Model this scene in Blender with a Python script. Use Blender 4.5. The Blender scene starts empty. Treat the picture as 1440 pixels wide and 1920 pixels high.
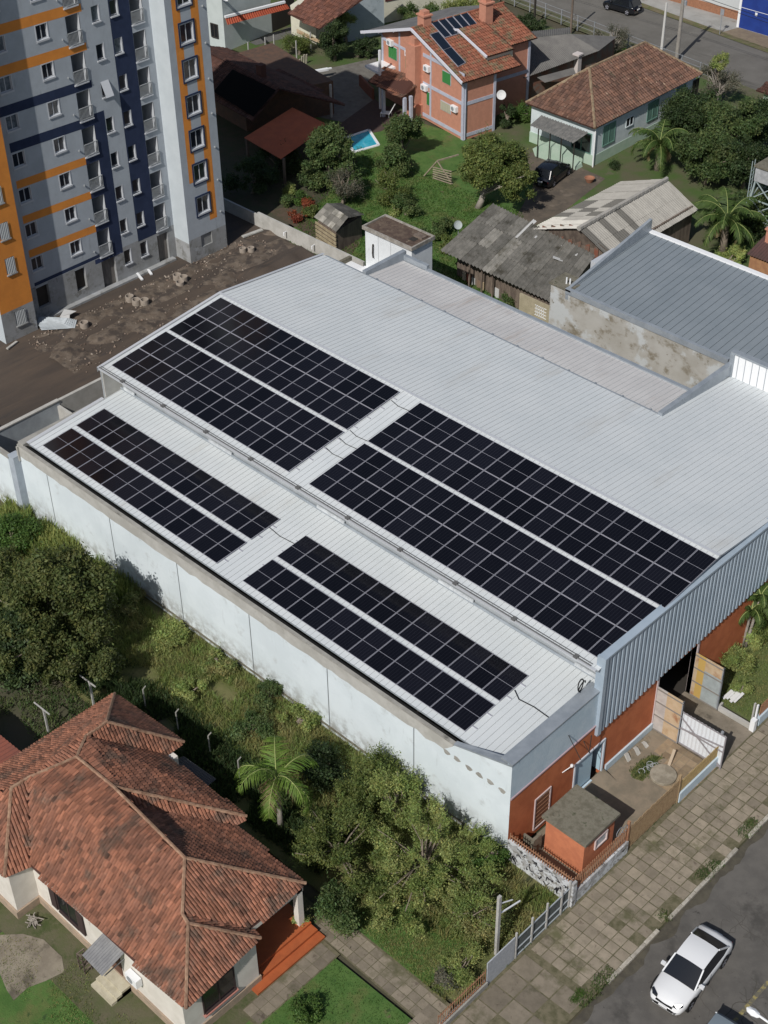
import bpy, math, random
import numpy as np
from mathutils import Vector
R = math.radians
sc = bpy.context.scene
# ------------------------------------------------------------------ camera
CAM = np.array([61.556, -40.558, 54.344]); YAW, PIT, ROL = 2.3477, 0.6739, -0.0152; FPX = 2798.07
cy, sy, cp, sp = math.cos(YAW), math.sin(YAW), math.cos(PIT), math.sin(PIT)
FW = np.array([cy*cp, sy*cp, -sp]); RT0 = np.array([sy, -cy, 0.]); UP0 = np.cross(RT0, FW)
RT = math.cos(ROL)*RT0 + math.sin(ROL)*UP0; UP = -math.sin(ROL)*RT0 + math.cos(ROL)*UP0
from mathutils import Matrix
cd = bpy.data.cameras.new('camera'); cam = bpy.data.objects.new('camera', cd); sc.collection.objects.link(cam)
m = Matrix.Identity(4)
for i in range(3): m[i][0] = RT[i]; m[i][1] = UP[i]; m[i][2] = -FW[i]; m[i][3] = CAM[i]
cam.matrix_world = m
cd.sensor_fit = 'HORIZONTAL'; cd.sensor_width = 36; cd.lens = FPX/1440*36; cd.clip_end = 2000; cd.clip_start = 1
sc.camera = cam
# ------------------------------------------------------------------ light
SUN_EL, SUN_TO = 44.0, np.array([0.27, -0.963])
w = bpy.data.worlds.new('World'); sc.world = w; w.use_nodes = True
nt = w.node_tree; sky = nt.nodes.new('ShaderNodeTexSky'); sky.sky_type = 'NISHITA'; sky.sun_disc = False
sky.sun_elevation = R(SUN_EL); sky.sun_rotation = math.atan2(SUN_TO[0], SUN_TO[1]); sky.air_density = 1.0; sky.dust_density = 1.5
nt.links.new(sky.outputs[0], nt.nodes['Background'].inputs[0]); nt.nodes['Background'].inputs[1].default_value = 0.062
ld = bpy.data.lights.new('sun', 'SUN'); ld.energy = 3.7; ld.angle = R(0.5); ld.color = (1.0, 0.965, 0.915)
lo = bpy.data.objects.new('sun', ld); sc.collection.objects.link(lo)
sv = Vector((SUN_TO[0]*math.cos(R(SUN_EL)), SUN_TO[1]*math.cos(R(SUN_EL)), math.sin(R(SUN_EL))))
lo.rotation_euler = sv.to_track_quat('Z', 'Y').to_euler(); lo.location = (0, -40, 60)
vs = sc.view_settings; vs.view_transform = 'Standard'; vs.look = 'None'; vs.exposure = 0.0; vs.gamma = 1.0
# ------------------------------------------------------------------ survey helpers: photo pixel + height -> point of the place
def ray(u, v): return FW + RT*(u-720)/FPX - UP*(v-960)/FPX
def g(u, v, z=0.0):
    d = ray(u, v); t = (z-CAM[2])/d[2]; p = CAM+t*d; return (float(p[0]), float(p[1]), float(z))
def zc(ox, oy, s): return lambda x, y, z=0.0: g(ox+x/s, oy+y/s, z)
def hz(u, v, X, Y):
    d = ray(u, v); t = ((X-CAM[0])*d[0]+(Y-CAM[1])*d[1])/(d[0]**2+d[1]**2); return float(CAM[2]+t*d[2])
def onx(u, v, X):
    d = ray(u, v); t = (X-CAM[0])/d[0]; p = CAM+t*d; return float(p[1]), float(p[2])
def ony(u, v, Y):
    d = ray(u, v); t = (Y-CAM[1])/d[1]; p = CAM+t*d; return float(p[0]), float(p[2])
# ------------------------------------------------------------------ mesh building
def V(*a): return np.array(a, float)
class MB:
    def __init__(s): s.v = []; s.f = []; s.m = []; s.t = []; s.n = 0
    def add(s, vs_, fs, mi=0, t=None):
        b = s.n; s.v.extend([tuple(map(float, p)) for p in vs_]); s.n += len(vs_)
        for f in fs: s.f.append(tuple(b+i for i in f)); s.m.append(mi); s.t.append(t if t is not None else 1.0)
        return s
    def quad(s, a, b, c, d, mi=0, t=None): return s.add([a, b, c, d], [(0, 1, 2, 3)], mi, t)
    def poly(s, pts, mi=0, t=None): return s.add(pts, [tuple(range(len(pts)))], mi, t)
    def box(s, x0, y0, z0, x1, y1, z1, mi=0, t=None):
        x0, x1 = sorted((x0, x1)); y0, y1 = sorted((y0, y1)); z0, z1 = sorted((z0, z1))
        P = [(x0,y0,z0),(x1,y0,z0),(x1,y1,z0),(x0,y1,z0),(x0,y0,z1),(x1,y0,z1),(x1,y1,z1),(x0,y1,z1)]
        return s.add(P, [(0,3,2,1),(4,5,6,7),(0,1,5,4),(1,2,6,5),(2,3,7,6),(3,0,4,7)], mi, t)
    def prism(s, pts, z0, z1, mi=0, t=None):        # pts counter-clockwise xy ; z1 may be list
        n = len(pts); zt = z1 if hasattr(z1, '__len__') else [z1]*n; zb = z0 if hasattr(z0, '__len__') else [z0]*n
        a = sum(pts[i][0]*pts[(i+1) % n][1]-pts[(i+1) % n][0]*pts[i][1] for i in range(n))
        if a < 0: pts = list(pts)[::-1]; zt = list(zt)[::-1]; zb = list(zb)[::-1]
        P = [(p[0], p[1], zb[i]) for i, p in enumerate(pts)]+[(p[0], p[1], zt[i]) for i, p in enumerate(pts)]
        return s.add(P, [tuple(range(n))[::-1], tuple(range(n, 2*n))]+[(i, (i+1) % n, n+(i+1) % n, n+i) for i in range(n)], mi, t)
    def slab(s, pts, th, mi=0, t=None):             # planar polygon thickened downward
        n = len(pts); P = [tuple(p) for p in pts]+[(p[0], p[1], p[2]-th) for p in pts]
        return s.add(P, [tuple(range(n)), tuple(range(n, 2*n))[::-1]]+[(i, n+i, n+(i+1) % n, (i+1) % n) for i in range(n)], mi, t)
    def beam(s, a, b, w_, h_, mi=0, up=(0, 0, 1), t=None):
        a = V(*a); b = V(*b); d = b-a; d /= np.linalg.norm(d)+1e-9; u = np.array(up, float)
        if abs(d@u) > .98: u = V(1, 0, 0)
        x = np.cross(d, u); x /= np.linalg.norm(x); y = np.cross(x, d)
        P = [q+x*i*w_/2+y*j*h_/2 for q in (a, b) for i, j in ((-1,-1),(1,-1),(1,1),(-1,1))]
        return s.add(P, [(0,1,2,3),(7,6,5,4),(0,4,5,1),(1,5,6,2),(2,6,7,3),(3,7,4,0)], mi, t)
    def tube(s, pts, r, n=8, mi=0, cap=True, t=None):
        pts = [V(*p) for p in pts]; k = len(pts); rr = r if hasattr(r, '__len__') else [r]*k; P = []
        ref = V(0.31, 0.17, 0.93)
        for i, p in enumerate(pts):
            d = pts[min(i+1, k-1)]-pts[max(i-1, 0)]; d /= np.linalg.norm(d)+1e-9
            q = ref if abs(d@ref) < .95 else V(1, 0, 0); x = np.cross(d, q); x /= np.linalg.norm(x); y = np.cross(d, x)
            P += [p+rr[i]*(math.cos(a)*x+math.sin(a)*y) for a in (2*math.pi*j/n for j in range(n))]
        F = [(i*n+j, i*n+(j+1) % n, (i+1)*n+(j+1) % n, (i+1)*n+j) for i in range(k-1) for j in range(n)]
        if cap: F += [tuple(range(n))[::-1], tuple(range((k-1)*n, k*n))]
        return s.add(P, F, mi, t)
    def lathe(s, c, prof, n=20, mi=0, t=None):      # prof [(r,z)]
        P = [(c[0]+r*math.cos(2*math.pi*j/n), c[1]+r*math.sin(2*math.pi*j/n), c[2]+z) for r, z in prof for j in range(n)]
        F = [(i*n+j, i*n+(j+1) % n, (i+1)*n+(j+1) % n, (i+1)*n+j) for i in range(len(prof)-1) for j in range(n)]
        return s.add(P, F, mi, t)
    def corr(s, A, B, C_, D, pitch, amp, mi=0, mi2=None, rib=None, rnd=0, rows=1):
        # A->B along the width (waves across it), D->C the opposite edge
        A, B, C_, D = V(*A), V(*B), V(*C_), V(*D); n_ = np.cross(B-A, D-A); n_ /= np.linalg.norm(n_)
        if n_[2] < 0 and abs(n_[2]) > .05: n_ = -n_
        Lw = np.linalg.norm(B-A); k = max(1, int(round(Lw/pitch)))
        prof = rib or [(0, 0), (.25, 1), (.5, 0), (.75, -1)]
        ts = []; 
        for i in range(k):
            for q, (a, h) in enumerate(prof): ts.append(((i+a)/k, h, q))
        ts.append((1, prof[0][1], 0))
        P = []
        for a, h, q in ts:
            for r_ in range(rows+1):
                f = r_/rows; P.append((A+(B-A)*a)*(1-f)+(D+(C_-D)*a)*f+n_*h*amp)
        R1 = rows+1
        for i in range(len(ts)-1):
            t = 1-rnd*random.random() if rnd and ts[i][2] == 0 else (t if rnd and i else 1)
            for r_ in range(rows):
                q = i*R1+r_; s.add([P[q], P[q+R1], P[q+R1+1], P[q+1]], [(0, 1, 2, 3)], (mi2 if (mi2 is not None and ts[i][2] in (1, 3)) else mi), t)
        return s
def link(o): sc.collection.objects.link(o)
def mk(name, mb, mats, parent=None, origin=(0, 0, 0), smooth=False, inv=None):
    me = bpy.data.meshes.new(name); mats = mats if isinstance(mats, (list, tuple)) else [mats]
    ox, oy, oz = origin
    me.from_pydata([(a-ox, b-oy, c-oz) for a, b, c in mb.v], [], mb.f)
    for q in mats: me.materials.append(q)
    if len(mats) > 1: me.polygons.foreach_set('material_index', mb.m)
    if any(x != 1.0 for x in mb.t) or any(q.get('tintmat') for q in mats):
        at = me.color_attributes.new('tint', 'FLOAT_COLOR', 'CORNER'); arr = []
        for f, t in zip(mb.f, mb.t):
            c = tuple(t) if hasattr(t, '__len__') else (t, t, t); arr.extend((c[0], c[1], c[2], 1.0)*len(f))
        at.data.foreach_set('color', arr)
    if smooth: me.polygons.foreach_set('use_smooth', [True]*len(mb.f))
    me.update(); o = bpy.data.objects.new(name, me); link(o)
    if parent is not None: o.parent = parent
    else: o.location = origin
    return o
def tag(o, label=None, cat=None, group=None, kind=None):
    if label: o['label'] = label
    if cat: o['category'] = cat
    if group: o['group'] = group
    if kind: o['kind'] = kind
    return o
class Thing:
    def __init__(s, name, label, cat, loc=(0, 0, 0), rot=0.0, group=None):
        s.e = bpy.data.objects.new(name, None); link(s.e); s.e.empty_display_size = .3
        s.loc = loc; s.rot = R(rot); s.e.location = loc; s.e.rotation_euler = (0, 0, s.rot); tag(s.e, label, cat, group)
        s.world = (rot == 0)
    def L(s, p):        # world point -> local
        x, y, z = p[0]-s.loc[0], p[1]-s.loc[1], p[2]-s.loc[2]; c, q = math.cos(s.rot), math.sin(s.rot)
        return (x*c+y*q, -x*q+y*c, z)
    def part(s, name, mb, mats, label=None, smooth=False, under=None, world=True, kind=None):
        # world=True: mb is given in world coordinates (thing not rotated) ; False: already local
        o = mk(name, mb, mats, parent=(under or s.e), origin=(s.loc if world else (0, 0, 0)), smooth=smooth)
        if label: o['label'] = label
        if kind: o['kind'] = kind
        return o
def solo(name, mb, mats, label, cat, group=None, kind=None, smooth=False):
    a = np.array(mb.v); c = ((a[:, 0].min()+a[:, 0].max())/2, (a[:, 1].min()+a[:, 1].max())/2, a[:, 2].min())
    return tag(mk(name, mb, mats, origin=tuple(map(float, c)), smooth=smooth), label, cat, group, kind)
def ground(name, mb, mats): return tag(mk(name, mb, mats), kind='structure')
def thing_slope(T, u, v, a, k):          # ray meets the roof plane z = a + k * local x
    d = ray(u, v); c, q = math.cos(T.rot), math.sin(T.rot); f = lambda x, y: x*c+y*q
    t = (a+k*f(CAM[0]-T.loc[0], CAM[1]-T.loc[1])-CAM[2])/(d[2]-k*f(d[0], d[1])); return T.L(tuple(CAM+t*d))
def copytree(o, parent=None, loc=None, rz=None, label=None):
    c = o.copy(); link(c); c.parent = parent
    if loc is not None: c.location = loc
    if rz is not None: c.rotation_euler = (0, 0, rz)
    if label: c['label'] = label
    for ch in KIDS.get(o.name, []) if False else list(o.children): copytree(ch, c)
    return c
KIDS = {}
# ------------------------------------------------------------------ materials
def M(name, c1, c2=None, scale=3., rough=.85, bump=0., bscale=20., metal=0., spec=.35, tint=False, base=None, stains=(), stretch=(1, 1, 1), lo_=.35, hi_=.65, detail=6, coat=0):
    m_ = bpy.data.materials.new(name); m_.use_nodes = True; n = m_.node_tree.nodes; l = m_.node_tree.links
    b = n['Principled BSDF']; b.inputs['Roughness'].default_value = rough; b.inputs['Metallic'].default_value = metal
    b.inputs['Specular IOR Level'].default_value = spec; b.inputs['Coat Weight'].default_value = coat
    tc = n.new('ShaderNodeTexCoord')
    def noise(sc_, st=(1, 1, 1), det=detail):
        mp = n.new('ShaderNodeMapping'); mp.inputs['Scale'].default_value = st; l.new(tc.outputs['Object'], mp.inputs[0])
        t = n.new('ShaderNodeTexNoise'); t.inputs['Scale'].default_value = sc_; t.inputs['Detail'].default_value = det; t.inputs['Roughness'].default_value = .65
        l.new(mp.outputs[0], t.inputs[0]); return t.outputs[0]
    def ramp(src, a, b_):
        r = n.new('ShaderNodeMapRange'); r.interpolation_type = 'SMOOTHSTEP'; r.inputs[1].default_value = a; r.inputs[2].default_value = b_; l.new(src, r.inputs[0]); return r.outputs[0]
    def mix(f, a, b_, mode='MIX'):
        x = n.new('ShaderNodeMix'); x.data_type = 'RGBA'; x.blend_type = mode
        if isinstance(f, float): x.inputs[0].default_value = f
        else: l.new(f, x.inputs[0])
        for i, c in ((6, a), (7, b_)):
            if isinstance(c, tuple): x.inputs[i].default_value = (*c, 1)
            else: l.new(c, x.inputs[i])
        return x.outputs[2]
    col = c1
    if c2: col = mix(ramp(noise(scale, stretch), lo_, hi_), c1, c2)
    for st in stains:       # (color, scale, lo, hi, stretch)
        col = mix(ramp(noise(st[1], st[4] if len(st) > 4 else (1, 1, 1)), st[2], st[3]), col, st[0])
    if base:        # (colour, z0, z1, scale): splash-back dirt fading out above the ground, broken by noise
        sx = n.new('ShaderNodeSeparateXYZ'); ge = n.new('ShaderNodeNewGeometry'); l.new(ge.outputs['Position'], sx.inputs[0])
        r1 = n.new('ShaderNodeMapRange'); r1.inputs[1].default_value = base[1]; r1.inputs[2].default_value = base[2]; r1.inputs[3].default_value = 1; r1.inputs[4].default_value = 0; l.new(sx.outputs[2], r1.inputs[0])
        mm = n.new('ShaderNodeMath'); mm.operation = 'MULTIPLY'; l.new(r1.outputs[0], mm.inputs[0]); l.new(ramp(noise(base[3]), .38, .62), mm.inputs[1]); col = mix(mm.outputs[0], col, base[0])
    if tint:
        a = n.new('ShaderNodeVertexColor'); a.layer_name = 'tint'; col = mix(1.0, col, a.outputs[0], 'MULTIPLY')
    if isinstance(col, tuple): b.inputs['Base Color'].default_value = (*col, 1)
    else: l.new(col, b.inputs['Base Color'])
    if bump:
        bp_ = n.new('ShaderNodeBump'); bp_.inputs['Strength'].default_value = bump; bp_.inputs['Distance'].default_value = .03
        l.new(noise(bscale, stretch, 4), bp_.inputs['Height']); l.new(bp_.outputs[0], b.inputs['Normal'])
    if tint: m_['tintmat'] = 1
    return m_
def leafmat(name, c1, c2, sc_=.8):
    m_ = M(name, c1, c2, scale=sc_, rough=.6, spec=.3, tint=True, lo_=.4, hi_=.6)
    b = m_.node_tree.nodes['Principled BSDF']
    t = m_.node_tree.nodes.new('ShaderNodeBsdfTranslucent'); t.inputs[0].default_value = (c2[0]*1.3, c2[1]*1.5, c2[2], 1)
    x = m_.node_tree.nodes.new('ShaderNodeMixShader'); x.inputs[0].default_value = .3
    o = m_.node_tree.nodes['Material Output']; l = m_.node_tree.links
    l.new(b.outputs[0], x.inputs[1]); l.new(t.outputs[0], x.inputs[2]); l.new(x.outputs[0], o.inputs[0]); return m_
rnd = random.Random(7); nr = np.random.default_rng(5)
# ------------------------------------------------------------------ roof tiles
def tiles(mb, poly, tw=.2, tl=.38, h=.05, tones=None, mi=0, mi_base=1, base=True, seed=0):
    rr = random.Random(seed); P = [V(*p) for p in poly]
    n_ = np.zeros(3)
    for i in range(len(P)): n_ += np.cross(P[i]-P[0], P[(i+1) % len(P)]-P[0])
    n_ /= np.linalg.norm(n_)
    if n_[2] < 0: n_ = -n_; P = P[::-1]
    u = np.cross(V(0, 0, 1), n_); u /= np.linalg.norm(u); v = np.cross(n_, u); O = P[0]
    q = [((p-O)@u, (p-O)@v) for p in P]
    if base: mb.slab([tuple(p-n_*.02) for p in P], .07, mi_base)
    us = [a for a, _ in q]; vs2 = [b for _, b in q]
    def inside(a, b):
        c = False; k = len(q)
        for i in range(k):
            x1, y1 = q[i]; x2, y2 = q[(i+1) % k]
            if (y1 > b) != (y2 > b) and a < (x2-x1)*(b-y1)/(y2-y1)+x1: c = not c
        return c
    from mathutils.geometry import tessellate_polygon
    tris = tessellate_polygon([[Vector((x, y, 0)) for x, y in q]]); hh_ = [(p-O)@n_ for p in P]; TR = []
    for t3 in tris:
        A2 = np.array([[q[k][0], q[k][1], 1] for k in t3]); 
        if abs(np.linalg.det(A2)) < 1e-6: continue
        TR.append((t3, np.linalg.inv(A2), np.linalg.solve(A2, np.array([hh_[k] for k in t3]))))
        if base or True: mb.add([tuple(P[k]-V(0, 0, .05)) for k in t3], [(0, 1, 2)], mi_base)
    def hpl(a_, b_):
        best = None
        for t3, inv, co in TR:
            w_ = np.array([a_, b_, 1])@inv; m_ = w_.min()
            if best is None or m_ > best[0]: best = (m_, co)
        return best[1]
    b = min(vs2)+.0
    while b < max(vs2):
        a = min(us)
        while a < max(us):
            ca, cb = a+tw/2, b+tl/2
            if inside(ca, cb):
                co = hpl(ca, cb)
                t = tones(rr, (O+u*ca+v*cb)) if tones else 1-.35*rr.random()
                ja = rr.uniform(-.012, .012); pts = []
                for vv, hh in ((b-.03, .045+rr.random()*.015), (b+tl+.01, 0.005)):
                    for x, z in ((0.02, 0), (.3, 1), (.7, 1), (.98, 0)):
                        ux = a+x*tw+ja; pts.append(O+u*ux+v*vv+n_*(hh+z*h+co[0]*ux+co[1]*vv+co[2]))
                mb.add(pts, [(0, 1, 5, 4), (1, 2, 6, 5), (2, 3, 7, 6), (0, 3, 2, 1)], mi, t)
            a += tw
        b += tl
def ridge(mb, a, b, r=.12, mi=0, tones=None, seed=1):
    rr = random.Random(seed); a = V(*a); b = V(*b); L_ = np.linalg.norm(b-a); k = max(1, int(L_/.4))
    for i in range(k):
        p = a+(b-a)*i/k; q = a+(b-a)*(i+1.08)/k; t = tones(rr, p) if tones else 1-.3*rr.random()
        mb.tube([p+V(0, 0, .02), q+V(0, 0, .05)], [r, r*.88], 6, mi, True, t)
# ------------------------------------------------------------------ foliage
class Leaves:
    def __init__(s): s.v = []; s.t = []
    def cloud(s, cs, n, size, flat=.8, tone=(.55, 1.15), up=.6, shell=.15, asp=2.0):
        n = int(n*2.6); size = size*.62; cs = np.array(cs, float)            # x,y,z,r
        wt = cs[:, 3]**2; idx = nr.choice(len(cs), n, p=wt/wt.sum())
        d = nr.normal(size=(n, 3)); d /= np.linalg.norm(d, axis=1)[:, None]
        rad = (shell+(1-shell)*nr.random(n))*cs[idx, 3]*(.85+.3*nr.random(n))
        p = cs[idx, :3]+d*rad[:, None]*np.array([1, 1, flat])*(1+.35*nr.normal(size=(n, 1))*(nr.random((n, 1)) < .25)); p[:, 2] = np.maximum(p[:, 2], .03)
        nn = nr.normal(size=(n, 3))+d*.8+np.array([0, -.15, up*1.5]); nn /= np.linalg.norm(nn, axis=1)[:, None]
        a = np.cross(nn, nr.normal(size=(n, 3))); a /= np.linalg.norm(a, axis=1)[:, None]; b = np.cross(nn, a)
        sz = size*(.6+.8*nr.random(n))[:, None]
        q = np.stack([p-a*sz*asp/2, p-b*sz/2+nn*sz*.12, p+a*sz*asp/2, p+b*sz/2+nn*sz*.12], 1)
        cl = nr.random(len(cs))*.55+.75
        t = (tone[0]+(tone[1]-tone[0])*nr.random(n))*cl[idx]
        s.v.append(q.reshape(-1, 3)); s.t.append(t)
        return s
    def sprays(s, cs, n, ln, per, size, tone=(.6, 1.25), upw=.9, asp=2.4):
        # leafy shoots growing up and outward from inside the crown: feathery, uneven outline
        cs = np.array(cs, float); c0 = cs[:, :3].mean(0); idx = nr.choice(len(cs), n); d = nr.normal(size=(n, 3)); st = cs[idx, :3]+d*cs[idx, 3][:, None]*.35
        out = (st-c0); out[:, 2] *= .6; out /= np.linalg.norm(out, axis=1)[:, None]+.3
        di = out+nr.normal(size=(n, 3))*.45+np.array([0, 0, upw]); di /= np.linalg.norm(di, axis=1)[:, None]
        L_ = ln*(.4+nr.random(n)); f = np.tile((np.arange(per)+.5)/per, n); k = np.repeat(np.arange(n), per)
        P = st[k]+di[k]*(L_[k]*f)[:, None]+np.array([0, 0, -.25])*(L_[k]*f**2)[:, None]+nr.normal(size=(n*per, 3))*size*.55
        P[:, 2] = np.maximum(P[:, 2], .03); m = n*per
        a = nr.normal(size=(m, 3))+di[k]*.9; a /= np.linalg.norm(a, axis=1)[:, None]; nn = nr.normal(size=(m, 3))+np.array([0, -.2, 1.0]); b = np.cross(nn, a); b /= np.linalg.norm(b, axis=1)[:, None]
        sz = size*(.5+.8*nr.random(m))[:, None]*(1.15-.5*f)[:, None]
        q = np.stack([P-a*sz*asp/2, P-b*sz/2, P+a*sz*asp/2, P+b*sz/2], 1); tn_ = nr.random(n)*.4+.8
        s.v.append(q.reshape(-1, 3)); s.t.append((tone[0]+(tone[1]-tone[0])*nr.random(m))*tn_[k]); return s
    def blades(s, pts, h, wd, tone=(.6, 1.2), lean=.5, per=3):
        P = np.repeat(np.array(pts, float), per, 0); n = len(P); P[:, :2] += nr.normal(size=(n, 2))*.06
        hh = h*(.5+nr.random(n))[:, None]; an = nr.random(n)*6.283; a = np.stack([np.cos(an), np.sin(an), 0*an], 1)
        ln = nr.normal(size=(n, 3))*lean; ln[:, 2] = 1; ln /= np.linalg.norm(ln, axis=1)[:, None]
        q = np.stack([P-a*wd, P+a*wd, P+ln*hh+a*wd*.4, P+ln*hh*.97-a*wd*.4], 1)
        s.v.append(q.reshape(-1, 3)); s.t.append(tone[0]+(tone[1]-tone[0])*nr.random(n)); return s
    def build(s, name, mat, parent=None, origin=(0, 0, 0)):
        v = np.concatenate(s.v)-np.array(origin); t = np.concatenate(s.t); n = len(v)//4
        me = bpy.data.meshes.new(name); me.vertices.add(len(v)); me.vertices.foreach_set('co', v.ravel())
        me.loops.add(4*n); me.loops.foreach_set('vertex_index', np.arange(4*n)); me.polygons.add(n)
        me.polygons.foreach_set('loop_start', np.arange(0, 4*n, 4)); me.polygons.foreach_set('loop_total', np.full(n, 4))
        me.update(calc_edges=True); me.materials.append(mat)
        at = me.color_attributes.new('tint', 'FLOAT_COLOR', 'CORNER')
        hue = nr.random(n)*.3-.12
        c = np.stack([t*(1+hue), t, t*(1-hue*.5), np.ones(n)], 1); at.data.foreach_set('color', np.repeat(c, 4, 0).ravel())
        o = bpy.data.objects.new(name, me); link(o)
        if parent is not None: o.parent = parent
        else: o.location = origin
        return o
def blob(cx, cy_, z, rx, ry, rz, k, r):        # k clump centres in an ellipsoid shell
    out = []
    for _ in range(k):
        d = nr.normal(size=3); d /= np.linalg.norm(d); f = (.35+.65*nr.random()**.5)
        out.append((cx+d[0]*rx*f, cy_+d[1]*ry*f, z+d[2]*rz*f, r*(.5+1.0*nr.random())))
    return out
def tree(name, label, cat, base, crowns, mat, trunkmat, n=5000, leaf=.16, tr=.15, group=None, extra=None, tone=(.55, 1.2), limbs=7, bare=0):
    base = tuple(base); T = Thing(name, label, cat, base, group=group)
    cc = np.mean([c[:3] for c in crowns], 0); mb = MB()
    top = V(cc[0], cc[1], cc[2]); b0 = V(*base); mid = b0*.45+top*.55+V(nr.normal()*.12, nr.normal()*.12, 0)
    mb.tube([b0-V(0, 0, .1), b0*.7+mid*.3+V(.05, .03, 0), mid, top], [tr*1.25, tr, tr*.75, tr*.3], 8)
    for i in nr.permutation(len(crowns))[:limbs]:
        c = V(*crowns[i][:3]); s0 = b0*.5+mid*.5 if i % 2 else mid; k = (s0+c)/2+V(0, 0, .15*np.linalg.norm(c-s0)*.3)
        mb.tube([s0, k, c], [tr*.5, tr*.3, tr*.12], 5)
    for _ in range(bare):
        c = V(*crowns[nr.integers(len(crowns))]); d = nr.normal(size=3); d[2] = abs(d[2]); e = c[:3]+d*c[3]*.6
        mb.tube([mid, (mid+e)/2+nr.normal(size=3)*.15, e], [tr*.3, tr*.2, .015], 4)
    T.part('trunk', mb, trunkmat, smooth=True)
    wisp = 1.0 if bare and leaf < .12 else .35
    Lf = Leaves().cloud(crowns, int(n*(.45 if wisp == 1.0 else .85)), leaf, tone=tone)
    Lf.sprays(crowns, int(n*(.17 if wisp == 1.0 else .05)), (.85 if wisp == 1.0 else .55)*(np.mean([c[3] for c in crowns])+.45), 11 if wisp == 1.0 else 8, leaf*.52, tone=tone)
    if extra: extra(Lf)
    Lf.build('crown', mat, T.e, base); return T
def palm(name, label, base, h, nf, fl, mat, trunkmat, droop=1.0, lean=(0, 0), tr=.16, group=None, seed=0, leafl=.55, dead=0, deadmat=None, az0=0., elev=(.1, 1.25), lw=.045):
    rr = random.Random(seed); T = Thing(name, label, 'palm tree', base, group=group)
    b = V(*base); top = b+V(lean[0], lean[1], h); mb = MB()
    mb.tube([b-V(0, 0, .1), b+(top-b)*.3, b+(top-b)*.7, top], [tr*1.3, tr, tr*.9, tr*.75], 9); T.part('trunk', mb, trunkmat, smooth=True)
    def frond(dirn, el, ln, dr, stem, leaf, wdt):
        d = V(math.cos(dirn), math.sin(dirn), 0); pts = []; p = top.copy(); e = el; k = 10
        for i in range(k+1):
            pts.append(p.copy()); p = p+(d*math.cos(e)+V(0, 0, 1)*math.sin(e))*ln/k; e -= dr*(.12+.03*i)
        stem.tube(pts, [.03-.0024*i for i in range(k+1)], 4)
        sd = np.cross(d, V(0, 0, 1))
        for i in range(1, k*4):
            f = i/4; a = int(f); q = pts[a]+(pts[min(a+1, k)]-pts[a])*(f-a); tg = pts[min(a+1, k)]-pts[a]; tg /= np.linalg.norm(tg)+1e-9
            ll = leafl*math.sin(math.pi*min(1, .12+.88*(f/k)**.8))**.5*(.8+.3*rr.random())*(.45 if f/k > .96 else 1)
            for s_ in (-1, 1):
                if rr.random() < .08: continue
                o = sd*s_*.8+tg*(.45+.35*rr.random())+V(0, 0, -.3-.45*rr.random())
                o /= np.linalg.norm(o); tip = q+o*ll; mid_ = q+o*ll*.5+V(0, 0, .05)
                leaf.quad(q-tg*lw*.7, mid_-tg*wdt, mid_+tg*wdt, q+tg*lw*.7, 0, .7+.5*rr.random()); leaf.quad(mid_-tg*wdt, tip+V(0,0,-.04), tip, mid_+tg*wdt, 0, .7+.5*rr.random())
    for i in range(nf):
        st, lf = MB(), MB(); a = az0+i*2.399+rr.uniform(-.2, .2); e = elev[0]+(elev[1]-elev[0])*((i+.5)/nf)
        frond(a, e, fl*(.85+.25*rr.random()), droop, st, lf, lw)
        o = T.part('frond', lf, mat, smooth=False); T.part('frond_stem', st, mat_stem, under=o).parent = o
    for i in range(dead):
        st, lf = MB(), MB(); frond(az0+i*2.1+.5, -.55, fl*.62, .7, st, lf, lw); T.part('dead_frond', lf, deadmat)
    return T
# ------------------------------------------------------------------ palette
white_wall = M('white_plaster', (.69, .755, .785), (.625, .69, .72), scale=.5, bump=.2, base=((.27, .27, .25), .2, 1.9, 1.6), stains=[((.45, .49, .50), 2.2, .60, .80, (1.6, 1, .22)), ((.52, .56, .57), .8, .56, .72)])
concrete = M('bare_concrete', (.36, .35, .32), (.27, .26, .235), scale=1.2, bump=.3, stains=[((.13, .125, .11), .9, .6, .74)])
concrete_l = M('pale_concrete', (.47, .46, .43), (.38, .37, .34), scale=1.0, bump=.25, stains=[((.2, .19, .16), 1.1, .62, .8)])
mossy = M('mossy_concrete', (.125, .115, .085), (.20, .185, .145), scale=2.5, bump=.4, stains=[((.06, .065, .035), 2.5, .55, .7)])
roofw = M('pale_metal_roof', (.56, .595, .61), (.61, .64, .65), scale=.25, rough=.5, spec=.4, stains=[((.50, .50, .48), .5, .55, .8, (1, .25, 1)), ((.42, .41, .39), 5, .66, .8, (2, .15, 1))])
roofw_old = M('weathered_metal_roof', (.50, .49, .485), (.57, .56, .55), scale=.35, rough=.55, spec=.4, stains=[((.34, .27, .22), .22, .50, .66, (1.4, .2, 1)), ((.40, .37, .34), 3, .6, .75, (2, .2, 1))])
seam = M('dirty_roof_seam', (.31, .325, .335), (.39, .40, .41), scale=2, rough=.6)
flash = M('galvanised_flashing', (.30, .335, .37), (.37, .405, .44), scale=1.5, rough=.45, metal=.3)
flash_l = M('pale_flashing', (.56, .58, .61), rough=.45, metal=.2)
clad = M('pale_blue_cladding', (.31, .38, .45), (.36, .43, .50), scale=.8, rough=.45, spec=.5)
blueband = M('pale_blue_plaster', (.45, .55, .62), (.52, .61, .67), scale=1.5, bump=.4, bscale=8, stains=[((.28, .33, .38), 3, .62, .75)])
brickpaint = M('terracotta_painted_wall', (.40, .115, .045), (.49, .15, .06), scale=1.3, bump=.15, stains=[((.2, .06, .03), 1.2, .6, .8)])
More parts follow.
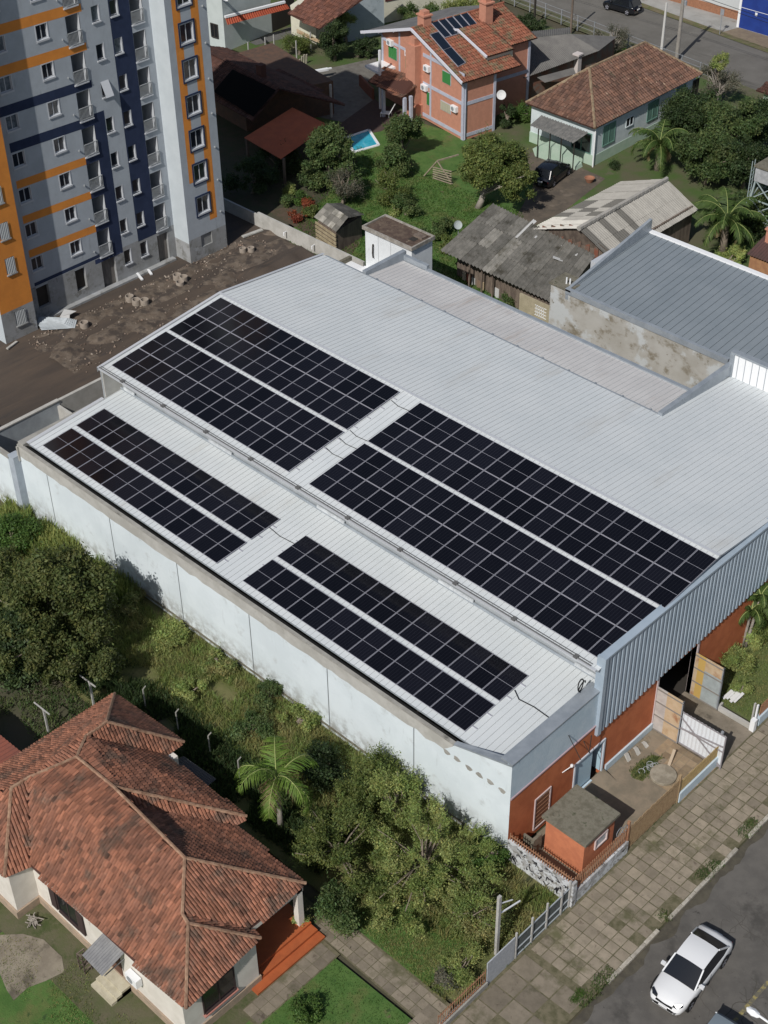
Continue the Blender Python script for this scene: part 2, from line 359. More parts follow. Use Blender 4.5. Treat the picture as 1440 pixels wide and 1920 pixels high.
glassd = M('dark_glass', (.012, .014, .018), rough=.08, spec=.6)
glassw = M('white_glazing', (.62, .65, .67), (.45, .47, .49), scale=3, rough=.4)
whitep = M('white_paint', (.78, .79, .80), rough=.5)
bluep = M('light_blue_paint', (.40, .55, .64), rough=.5)
greyp = M('grey_metal_paint', (.22, .24, .26), (.3, .31, .33), rough=.5, scale=4)
alu = M('aluminium_frame', (.40, .40, .45), rough=.4, metal=.2)
blackr = M('black_rubber', (.012, .012, .012), rough=.7)
iron = M('dark_iron', (.04, .035, .03), rough=.7)
rust = M('rusty_metal', (.30, .12, .06), (.45, .35, .27), scale=3, rough=.8, stains=[((.5, .5, .48), 2, .55, .7)])
rustbar = M('rusty_bars', (.28, .13, .07), (.36, .2, .12), scale=6)
tanbar = M('weathered_picket', (.36, .26, .15), (.28, .19, .11), scale=6)
wood = M('weathered_boards', (.19, .15, .12), (.11, .085, .07), scale=4, stretch=(1, 1, .2), bump=.2)
tan_wood = M('tan_plywood', (.46, .34, .21), (.52, .40, .27), scale=2, stains=[((.30, .13, .06), 1.2, .5, .7)])
conc_post = M('concrete_post_grey', (.45, .44, .42), (.36, .35, .33), scale=4)
barkm = M('bark', (.16, .13, .10), (.24, .20, .16), scale=6, bump=.5)
bark_pale = M('pale_bark', (.34, .31, .27), (.25, .22, .19), scale=6, bump=.4)
mat_stem = M('palm_frond_stem', (.30, .34, .12))
lf_olive = leafmat('olive_leaves', (.100, .140, .038), (.17, .205, .062))
lf_dark = leafmat('dark_leaves', (.034, .060, .022), (.058, .090, .032))
lf_mid = leafmat('green_leaves', (.065, .112, .036), (.115, .155, .055))
lf_weed = leafmat('yellowish_leaves', (.20, .27, .08), (.30, .33, .12))
lf_grass = leafmat('tall_grass', (.18, .25, .075), (.28, .27, .115))
lf_green = leafmat('fresh_leaves', (.065, .13, .028), (.10, .17, .04))
lf_palm = leafmat('palm_leaves', (.055, .10, .022), (.085, .13, .035))
lf_palm2 = leafmat('bright_palm_leaves', (.10, .18, .03), (.16, .24, .045))
lf_dead = leafmat('dry_fronds', (.34, .28, .15), (.26, .2, .11))
lf_red = leafmat('red_leaves', (.30, .09, .04), (.20, .05, .03))
lf_grey = leafmat('greyish_twigs', (.16, .155, .12), (.11, .115, .08))
tile_bl = M('red_clay_tiles', (.31, .135, .082), (.22, .105, .070), scale=1.1, tint=True, stains=[((.13, .082, .06), .8, .50, .66), ((.30, .24, .19), 9, .64, .74)], rough=.8)
tile_old = M('mossy_clay_tiles', (.175, .092, .062), (.125, .072, .054), scale=1.3, tint=True, stains=[((.36, .28, .2), 3.5, .6, .72), ((.10, .075, .05), 1.2, .55, .72)])
tile_new = M('clean_clay_tiles', (.33, .12, .07), (.27, .105, .065), scale=.8, tint=True, stains=[((.19, .15, .09), 1.0, .48, .64)])
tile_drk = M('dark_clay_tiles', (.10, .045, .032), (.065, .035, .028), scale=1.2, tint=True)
ridge_m = M('ridge_tiles', (.37, .24, .16), (.25, .14, .09), scale=5, tint=True)
under = M('roof_underlay', (.07, .03, .022))
fibre = M('fibre_cement', (.30, .29, .265), (.36, .34, .31), scale=1.2, tint=True, stains=[((.17, .165, .15), 1.5, .56, .75)], bump=.2)
fibre_old = M('mossy_fibre_cement', (.135, .13, .115), (.20, .19, .17), scale=1.5, tint=True, stains=[((.07, .065, .05), .9, .5, .7), ((.33, .33, .31), 3.5, .68, .76)], bump=.3)
orange_b = M('orange_brick', (.53, .25, .17), (.47, .22, .15), scale=2.5, bump=.25, bscale=14)
lilac = M('lilac_concrete_band', (.47, .48, .56), (.40, .42, .50), scale=2)
cream = M('cream_wall', (.66, .64, .52), (.58, .56, .46), scale=1)
green_sh = M('green_shutters', (.05, .22, .06), rough=.6)
# ------------------------------------------------------------------ ground
gz = M('earth', (.085, .075, .05), (.055, .06, .03), scale=.35, bump=.5, bscale=6)
lawn = M('lawn_grass', (.055, .120, .024), (.085, .155, .036), scale=1.1, bump=.9, bscale=18, stains=[((.11, .13, .04), .6, .48, .66), ((.13, .11, .06), 1.1, .60, .70), ((.035, .07, .018), 3, .58, .68)])
lotm = M('weedy_ground', (.10, .115, .035), (.15, .14, .06), scale=.7, bump=.9, bscale=14, stains=[((.04, .045, .018), 1.0, .55, .7)])
dirtm = M('compacted_dirt', (.060, .048, .040), (.090, .068, .052), scale=.28, stretch=(1.9, .35, 1), bump=.5, bscale=5, stains=[((.115, .082, .058), .5, .55, .75, (2, .22, 1)), ((.045, .04, .038), .9, .55, .75, (1, .12, 1))])
rubblem = M('rubble_soil', (.105, .08, .06), (.155, .125, .098), scale=1.6, bump=.9, bscale=7, stains=[((.06, .048, .04), 1.1, .46, .6), ((.26, .235, .20), 4, .66, .74)])
asph = M('asphalt', (.100, .094, .086), (.135, .126, .114), scale=.7, rough=.9, bump=.6, bscale=45, detail=10, stains=[((.070, .066, .06), .45, .52, .68), ((.17, .16, .145), 14, .62, .72), ((.06, .056, .05), 3.5, .64, .70)])
slabm = M('paving_slabs', (.295, .25, .19), (.235, .20, .15), scale=2.2, tint=True, bump=.4, bscale=25, stains=[((.12, .115, .06), .55, .52, .72), ((.15, .12, .09), 2.0, .58, .70)])
groutm = M('mossy_joints', (.09, .085, .045), (.16, .14, .09), scale=3)
yardc = M('yard_concrete', (.25, .205, .15), (.18, .155, .115), scale=1.1, bump=.3, stains=[((.10, .085, .06), .9, .55, .7)])
kerbm = M('whitewashed_kerb', (.46, .43, .37), (.32, .29, .24), scale=4, tint=True)
def sheet(name, pts, z, mat): return ground(name, MB().poly([(p[0], p[1], z) for p in (pts if sum(pts[i][0]*pts[(i+1) % len(pts)][1]-pts[(i+1) % len(pts)][0]*pts[i][1] for i in range(len(pts))) > 0 else pts[::-1])]), mat)
b = MB(); b.quad((-400, -300, -.16), (400, -300, -.16), (400, 500, -.16), (-400, 500, -.16)); ground('ground', b, gz)
sheet('dirt_lot', [(-60, -12), (-2.2, -12), (-2.2, -6.6), (-.4, -6.4), (-.4, 27), (-1.5, 27), (-14, 23.5), (-16, 30), (-60, 30)], .004, dirtm)
sheet('vacant_lot', [(-3, -13.4), (38.8, -13.4), (38.8, -6.1), (-3, -6.1)], .005, lotm)
# rubble strip beside the apartments, an uneven heap of soil
def heap(name, x0, x1, y0, y1, hf, nx, ny, mat):
    b = MB(); P = [[(x0+(x1-x0)*i/nx, y0+(y1-y0)*j/ny) for j in range(ny+1)] for i in range(nx+1)]
    pts = [(x, y, hf(x, y)) for row in P for x, y in row]
    b.add(pts, [(i*(ny+1)+j, (i+1)*(ny+1)+j, (i+1)*(ny+1)+j+1, i*(ny+1)+j+1) for i in range(nx) for j in range(ny)])
    return ground(name, b, mat)
from mathutils import noise as mn
heap('rubble_strip', -17.4, -10.6, 4.5, 27, lambda x, y: -.03+.3*max(0, mn.noise((x*.7, y*.6, 0))+.25)*max(0, min(1, (x+17.4)/1.2, (-10.9-x)/1.5+.6*mn.noise((x*.2, y*.4, 5)))), 60, 170, rubblem)
heap('soil_bank', -13.5, -2.5, 19.5, 26.6, lambda x, y: -.03+(.35+.8*mn.noise((x*.35, y*.4, 3)))*max(0, min(1, (y-20.2-.6*mn.noise((x*.6, 0, 1)))/2.5, (26.6-y)/.4, (x+13.5)/1.5, (-2.5-x)/1.5)), 80, 50, dirtm)
b = MB()
for i in range(900):
    x = -17+rnd.random()**1.6*6.2; y = 4.6+rnd.random()*21; s = .03+.10*rnd.random()**2.5
    z = .03+rnd.random()*.05
    b.add([(x+s*rnd.uniform(.6, 1.2)*a, y+s*rnd.uniform(.6, 1.2)*c, z+s*.8*d) for a, c, d in ((1,0,0),(0,1,0),(-1,0,0),(0,-1,0),(0,0,1))], [(0,1,4),(1,2,4),(2,3,4),(3,0,4)], 0, .6+.9*rnd.random())
rb = M('broken_masonry', (.24, .205, .17), (.17, .12, .09), scale=2, tint=True); tag(mk('rubble', b, rb), 'broken bricks and stones strewn along the foot of the apartment block', 'rubble', kind='stuff')
# street, kerb, sidewalk
sheet('street', [(42.6, -60), (90, -60), (90, 80), (42.6, 80)], -.10+.004, asph)
b = MB(); ys_ = [-16+i*.25 for i in range(180)]; ex = [42.95+.38*mn.noise((y*.8, 3, 0))+.15*mn.noise((y*3, 1, 0)) for y in ys_]
for i in range(179): b.quad((42.55, ys_[i], -.092), (ex[i], ys_[i], -.092), (ex[i+1], ys_[i+1], -.092), (42.55, ys_[i+1], -.092))
ground('street_edge_dirt', b, M('gutter_dirt', (.065, .058, .045), (.095, .085, .062), scale=2.5, bump=.5))
b = MB()
def crack(x, y, a, ln, wd=.018):
    k = int(ln/.16); 
    for i in range(k):
        x2 = x+math.cos(a)*.16; y2 = y+math.sin(a)*.16; nx_, ny_ = -math.sin(a)*wd, math.cos(a)*wd
        b.quad((x-nx_, y-ny_, -.0915), (x2-nx_, y2-ny_, -.0915), (x2+nx_, y2+ny_, -.0915), (x+nx_, y+ny_, -.0915))
        if ln > .9 and rnd.random() < .22: crack(x2, y2, a+rnd.choice((-1, 1))*rnd.uniform(.7, 1.5), ln*rnd.uniform(.25, .5), wd*.8)
        x, y = x2, y2; a += rnd.uniform(-.5, .5)
for i in range(16): crack(rnd.uniform(46.8, 51), rnd.uniform(-8, 6), rnd.uniform(0, 6.28), rnd.uniform(1.5, 4))
for i in range(9): crack(rnd.uniform(43.5, 47), rnd.uniform(-8, 8), rnd.uniform(-.4, .4)+R(10), rnd.uniform(1.5, 3.5), .01)
ground('street_cracks', b, M('crack_fill', (.07, .065, .055)))
a = zc(1160, 1700, 5.143)
b = MB(); p0 = a(820, 1015); p1 = a(1060, 740)
yx = p0[0]; b.quad((47.25, -9, -.088), (47.42, -9, -.088), (47.42, -3.6, -.088), (47.25, -3.6, -.088)); ground('centre_line', b, M('worn_yellow_paint', (.30, .25, .10), (.13, .12, .09), scale=6, lo_=.4, hi_=.55))
sheet('sidewalk_base', [(38.7, -60), (42.5, -60), (42.5, 60), (38.7, 60)], -.012, groutm)
b = MB(); sw = .545
for i in range(6):
    for j in range(-19, 60):
        x0 = 39.15+i*sw; y0 = j*sw; 
        if y0 < -9.6 or rnd.random() < .012: continue
        if i == 5 and rnd.random() < .4: continue
        e = .012+rnd.random()*.02; z = rnd.uniform(-.008, .012); tz = rnd.uniform(-.006, .006)
        b.add([(x0+e, y0+e, z), (x0+sw-e, y0+e, z+tz), (x0+sw-e, y0+sw-e, z+tz), (x0+e, y0+sw-e, z)], [(0, 1, 2, 3)], 0, .78+.38*rnd.random())
for i in range(3):
    for j in range(7):
        if rnd.random() < .12: continue
        x0 = 39.1+i*1.08; y0 = -16.6+j*1.0; b.quad((x0+.02, y0+.02, .0), (x0+1.04, y0+.03, .004), (x0+1.05, y0+.97, .0), (x0+.03, y0+.98, .006), 0, .55+.3*rnd.random())
ground('sidewalk', b, slabm)
b = MB(); y = -8.3
while y < 30:
    ln = .7+.3*rnd.random()
    if not (-5.6 < y < -4.2) and not (-2.6 < y < -.4 and False) and not (0.6 < y < 2.2):
        b.box(42.42+rnd.random()*.03, y+.02, -.1, 42.60, y+ln-.02, .02+rnd.random()*.02, 0, .8+.3*rnd.random())
    y += ln
ground('kerb', b, kerbm)
def grasspatch(name, pts, n, h, wd, mat, label, tone=(.6, 1.2), lean=.5, cat='grass', z=0.0, per=3, thin=None):
    xs = [p[0] for p in pts]; ys = [p[1] for p in pts]; out = []
    while len(out) < n:
        x = rnd.uniform(min(xs), max(xs)); y = rnd.uniform(min(ys), max(ys)); c = False; k = len(pts)
        for i in range(k):
            x1, y1 = pts[i][:2]; x2, y2 = pts[(i+1) % k][:2]
            if (y1 > y) != (y2 > y) and x < (x2-x1)*(y-y1)/(y2-y1)+x1: c = not c
        if c and mn.noise((x*.55, y*.55, 2.)) > (thin if thin is not None else -9): out.append((x, y, z))
    o = Leaves().blades(out, h, wd, tone=tone, lean=lean, per=per).build(name, mat)
    return tag(o, label, cat, kind='stuff')
# ------------------------------------------------------------------ warehouse
Wh = Thing('warehouse', 'long white warehouse with pale metal roofs carrying the dark solar panels', 'warehouse', (17, 5, 0))
PT = Wh.part
XB, XF = -.45, 35.3
YW = -6.3                    # outer face of the long side wall
TU = .1003; TL = .0659
zu = lambda y: 7.72+TU*(y+.0)       # front slope of the main roof
zl = lambda y: 5.30+TL*(y+5.61)     # lean-to roof
RY, RZ = 8.8, 7.72+TU*8.8
zb = lambda y: RZ-.1*(y-RY)         # back slope
# side wall with raised front end, joints as recessed grooves
b = MB()
js = [ony(90, 902, YW)[0], ony(207, 985, YW)[0], ony(333, 1072, YW)[0], ony(468, 1167, YW)[0], ony(615, 1290, YW)[0], ony(776, 1400, YW)[0]]
xs = [-1.0]+js+[XF+.003]
for i in range(len(xs)-1):
    a0, a1 = xs[i]+(.03 if i else 0), xs[i+1]-(.03 if i < len(xs)-2 else 0)
    if a1 > 32.0:
        b.prism([(a0, 0), (32.1, 0), (a1, 0), (a1, .25), (32.1, .25), (a0, .25)], 0, 4.48, 0) if False else None
        b.add([(a0, YW, 0), (a1, YW, 0), (a1, YW, 6.15), (32.1, YW, 5.06), (31.8, YW, 4.52), (a0, YW, 4.50)], [(0, 1, 2, 3, 4, 5)])
        b.add([(31.8, YW+.002, 4.5), (32.1, YW+.002, 5.06), (31.4, YW+.002, 4.51)], [(0, 1, 2)])
    else: b.add([(a0, YW, 0), (a1, YW, 0), (a1, YW, 4.50), (a0, YW, 4.50)], [(0, 1, 2, 3)])
b.box(-1.0, YW+.035, 0, XF-.26, YW+.25, 4.5, 1)
PT('side_wall', b, [white_wall, M('wall_joint', (.25, .27, .29))])
b = MB(); b.box(-1.05, YW-.12, 3.98, -.93+.0, YW, 4.98)     # end pier of beam
n = 60
top = [(-1.05+(33.0)*i/n) for i in range(n+1)]
low = [4.30+.16*mn.noise((x*1.7, 0, 0))+.07*mn.noise((x*7, 1, 0))+(.35 if x < 1 else 0)*0 for x in top]
low[-1] = 4.9
for i in range(n):
    b.quad((top[i], YW-.012, low[i]), (top[i+1], YW-.012, low[i+1]), (top[i+1], YW-.012, 5.02), (top[i], YW-.012, 5.02))
PT('unpainted_beam', b, concrete_l)
for x_, y_ in ((1050, 313), (1095, 343), (1150, 385), (1197, 415), (1245, 447), (1300, 487)):
    px_, pz_ = ony(400+x_/2.4, 1280+y_/2.4, YW); b = MB(); b.add([(px_+.2*math.cos(t)*(1+.3*math.sin(3*t+x_)), YW-.004, pz_+.15*math.sin(t)) for t in [i*.6283 for i in range(10)]], [tuple(range(10))]); PT('cement_patch', b, concrete)
b = MB(); b.box(7, YW-.06, .26, XF-.3, YW-.004, .36); PT('wall_ledge', b, mossy)
b = MB(); b.box(-1.05, YW-.03, 5.02, 32.0, YW+.16, 5.10)
PT('wall_cap', b, concrete)
b = MB(); b.box(-.9, YW+.18, 4.95, 32.0, YW+.36, 5.0); PT('box_gutter', b, blackr)
b = MB(); b.add([(32.0, YW-.02, 5.10), (XF+.03, YW-.02, 6.22), (XF+.03, YW+.42, 6.22), (32.0, YW+.2, 5.14)], [(0, 1, 2, 3)]); b.add([(32.0, YW-.02, 5.02), (XF+.03, YW-.02, 6.12), (XF+.03, YW-.02, 6.22), (32.0, YW-.02, 5.10)], [(0, 1, 2, 3)])
b.add([(32.0, YW+.2, 5.14), (XF+.03, YW+.42, 6.22), (XF-.05, YW+.55, 5.3), (32.0, YW+.24, 5.05)], [(0, 1, 2, 3)])
PT('side_flashing', b, flash)
# pier & pilaster at the back end of the side wall
b = MB(); b.box(-1.55, YW-.45, 0, -1.0, YW+.1, 4.35); PT('corner_pier', b, M('blue_grey_render', (.40, .45, .50), (.34, .38, .43), scale=2))  # pier rendered in a blue-grey darker than the white wall
RIB = [(0, 0), (.08, 0), (.12, 1), (.18, 1), (.22, 0)]
def metal_roof(name, x0, x1, y0, y1, zf, mats, pitch=.33, label=None):
    b = MB(); b.corr((x0, y0, zf(y0)), (x1, y0, zf(y0)), (x1, y1, zf(y1)), (x0, y1, zf(y1)), pitch, .022, 0, 1, rib=RIB)
    # seam strip indices: rib faces (q 1..3)
    for i, f in enumerate(b.f): pass
    PT(name, b, mats, label)
    b2 = MB(); b2.slab([(x0, y0, zf(y0)-.03), (x1, y0, zf(y0)-.03), (x1, y1, zf(y1)-.03), (x0, y1, zf(y1)-.03)], .08); PT(name+'_deck', b2, flash)
metal_roof('lean_to_roof', -.35, XF-.05, YW+.34, .76, zl, [roofw, seam])
metal_roof('main_roof_front_slope', XB, XF-.02, -.5, RY, zu, [roofw, seam])
metal_roof('main_roof_back_slope', XB, 25.75, RY, 17.35, zb, [roofw, seam])
metal_roof('main_roof_street_end', 25.75, XF-.02, RY, 24.1, zb, [roofw, seam])
zr2 = lambda y: 7.55-.09*(y-17.6)
metal_roof('rear_lean_to_roof', 3.2, 25.7, 17.65, 20.9, zr2, [roofw_old, seam])
b = MB(); b.box(XB-.02, RY-.16, RZ+.02, XF-.02, RY+.02, RZ+.05); b.box(XB, -.62, 7.62, XF-.1, -.48, 7.69)
PT('ridge_flashing', b, flash_l)
b = MB(); b.box(XB-.13, -.6, 7.5, XB-.0, RY, 7.7) if False else None
for (y0, y1, f) in ((-.6, RY, zu), (RY, 17.45, zb)):
    b.add([(XB-.16, y0, f(y0)+.06), (XB+.04, y0, f(y0)+.06), (XB+.04, y1, f(y1)+.06), (XB-.16, y1, f(y1)+.06)], [(0, 1, 2, 3)])
    b.add([(XB-.16, y0, f(y0)+.06), (XB-.16, y1, f(y1)+.06), (XB-.16, y1, f(y1)-.25), (XB-.16, y0, f(y0)-.25)], [(0, 1, 2, 3)])
b.add([(-.55, YW+.3, zl(YW)+.06), (-.3, YW+.3, zl(YW)+.06), (-.3, -.62, zl(-.6)+.06), (-.55, -.62, zl(-.6)+.06)], [(0, 1, 2, 3)])
PT('verge_flashing', b, flash_l)
b = MB(); b.box(-1.1, YW+.1, 0, -.62, -.7, 5.2); PT('back_lean_to_wall', b, concrete)
b = MB(); b.box(XB-.05, -.45, 0, XB+.1, 17.3, 7.5); b.box(XB, 17.2, 0, 25.8, 17.35, 7.6); b.box(3.0, 20.85, 0, 25.6, 21.0, 7.1); b.box(25.7, 17.3, 0, 25.85, 24.2, 7.1)
PT('rear_walls', b, concrete_l)
# step wall between the two roofs with translucent strips
b = MB(); b.box(XB+.06, .78, 0, XF-.12, .9, 7.7); b.box(XB-.04, -.5, 5.3, XB+.03, .78, 7.6); PT('step_wall', b, M('galvanised_step_sheeting', (.42, .45, .47), (.5, .53, .55), scale=1.5, rough=.4, metal=.2))
for (ua, va, ub) in ((232, 729, 258), (391, 822, 442), (594, 945, 648), (822, 1082, 883), (1078, 1240, 1118)):
    x0, z0 = ony(ua, va, .60); x1 = x0+(ub-ua)/27.0
    b = MB(); b.box(x0, .58, 5.86, x1, .66, 6.02); PT('clerestory_strip', b, glassw)
b = MB(); b.tube([(XB, .66, 5.80), (XF-.2, .66, 5.80)], .07, 8); PT('conduit', b, flash)
b = MB(); b.tube([(XB, -.56, 7.77), (XF-.4, -.56, 7.77)], .03, 5); b.tube([(XB, -.44, 7.79), (XF-.4, -.44, 7.79)], .02, 5)
for i in range(10): b.box(XB+2+i*3.6, -.64, 7.72, XB+2.2+i*3.6, -.40, 7.80)
PT('eave_conduit', b, M('grey_conduit', (.12, .12, .12)))
b = MB(); b.box(XB, 17.36, 7.4, 25.7, 17.62, 7.62); b.box(5.1, 20.9, 7.0, 25.7, 21.15, 7.35)
for i in range(12): b.box(4+i*1.9, 17.4, 7.62, 4.08+i*1.9, 17.66, 7.66)
PT('rear_gutter', b, flash)
b = MB(); b.box(25.62, 17.3, 7.2, 25.9, 24.1, 7.95); PT('parapet_trim', b, flash); b = MB(); b.box(2.9, 17.5, 7.1, 3.2, 21.2, 7.85); b.box(3.2, 20.95, 6.9, 5.2, 21.2, 7.6); PT('parapet_trim', b, flash)
b = MB(); b.box(25.9, 24.1, 6.5, XF, 24.3, 8.6, 0); b.box(25.7, 24.0, 8.6, XF, 24.4, 8.7, 1); b.box(25.72, 23.95, 6.9, 25.95, 24.35, 8.6, 1)
for i in range(20): b.box(26.2+i*.45, 24.07, 7.0, 26.23+i*.45, 24.1, 8.6, 1)
PT('white_upstand', b, [whitep, flash])
# front: parapet, blue band, brick
b = MB(); b.box(XF-.25, YW+.008, 4.03, XF, -.1, 6.2); PT('front_parapet', b, blueband)
b = MB(); b.box(XF-.62, YW-.02, 6.2, XF+.04, -.05, 6.27); b.add([(XF-.62, YW+.3, 6.22), (XF-.62, -.1, 6.22), (XF-.66, -.1, 5.6), (XF-.66, YW+.3, 5.3)], [(0, 1, 2, 3)]); PT('front_flashing', b, flash)
b = MB()
D0, D1 = onx(1078, 1440, XF)[0], onx(1131, 1400, XF)[0]
GY0, GY1 = 4.75, 7.95
b.box(XF-.25, YW+.008, 0, XF, D0, 4.0); b.box(XF-.25, D1, 0, XF, GY0, 4.0); b.box(XF-.25, D0, 2.45, XF, D1, 4.0); b.box(XF-.25, GY1, 0, XF, 24.0, 4.2); b.box(XF-.25, GY0, 3.4, XF, GY1, 4.2)
b.box(XF-.25, -.1, 4.0, XF, 4.75, 4.4)
PT('painted_front_wall', b, brickpaint)
b = MB(); b.box(XF, YW+.02, 3.97, XF+.05, .2, 4.05); PT('band_moulding', b, M('lilac_moulding', (.42, .30, .32)))
b = MB(); b.box(XF, .9, 0, XF+.09, GY0-.1, .42); b.box(XF, -1.6, 0, XF+.1, -.2, .3); PT('plinth', b, blueband)
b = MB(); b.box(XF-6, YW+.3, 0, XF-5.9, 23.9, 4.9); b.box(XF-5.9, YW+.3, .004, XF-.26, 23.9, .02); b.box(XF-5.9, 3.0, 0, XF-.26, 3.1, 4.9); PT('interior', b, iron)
# cladding
cz = lambda y: 8.30-.012*y
b = MB(); CX = XF+.04
for i in range(int(24.2/.33)):
    y = -.02+i*.33; z1 = cz(y)-.02; z0 = 3.42+.035*y; P = [(y, 0), (y+.10, 0), (y+.14, .085), (y+.29, .085), (y+.33, 0)]
    for (a0, d0), (a1, d1) in zip(P[:-1], P[1:]): b.quad((CX+d0, a0, z0), (CX+d1, a1, z0), (CX+d1, a1, z1), (CX+d0, a0, z1))
PT('front_cladding', b, clad)
b = MB(); b.add([(XF-.22, -.25, cz(0)+.03), (XF+.17, -.25, cz(0)), (XF+.17, 24.2, cz(24.2)), (XF-.22, 24.2, cz(24.2)+.03)], [(0, 1, 2, 3)])
b.add([(XF+.17, -.25, cz(0)-.12), (XF+.17, 24.2, cz(24)-.12), (XF+.17, 24.2, cz(24)), (XF+.17, -.25, cz(0))], [(0, 1, 2, 3)]); b.box(XF-.02, -.28, 3.4, XF+.18, -.03, cz(0)); b.box(XF-.3, -.26, 6.2, XF-.02, -.1, cz(0)-.05)
b.box(XF-.24, -.2, 7.3, XF-.16, 24.2, cz(24)-.02)
PT('cladding_cap', b, clad)
# service door with open blue leaf
T_ = b = MB(); z1 = 2.40
b.box(XF-.02, D0-.08, .25, XF+.06, D0+.02, z1); b.box(XF-.02, D1-.02, .25, XF+.06, D1+.08, z1); b.box(XF-.02, D0-.08, z1, XF+.06, D1+.08, z1+.09); dr = PT('service_door', b, M('pale_door_frame', (.5, .56, .62)))
b = MB(); b.box(XF-.1, D0+.02, .25, XF-.05, D1-.75, z1); b.box(XF-.8, D1-.06, .3, XF-.04, D1-.02, z1-.05); PT('door_leaf', b, bluep, under=dr)
b = MB(); b.add([(XF, D0-.2, 0), (XF+.9, D0-.2, 0), (XF+.9, D1+.2, 0), (XF, D1+.2, 0), (XF, D0-.2, .28), (XF, D1+.2, .28)], [(0, 1, 2, 3), (4, 1, 2, 5)[:4], (0, 1, 4), (3, 5, 2)]); PT('door_ramp', b, yardc)
# barred window left of the guardhouse
wq = [onx(780+850/3.789, 1260+910/3.789, XF), onx(780+950/3.789, 1260+830/3.789, XF), onx(780+940/3.789, 1260+960/3.789, XF), onx(780+840/3.789, 1260+1110/3.789, XF)]
wy0, wy1 = wq[0][0], wq[1][0]; wz1, wz0 = wq[0][1], wq[3][1]
b = MB(); b.box(XF, wy0-.07, wz0-.05, XF+.05, wy0, wz1+.07); b.box(XF, wy1, wz0-.05, XF+.05, wy1+.07, wz1+.07); b.box(XF, wy0, wz1, XF+.05, wy1, wz1+.07); b.box(XF, wy0, wz0-.07, XF+.05, wy1, wz0); wo = PT('window', b, M('pinkish_frame', (.55, .45, .44)))
b = MB(); b.box(XF+.001, wy0, wz0, XF+.012, wy1, wz1); PT('pane', b, M('brown_shutter', (.2, .09, .05)), under=wo)
b = MB(); 
for i in range(7): b.box(XF+.02, wy0, wz0+.15+i*(wz1-wz0)/7, XF+.035, wy1, wz0+.19+i*(wz1-wz0)/7)
PT('window_bars', b, rustbar, under=wo)
b = MB(); a = onx(1122, 1425, XF+.02); b.tube([(XF+.03, onx(1065, 1378, XF)[0], onx(1065, 1378, XF)[1]), (XF+.75, onx(1065, 1378, XF)[0]+.1, 3.9)], .02, 5); b.tube([(XF+.03, onx(1095, 1372, XF)[0], 3.7), (XF+.4, onx(1095, 1372, XF)[0], 3.2), (XF+.42, onx(1095, 1372, XF)[0], 4.35)], .025, 5); PT('cable_bracket', b, iron)
b = MB(); q = onx(1064, 1431, XF); b.lathe((XF+.25, q[0], q[1]), [(.0, .1), (.07, .08), (.08, 0), (.05, -.06), (0, -.07)], 8); b.tube([(XF, q[0]-.35, q[1]-.35), (XF+.25, q[0], q[1])], .02, 5); PT('outdoor_light', b, whitep)
# big gate opening: jambs and two leaves standing open
b = MB(); b.box(XF-.26, GY0-.12, 0, XF+.05, GY0, 3.5); b.box(XF-.26, GY1, 0, XF+.05, GY1+.14, 4.1); PT('gate_jamb', b, M('pale_pink_jamb', (.55, .47, .47)))
def leaf(y, mats, cols):
    b = MB(); L_ = 1.5 if y < 6 else 1.62; x0 = XF+.06; h = 2.85
    for i, (f0, f1, z0, z1, mi) in enumerate(cols): b.box(x0+f0*L_, y-.03, z0*h+.05, x0+f1*L_, y+.03, z1*h+.05, mi)
    for k in (.02, .36, .68, .97): b.box(x0, y-.06, k*h, x0+L_, y-.031, k*h+.07, 4)
    b.box(x0+L_-.06, y-.05, .05, x0+L_, y+.05, h+.05, 2); PT('gate_leaf', b, mats, 'rusty plank gate leaf standing open' if y < 6 else 'patched gate leaf of ochre and grey boards standing open')
gm = [M('white_weathered_board', (.48, .45, .42), (.38, .35, .33), scale=2), tan_wood, greyp, M('ochre_board', (.50, .33, .10)), M('board_rail', (.22, .2, .18)), M('pale_sheet', (.36, .40, .40), (.30, .33, .33), scale=3)]
leaf(GY0-.05, gm, [(0, .38, 0, 1, 0), (.38, 1, 0, 1, 1)])
leaf(GY1-.05, gm, [(0, .12, 0, 1, 1), (.12, .36, 0, 1, 3), (.36, 1, .72, 1, 1), (.36, .96, 0, .72, 5)])
# ------------------------------------------------------------------ solar panels: 184, each its own
cellm = M('solar_cells', (.0065, .0065, .010), rough=.2, spec=.35)
n_ = cellm.node_tree.nodes; l_ = cellm.node_tree.links; tc = n_.new('ShaderNodeTexCoord'); sx = n_.new('ShaderNodeSeparateXYZ'); l_.new(tc.outputs['Object'], sx.inputs[0])
def lines(src, p, wd):
    a = n_.new('ShaderNodeMath'); a.operation = 'PINGPONG'; a.inputs[1].default_value = p/2; l_.new(src, a.inputs[0])
    c = n_.new('ShaderNodeMath'); c.operation = 'LESS_THAN'; c.inputs[1].default_value = wd; l_.new(a.outputs[0], c.inputs[0]); return c.outputs[0]
A1 = lines(sx.outputs[0], .1635, .007); A2 = lines(sx.outputs[1], .088, .0018)
mx = n_.new('ShaderNodeMath'); mx.operation = 'MAXIMUM'; l_.new(A1, mx.inputs[0]); l_.new(A2, mx.inputs[1])
mc = n_.new('ShaderNodeMix'); mc.data_type = 'RGBA'; mc.inputs[6].default_value = (.0065, .0065, .0105, 1); mc.inputs[7].default_value = (.024, .025, .032, 1); l_.new(mx.outputs[0], mc.inputs[0]); l_.new(mc.outputs[2], n_['Principled BSDF'].inputs['Base Color'])
oi = n_.new('ShaderNodeObjectInfo'); hr = n_.new('ShaderNodeMapRange'); hr.inputs[3].default_value = .55; hr.inputs[4].default_value = 1.15; l_.new(oi.outputs['Random'], hr.inputs[0])
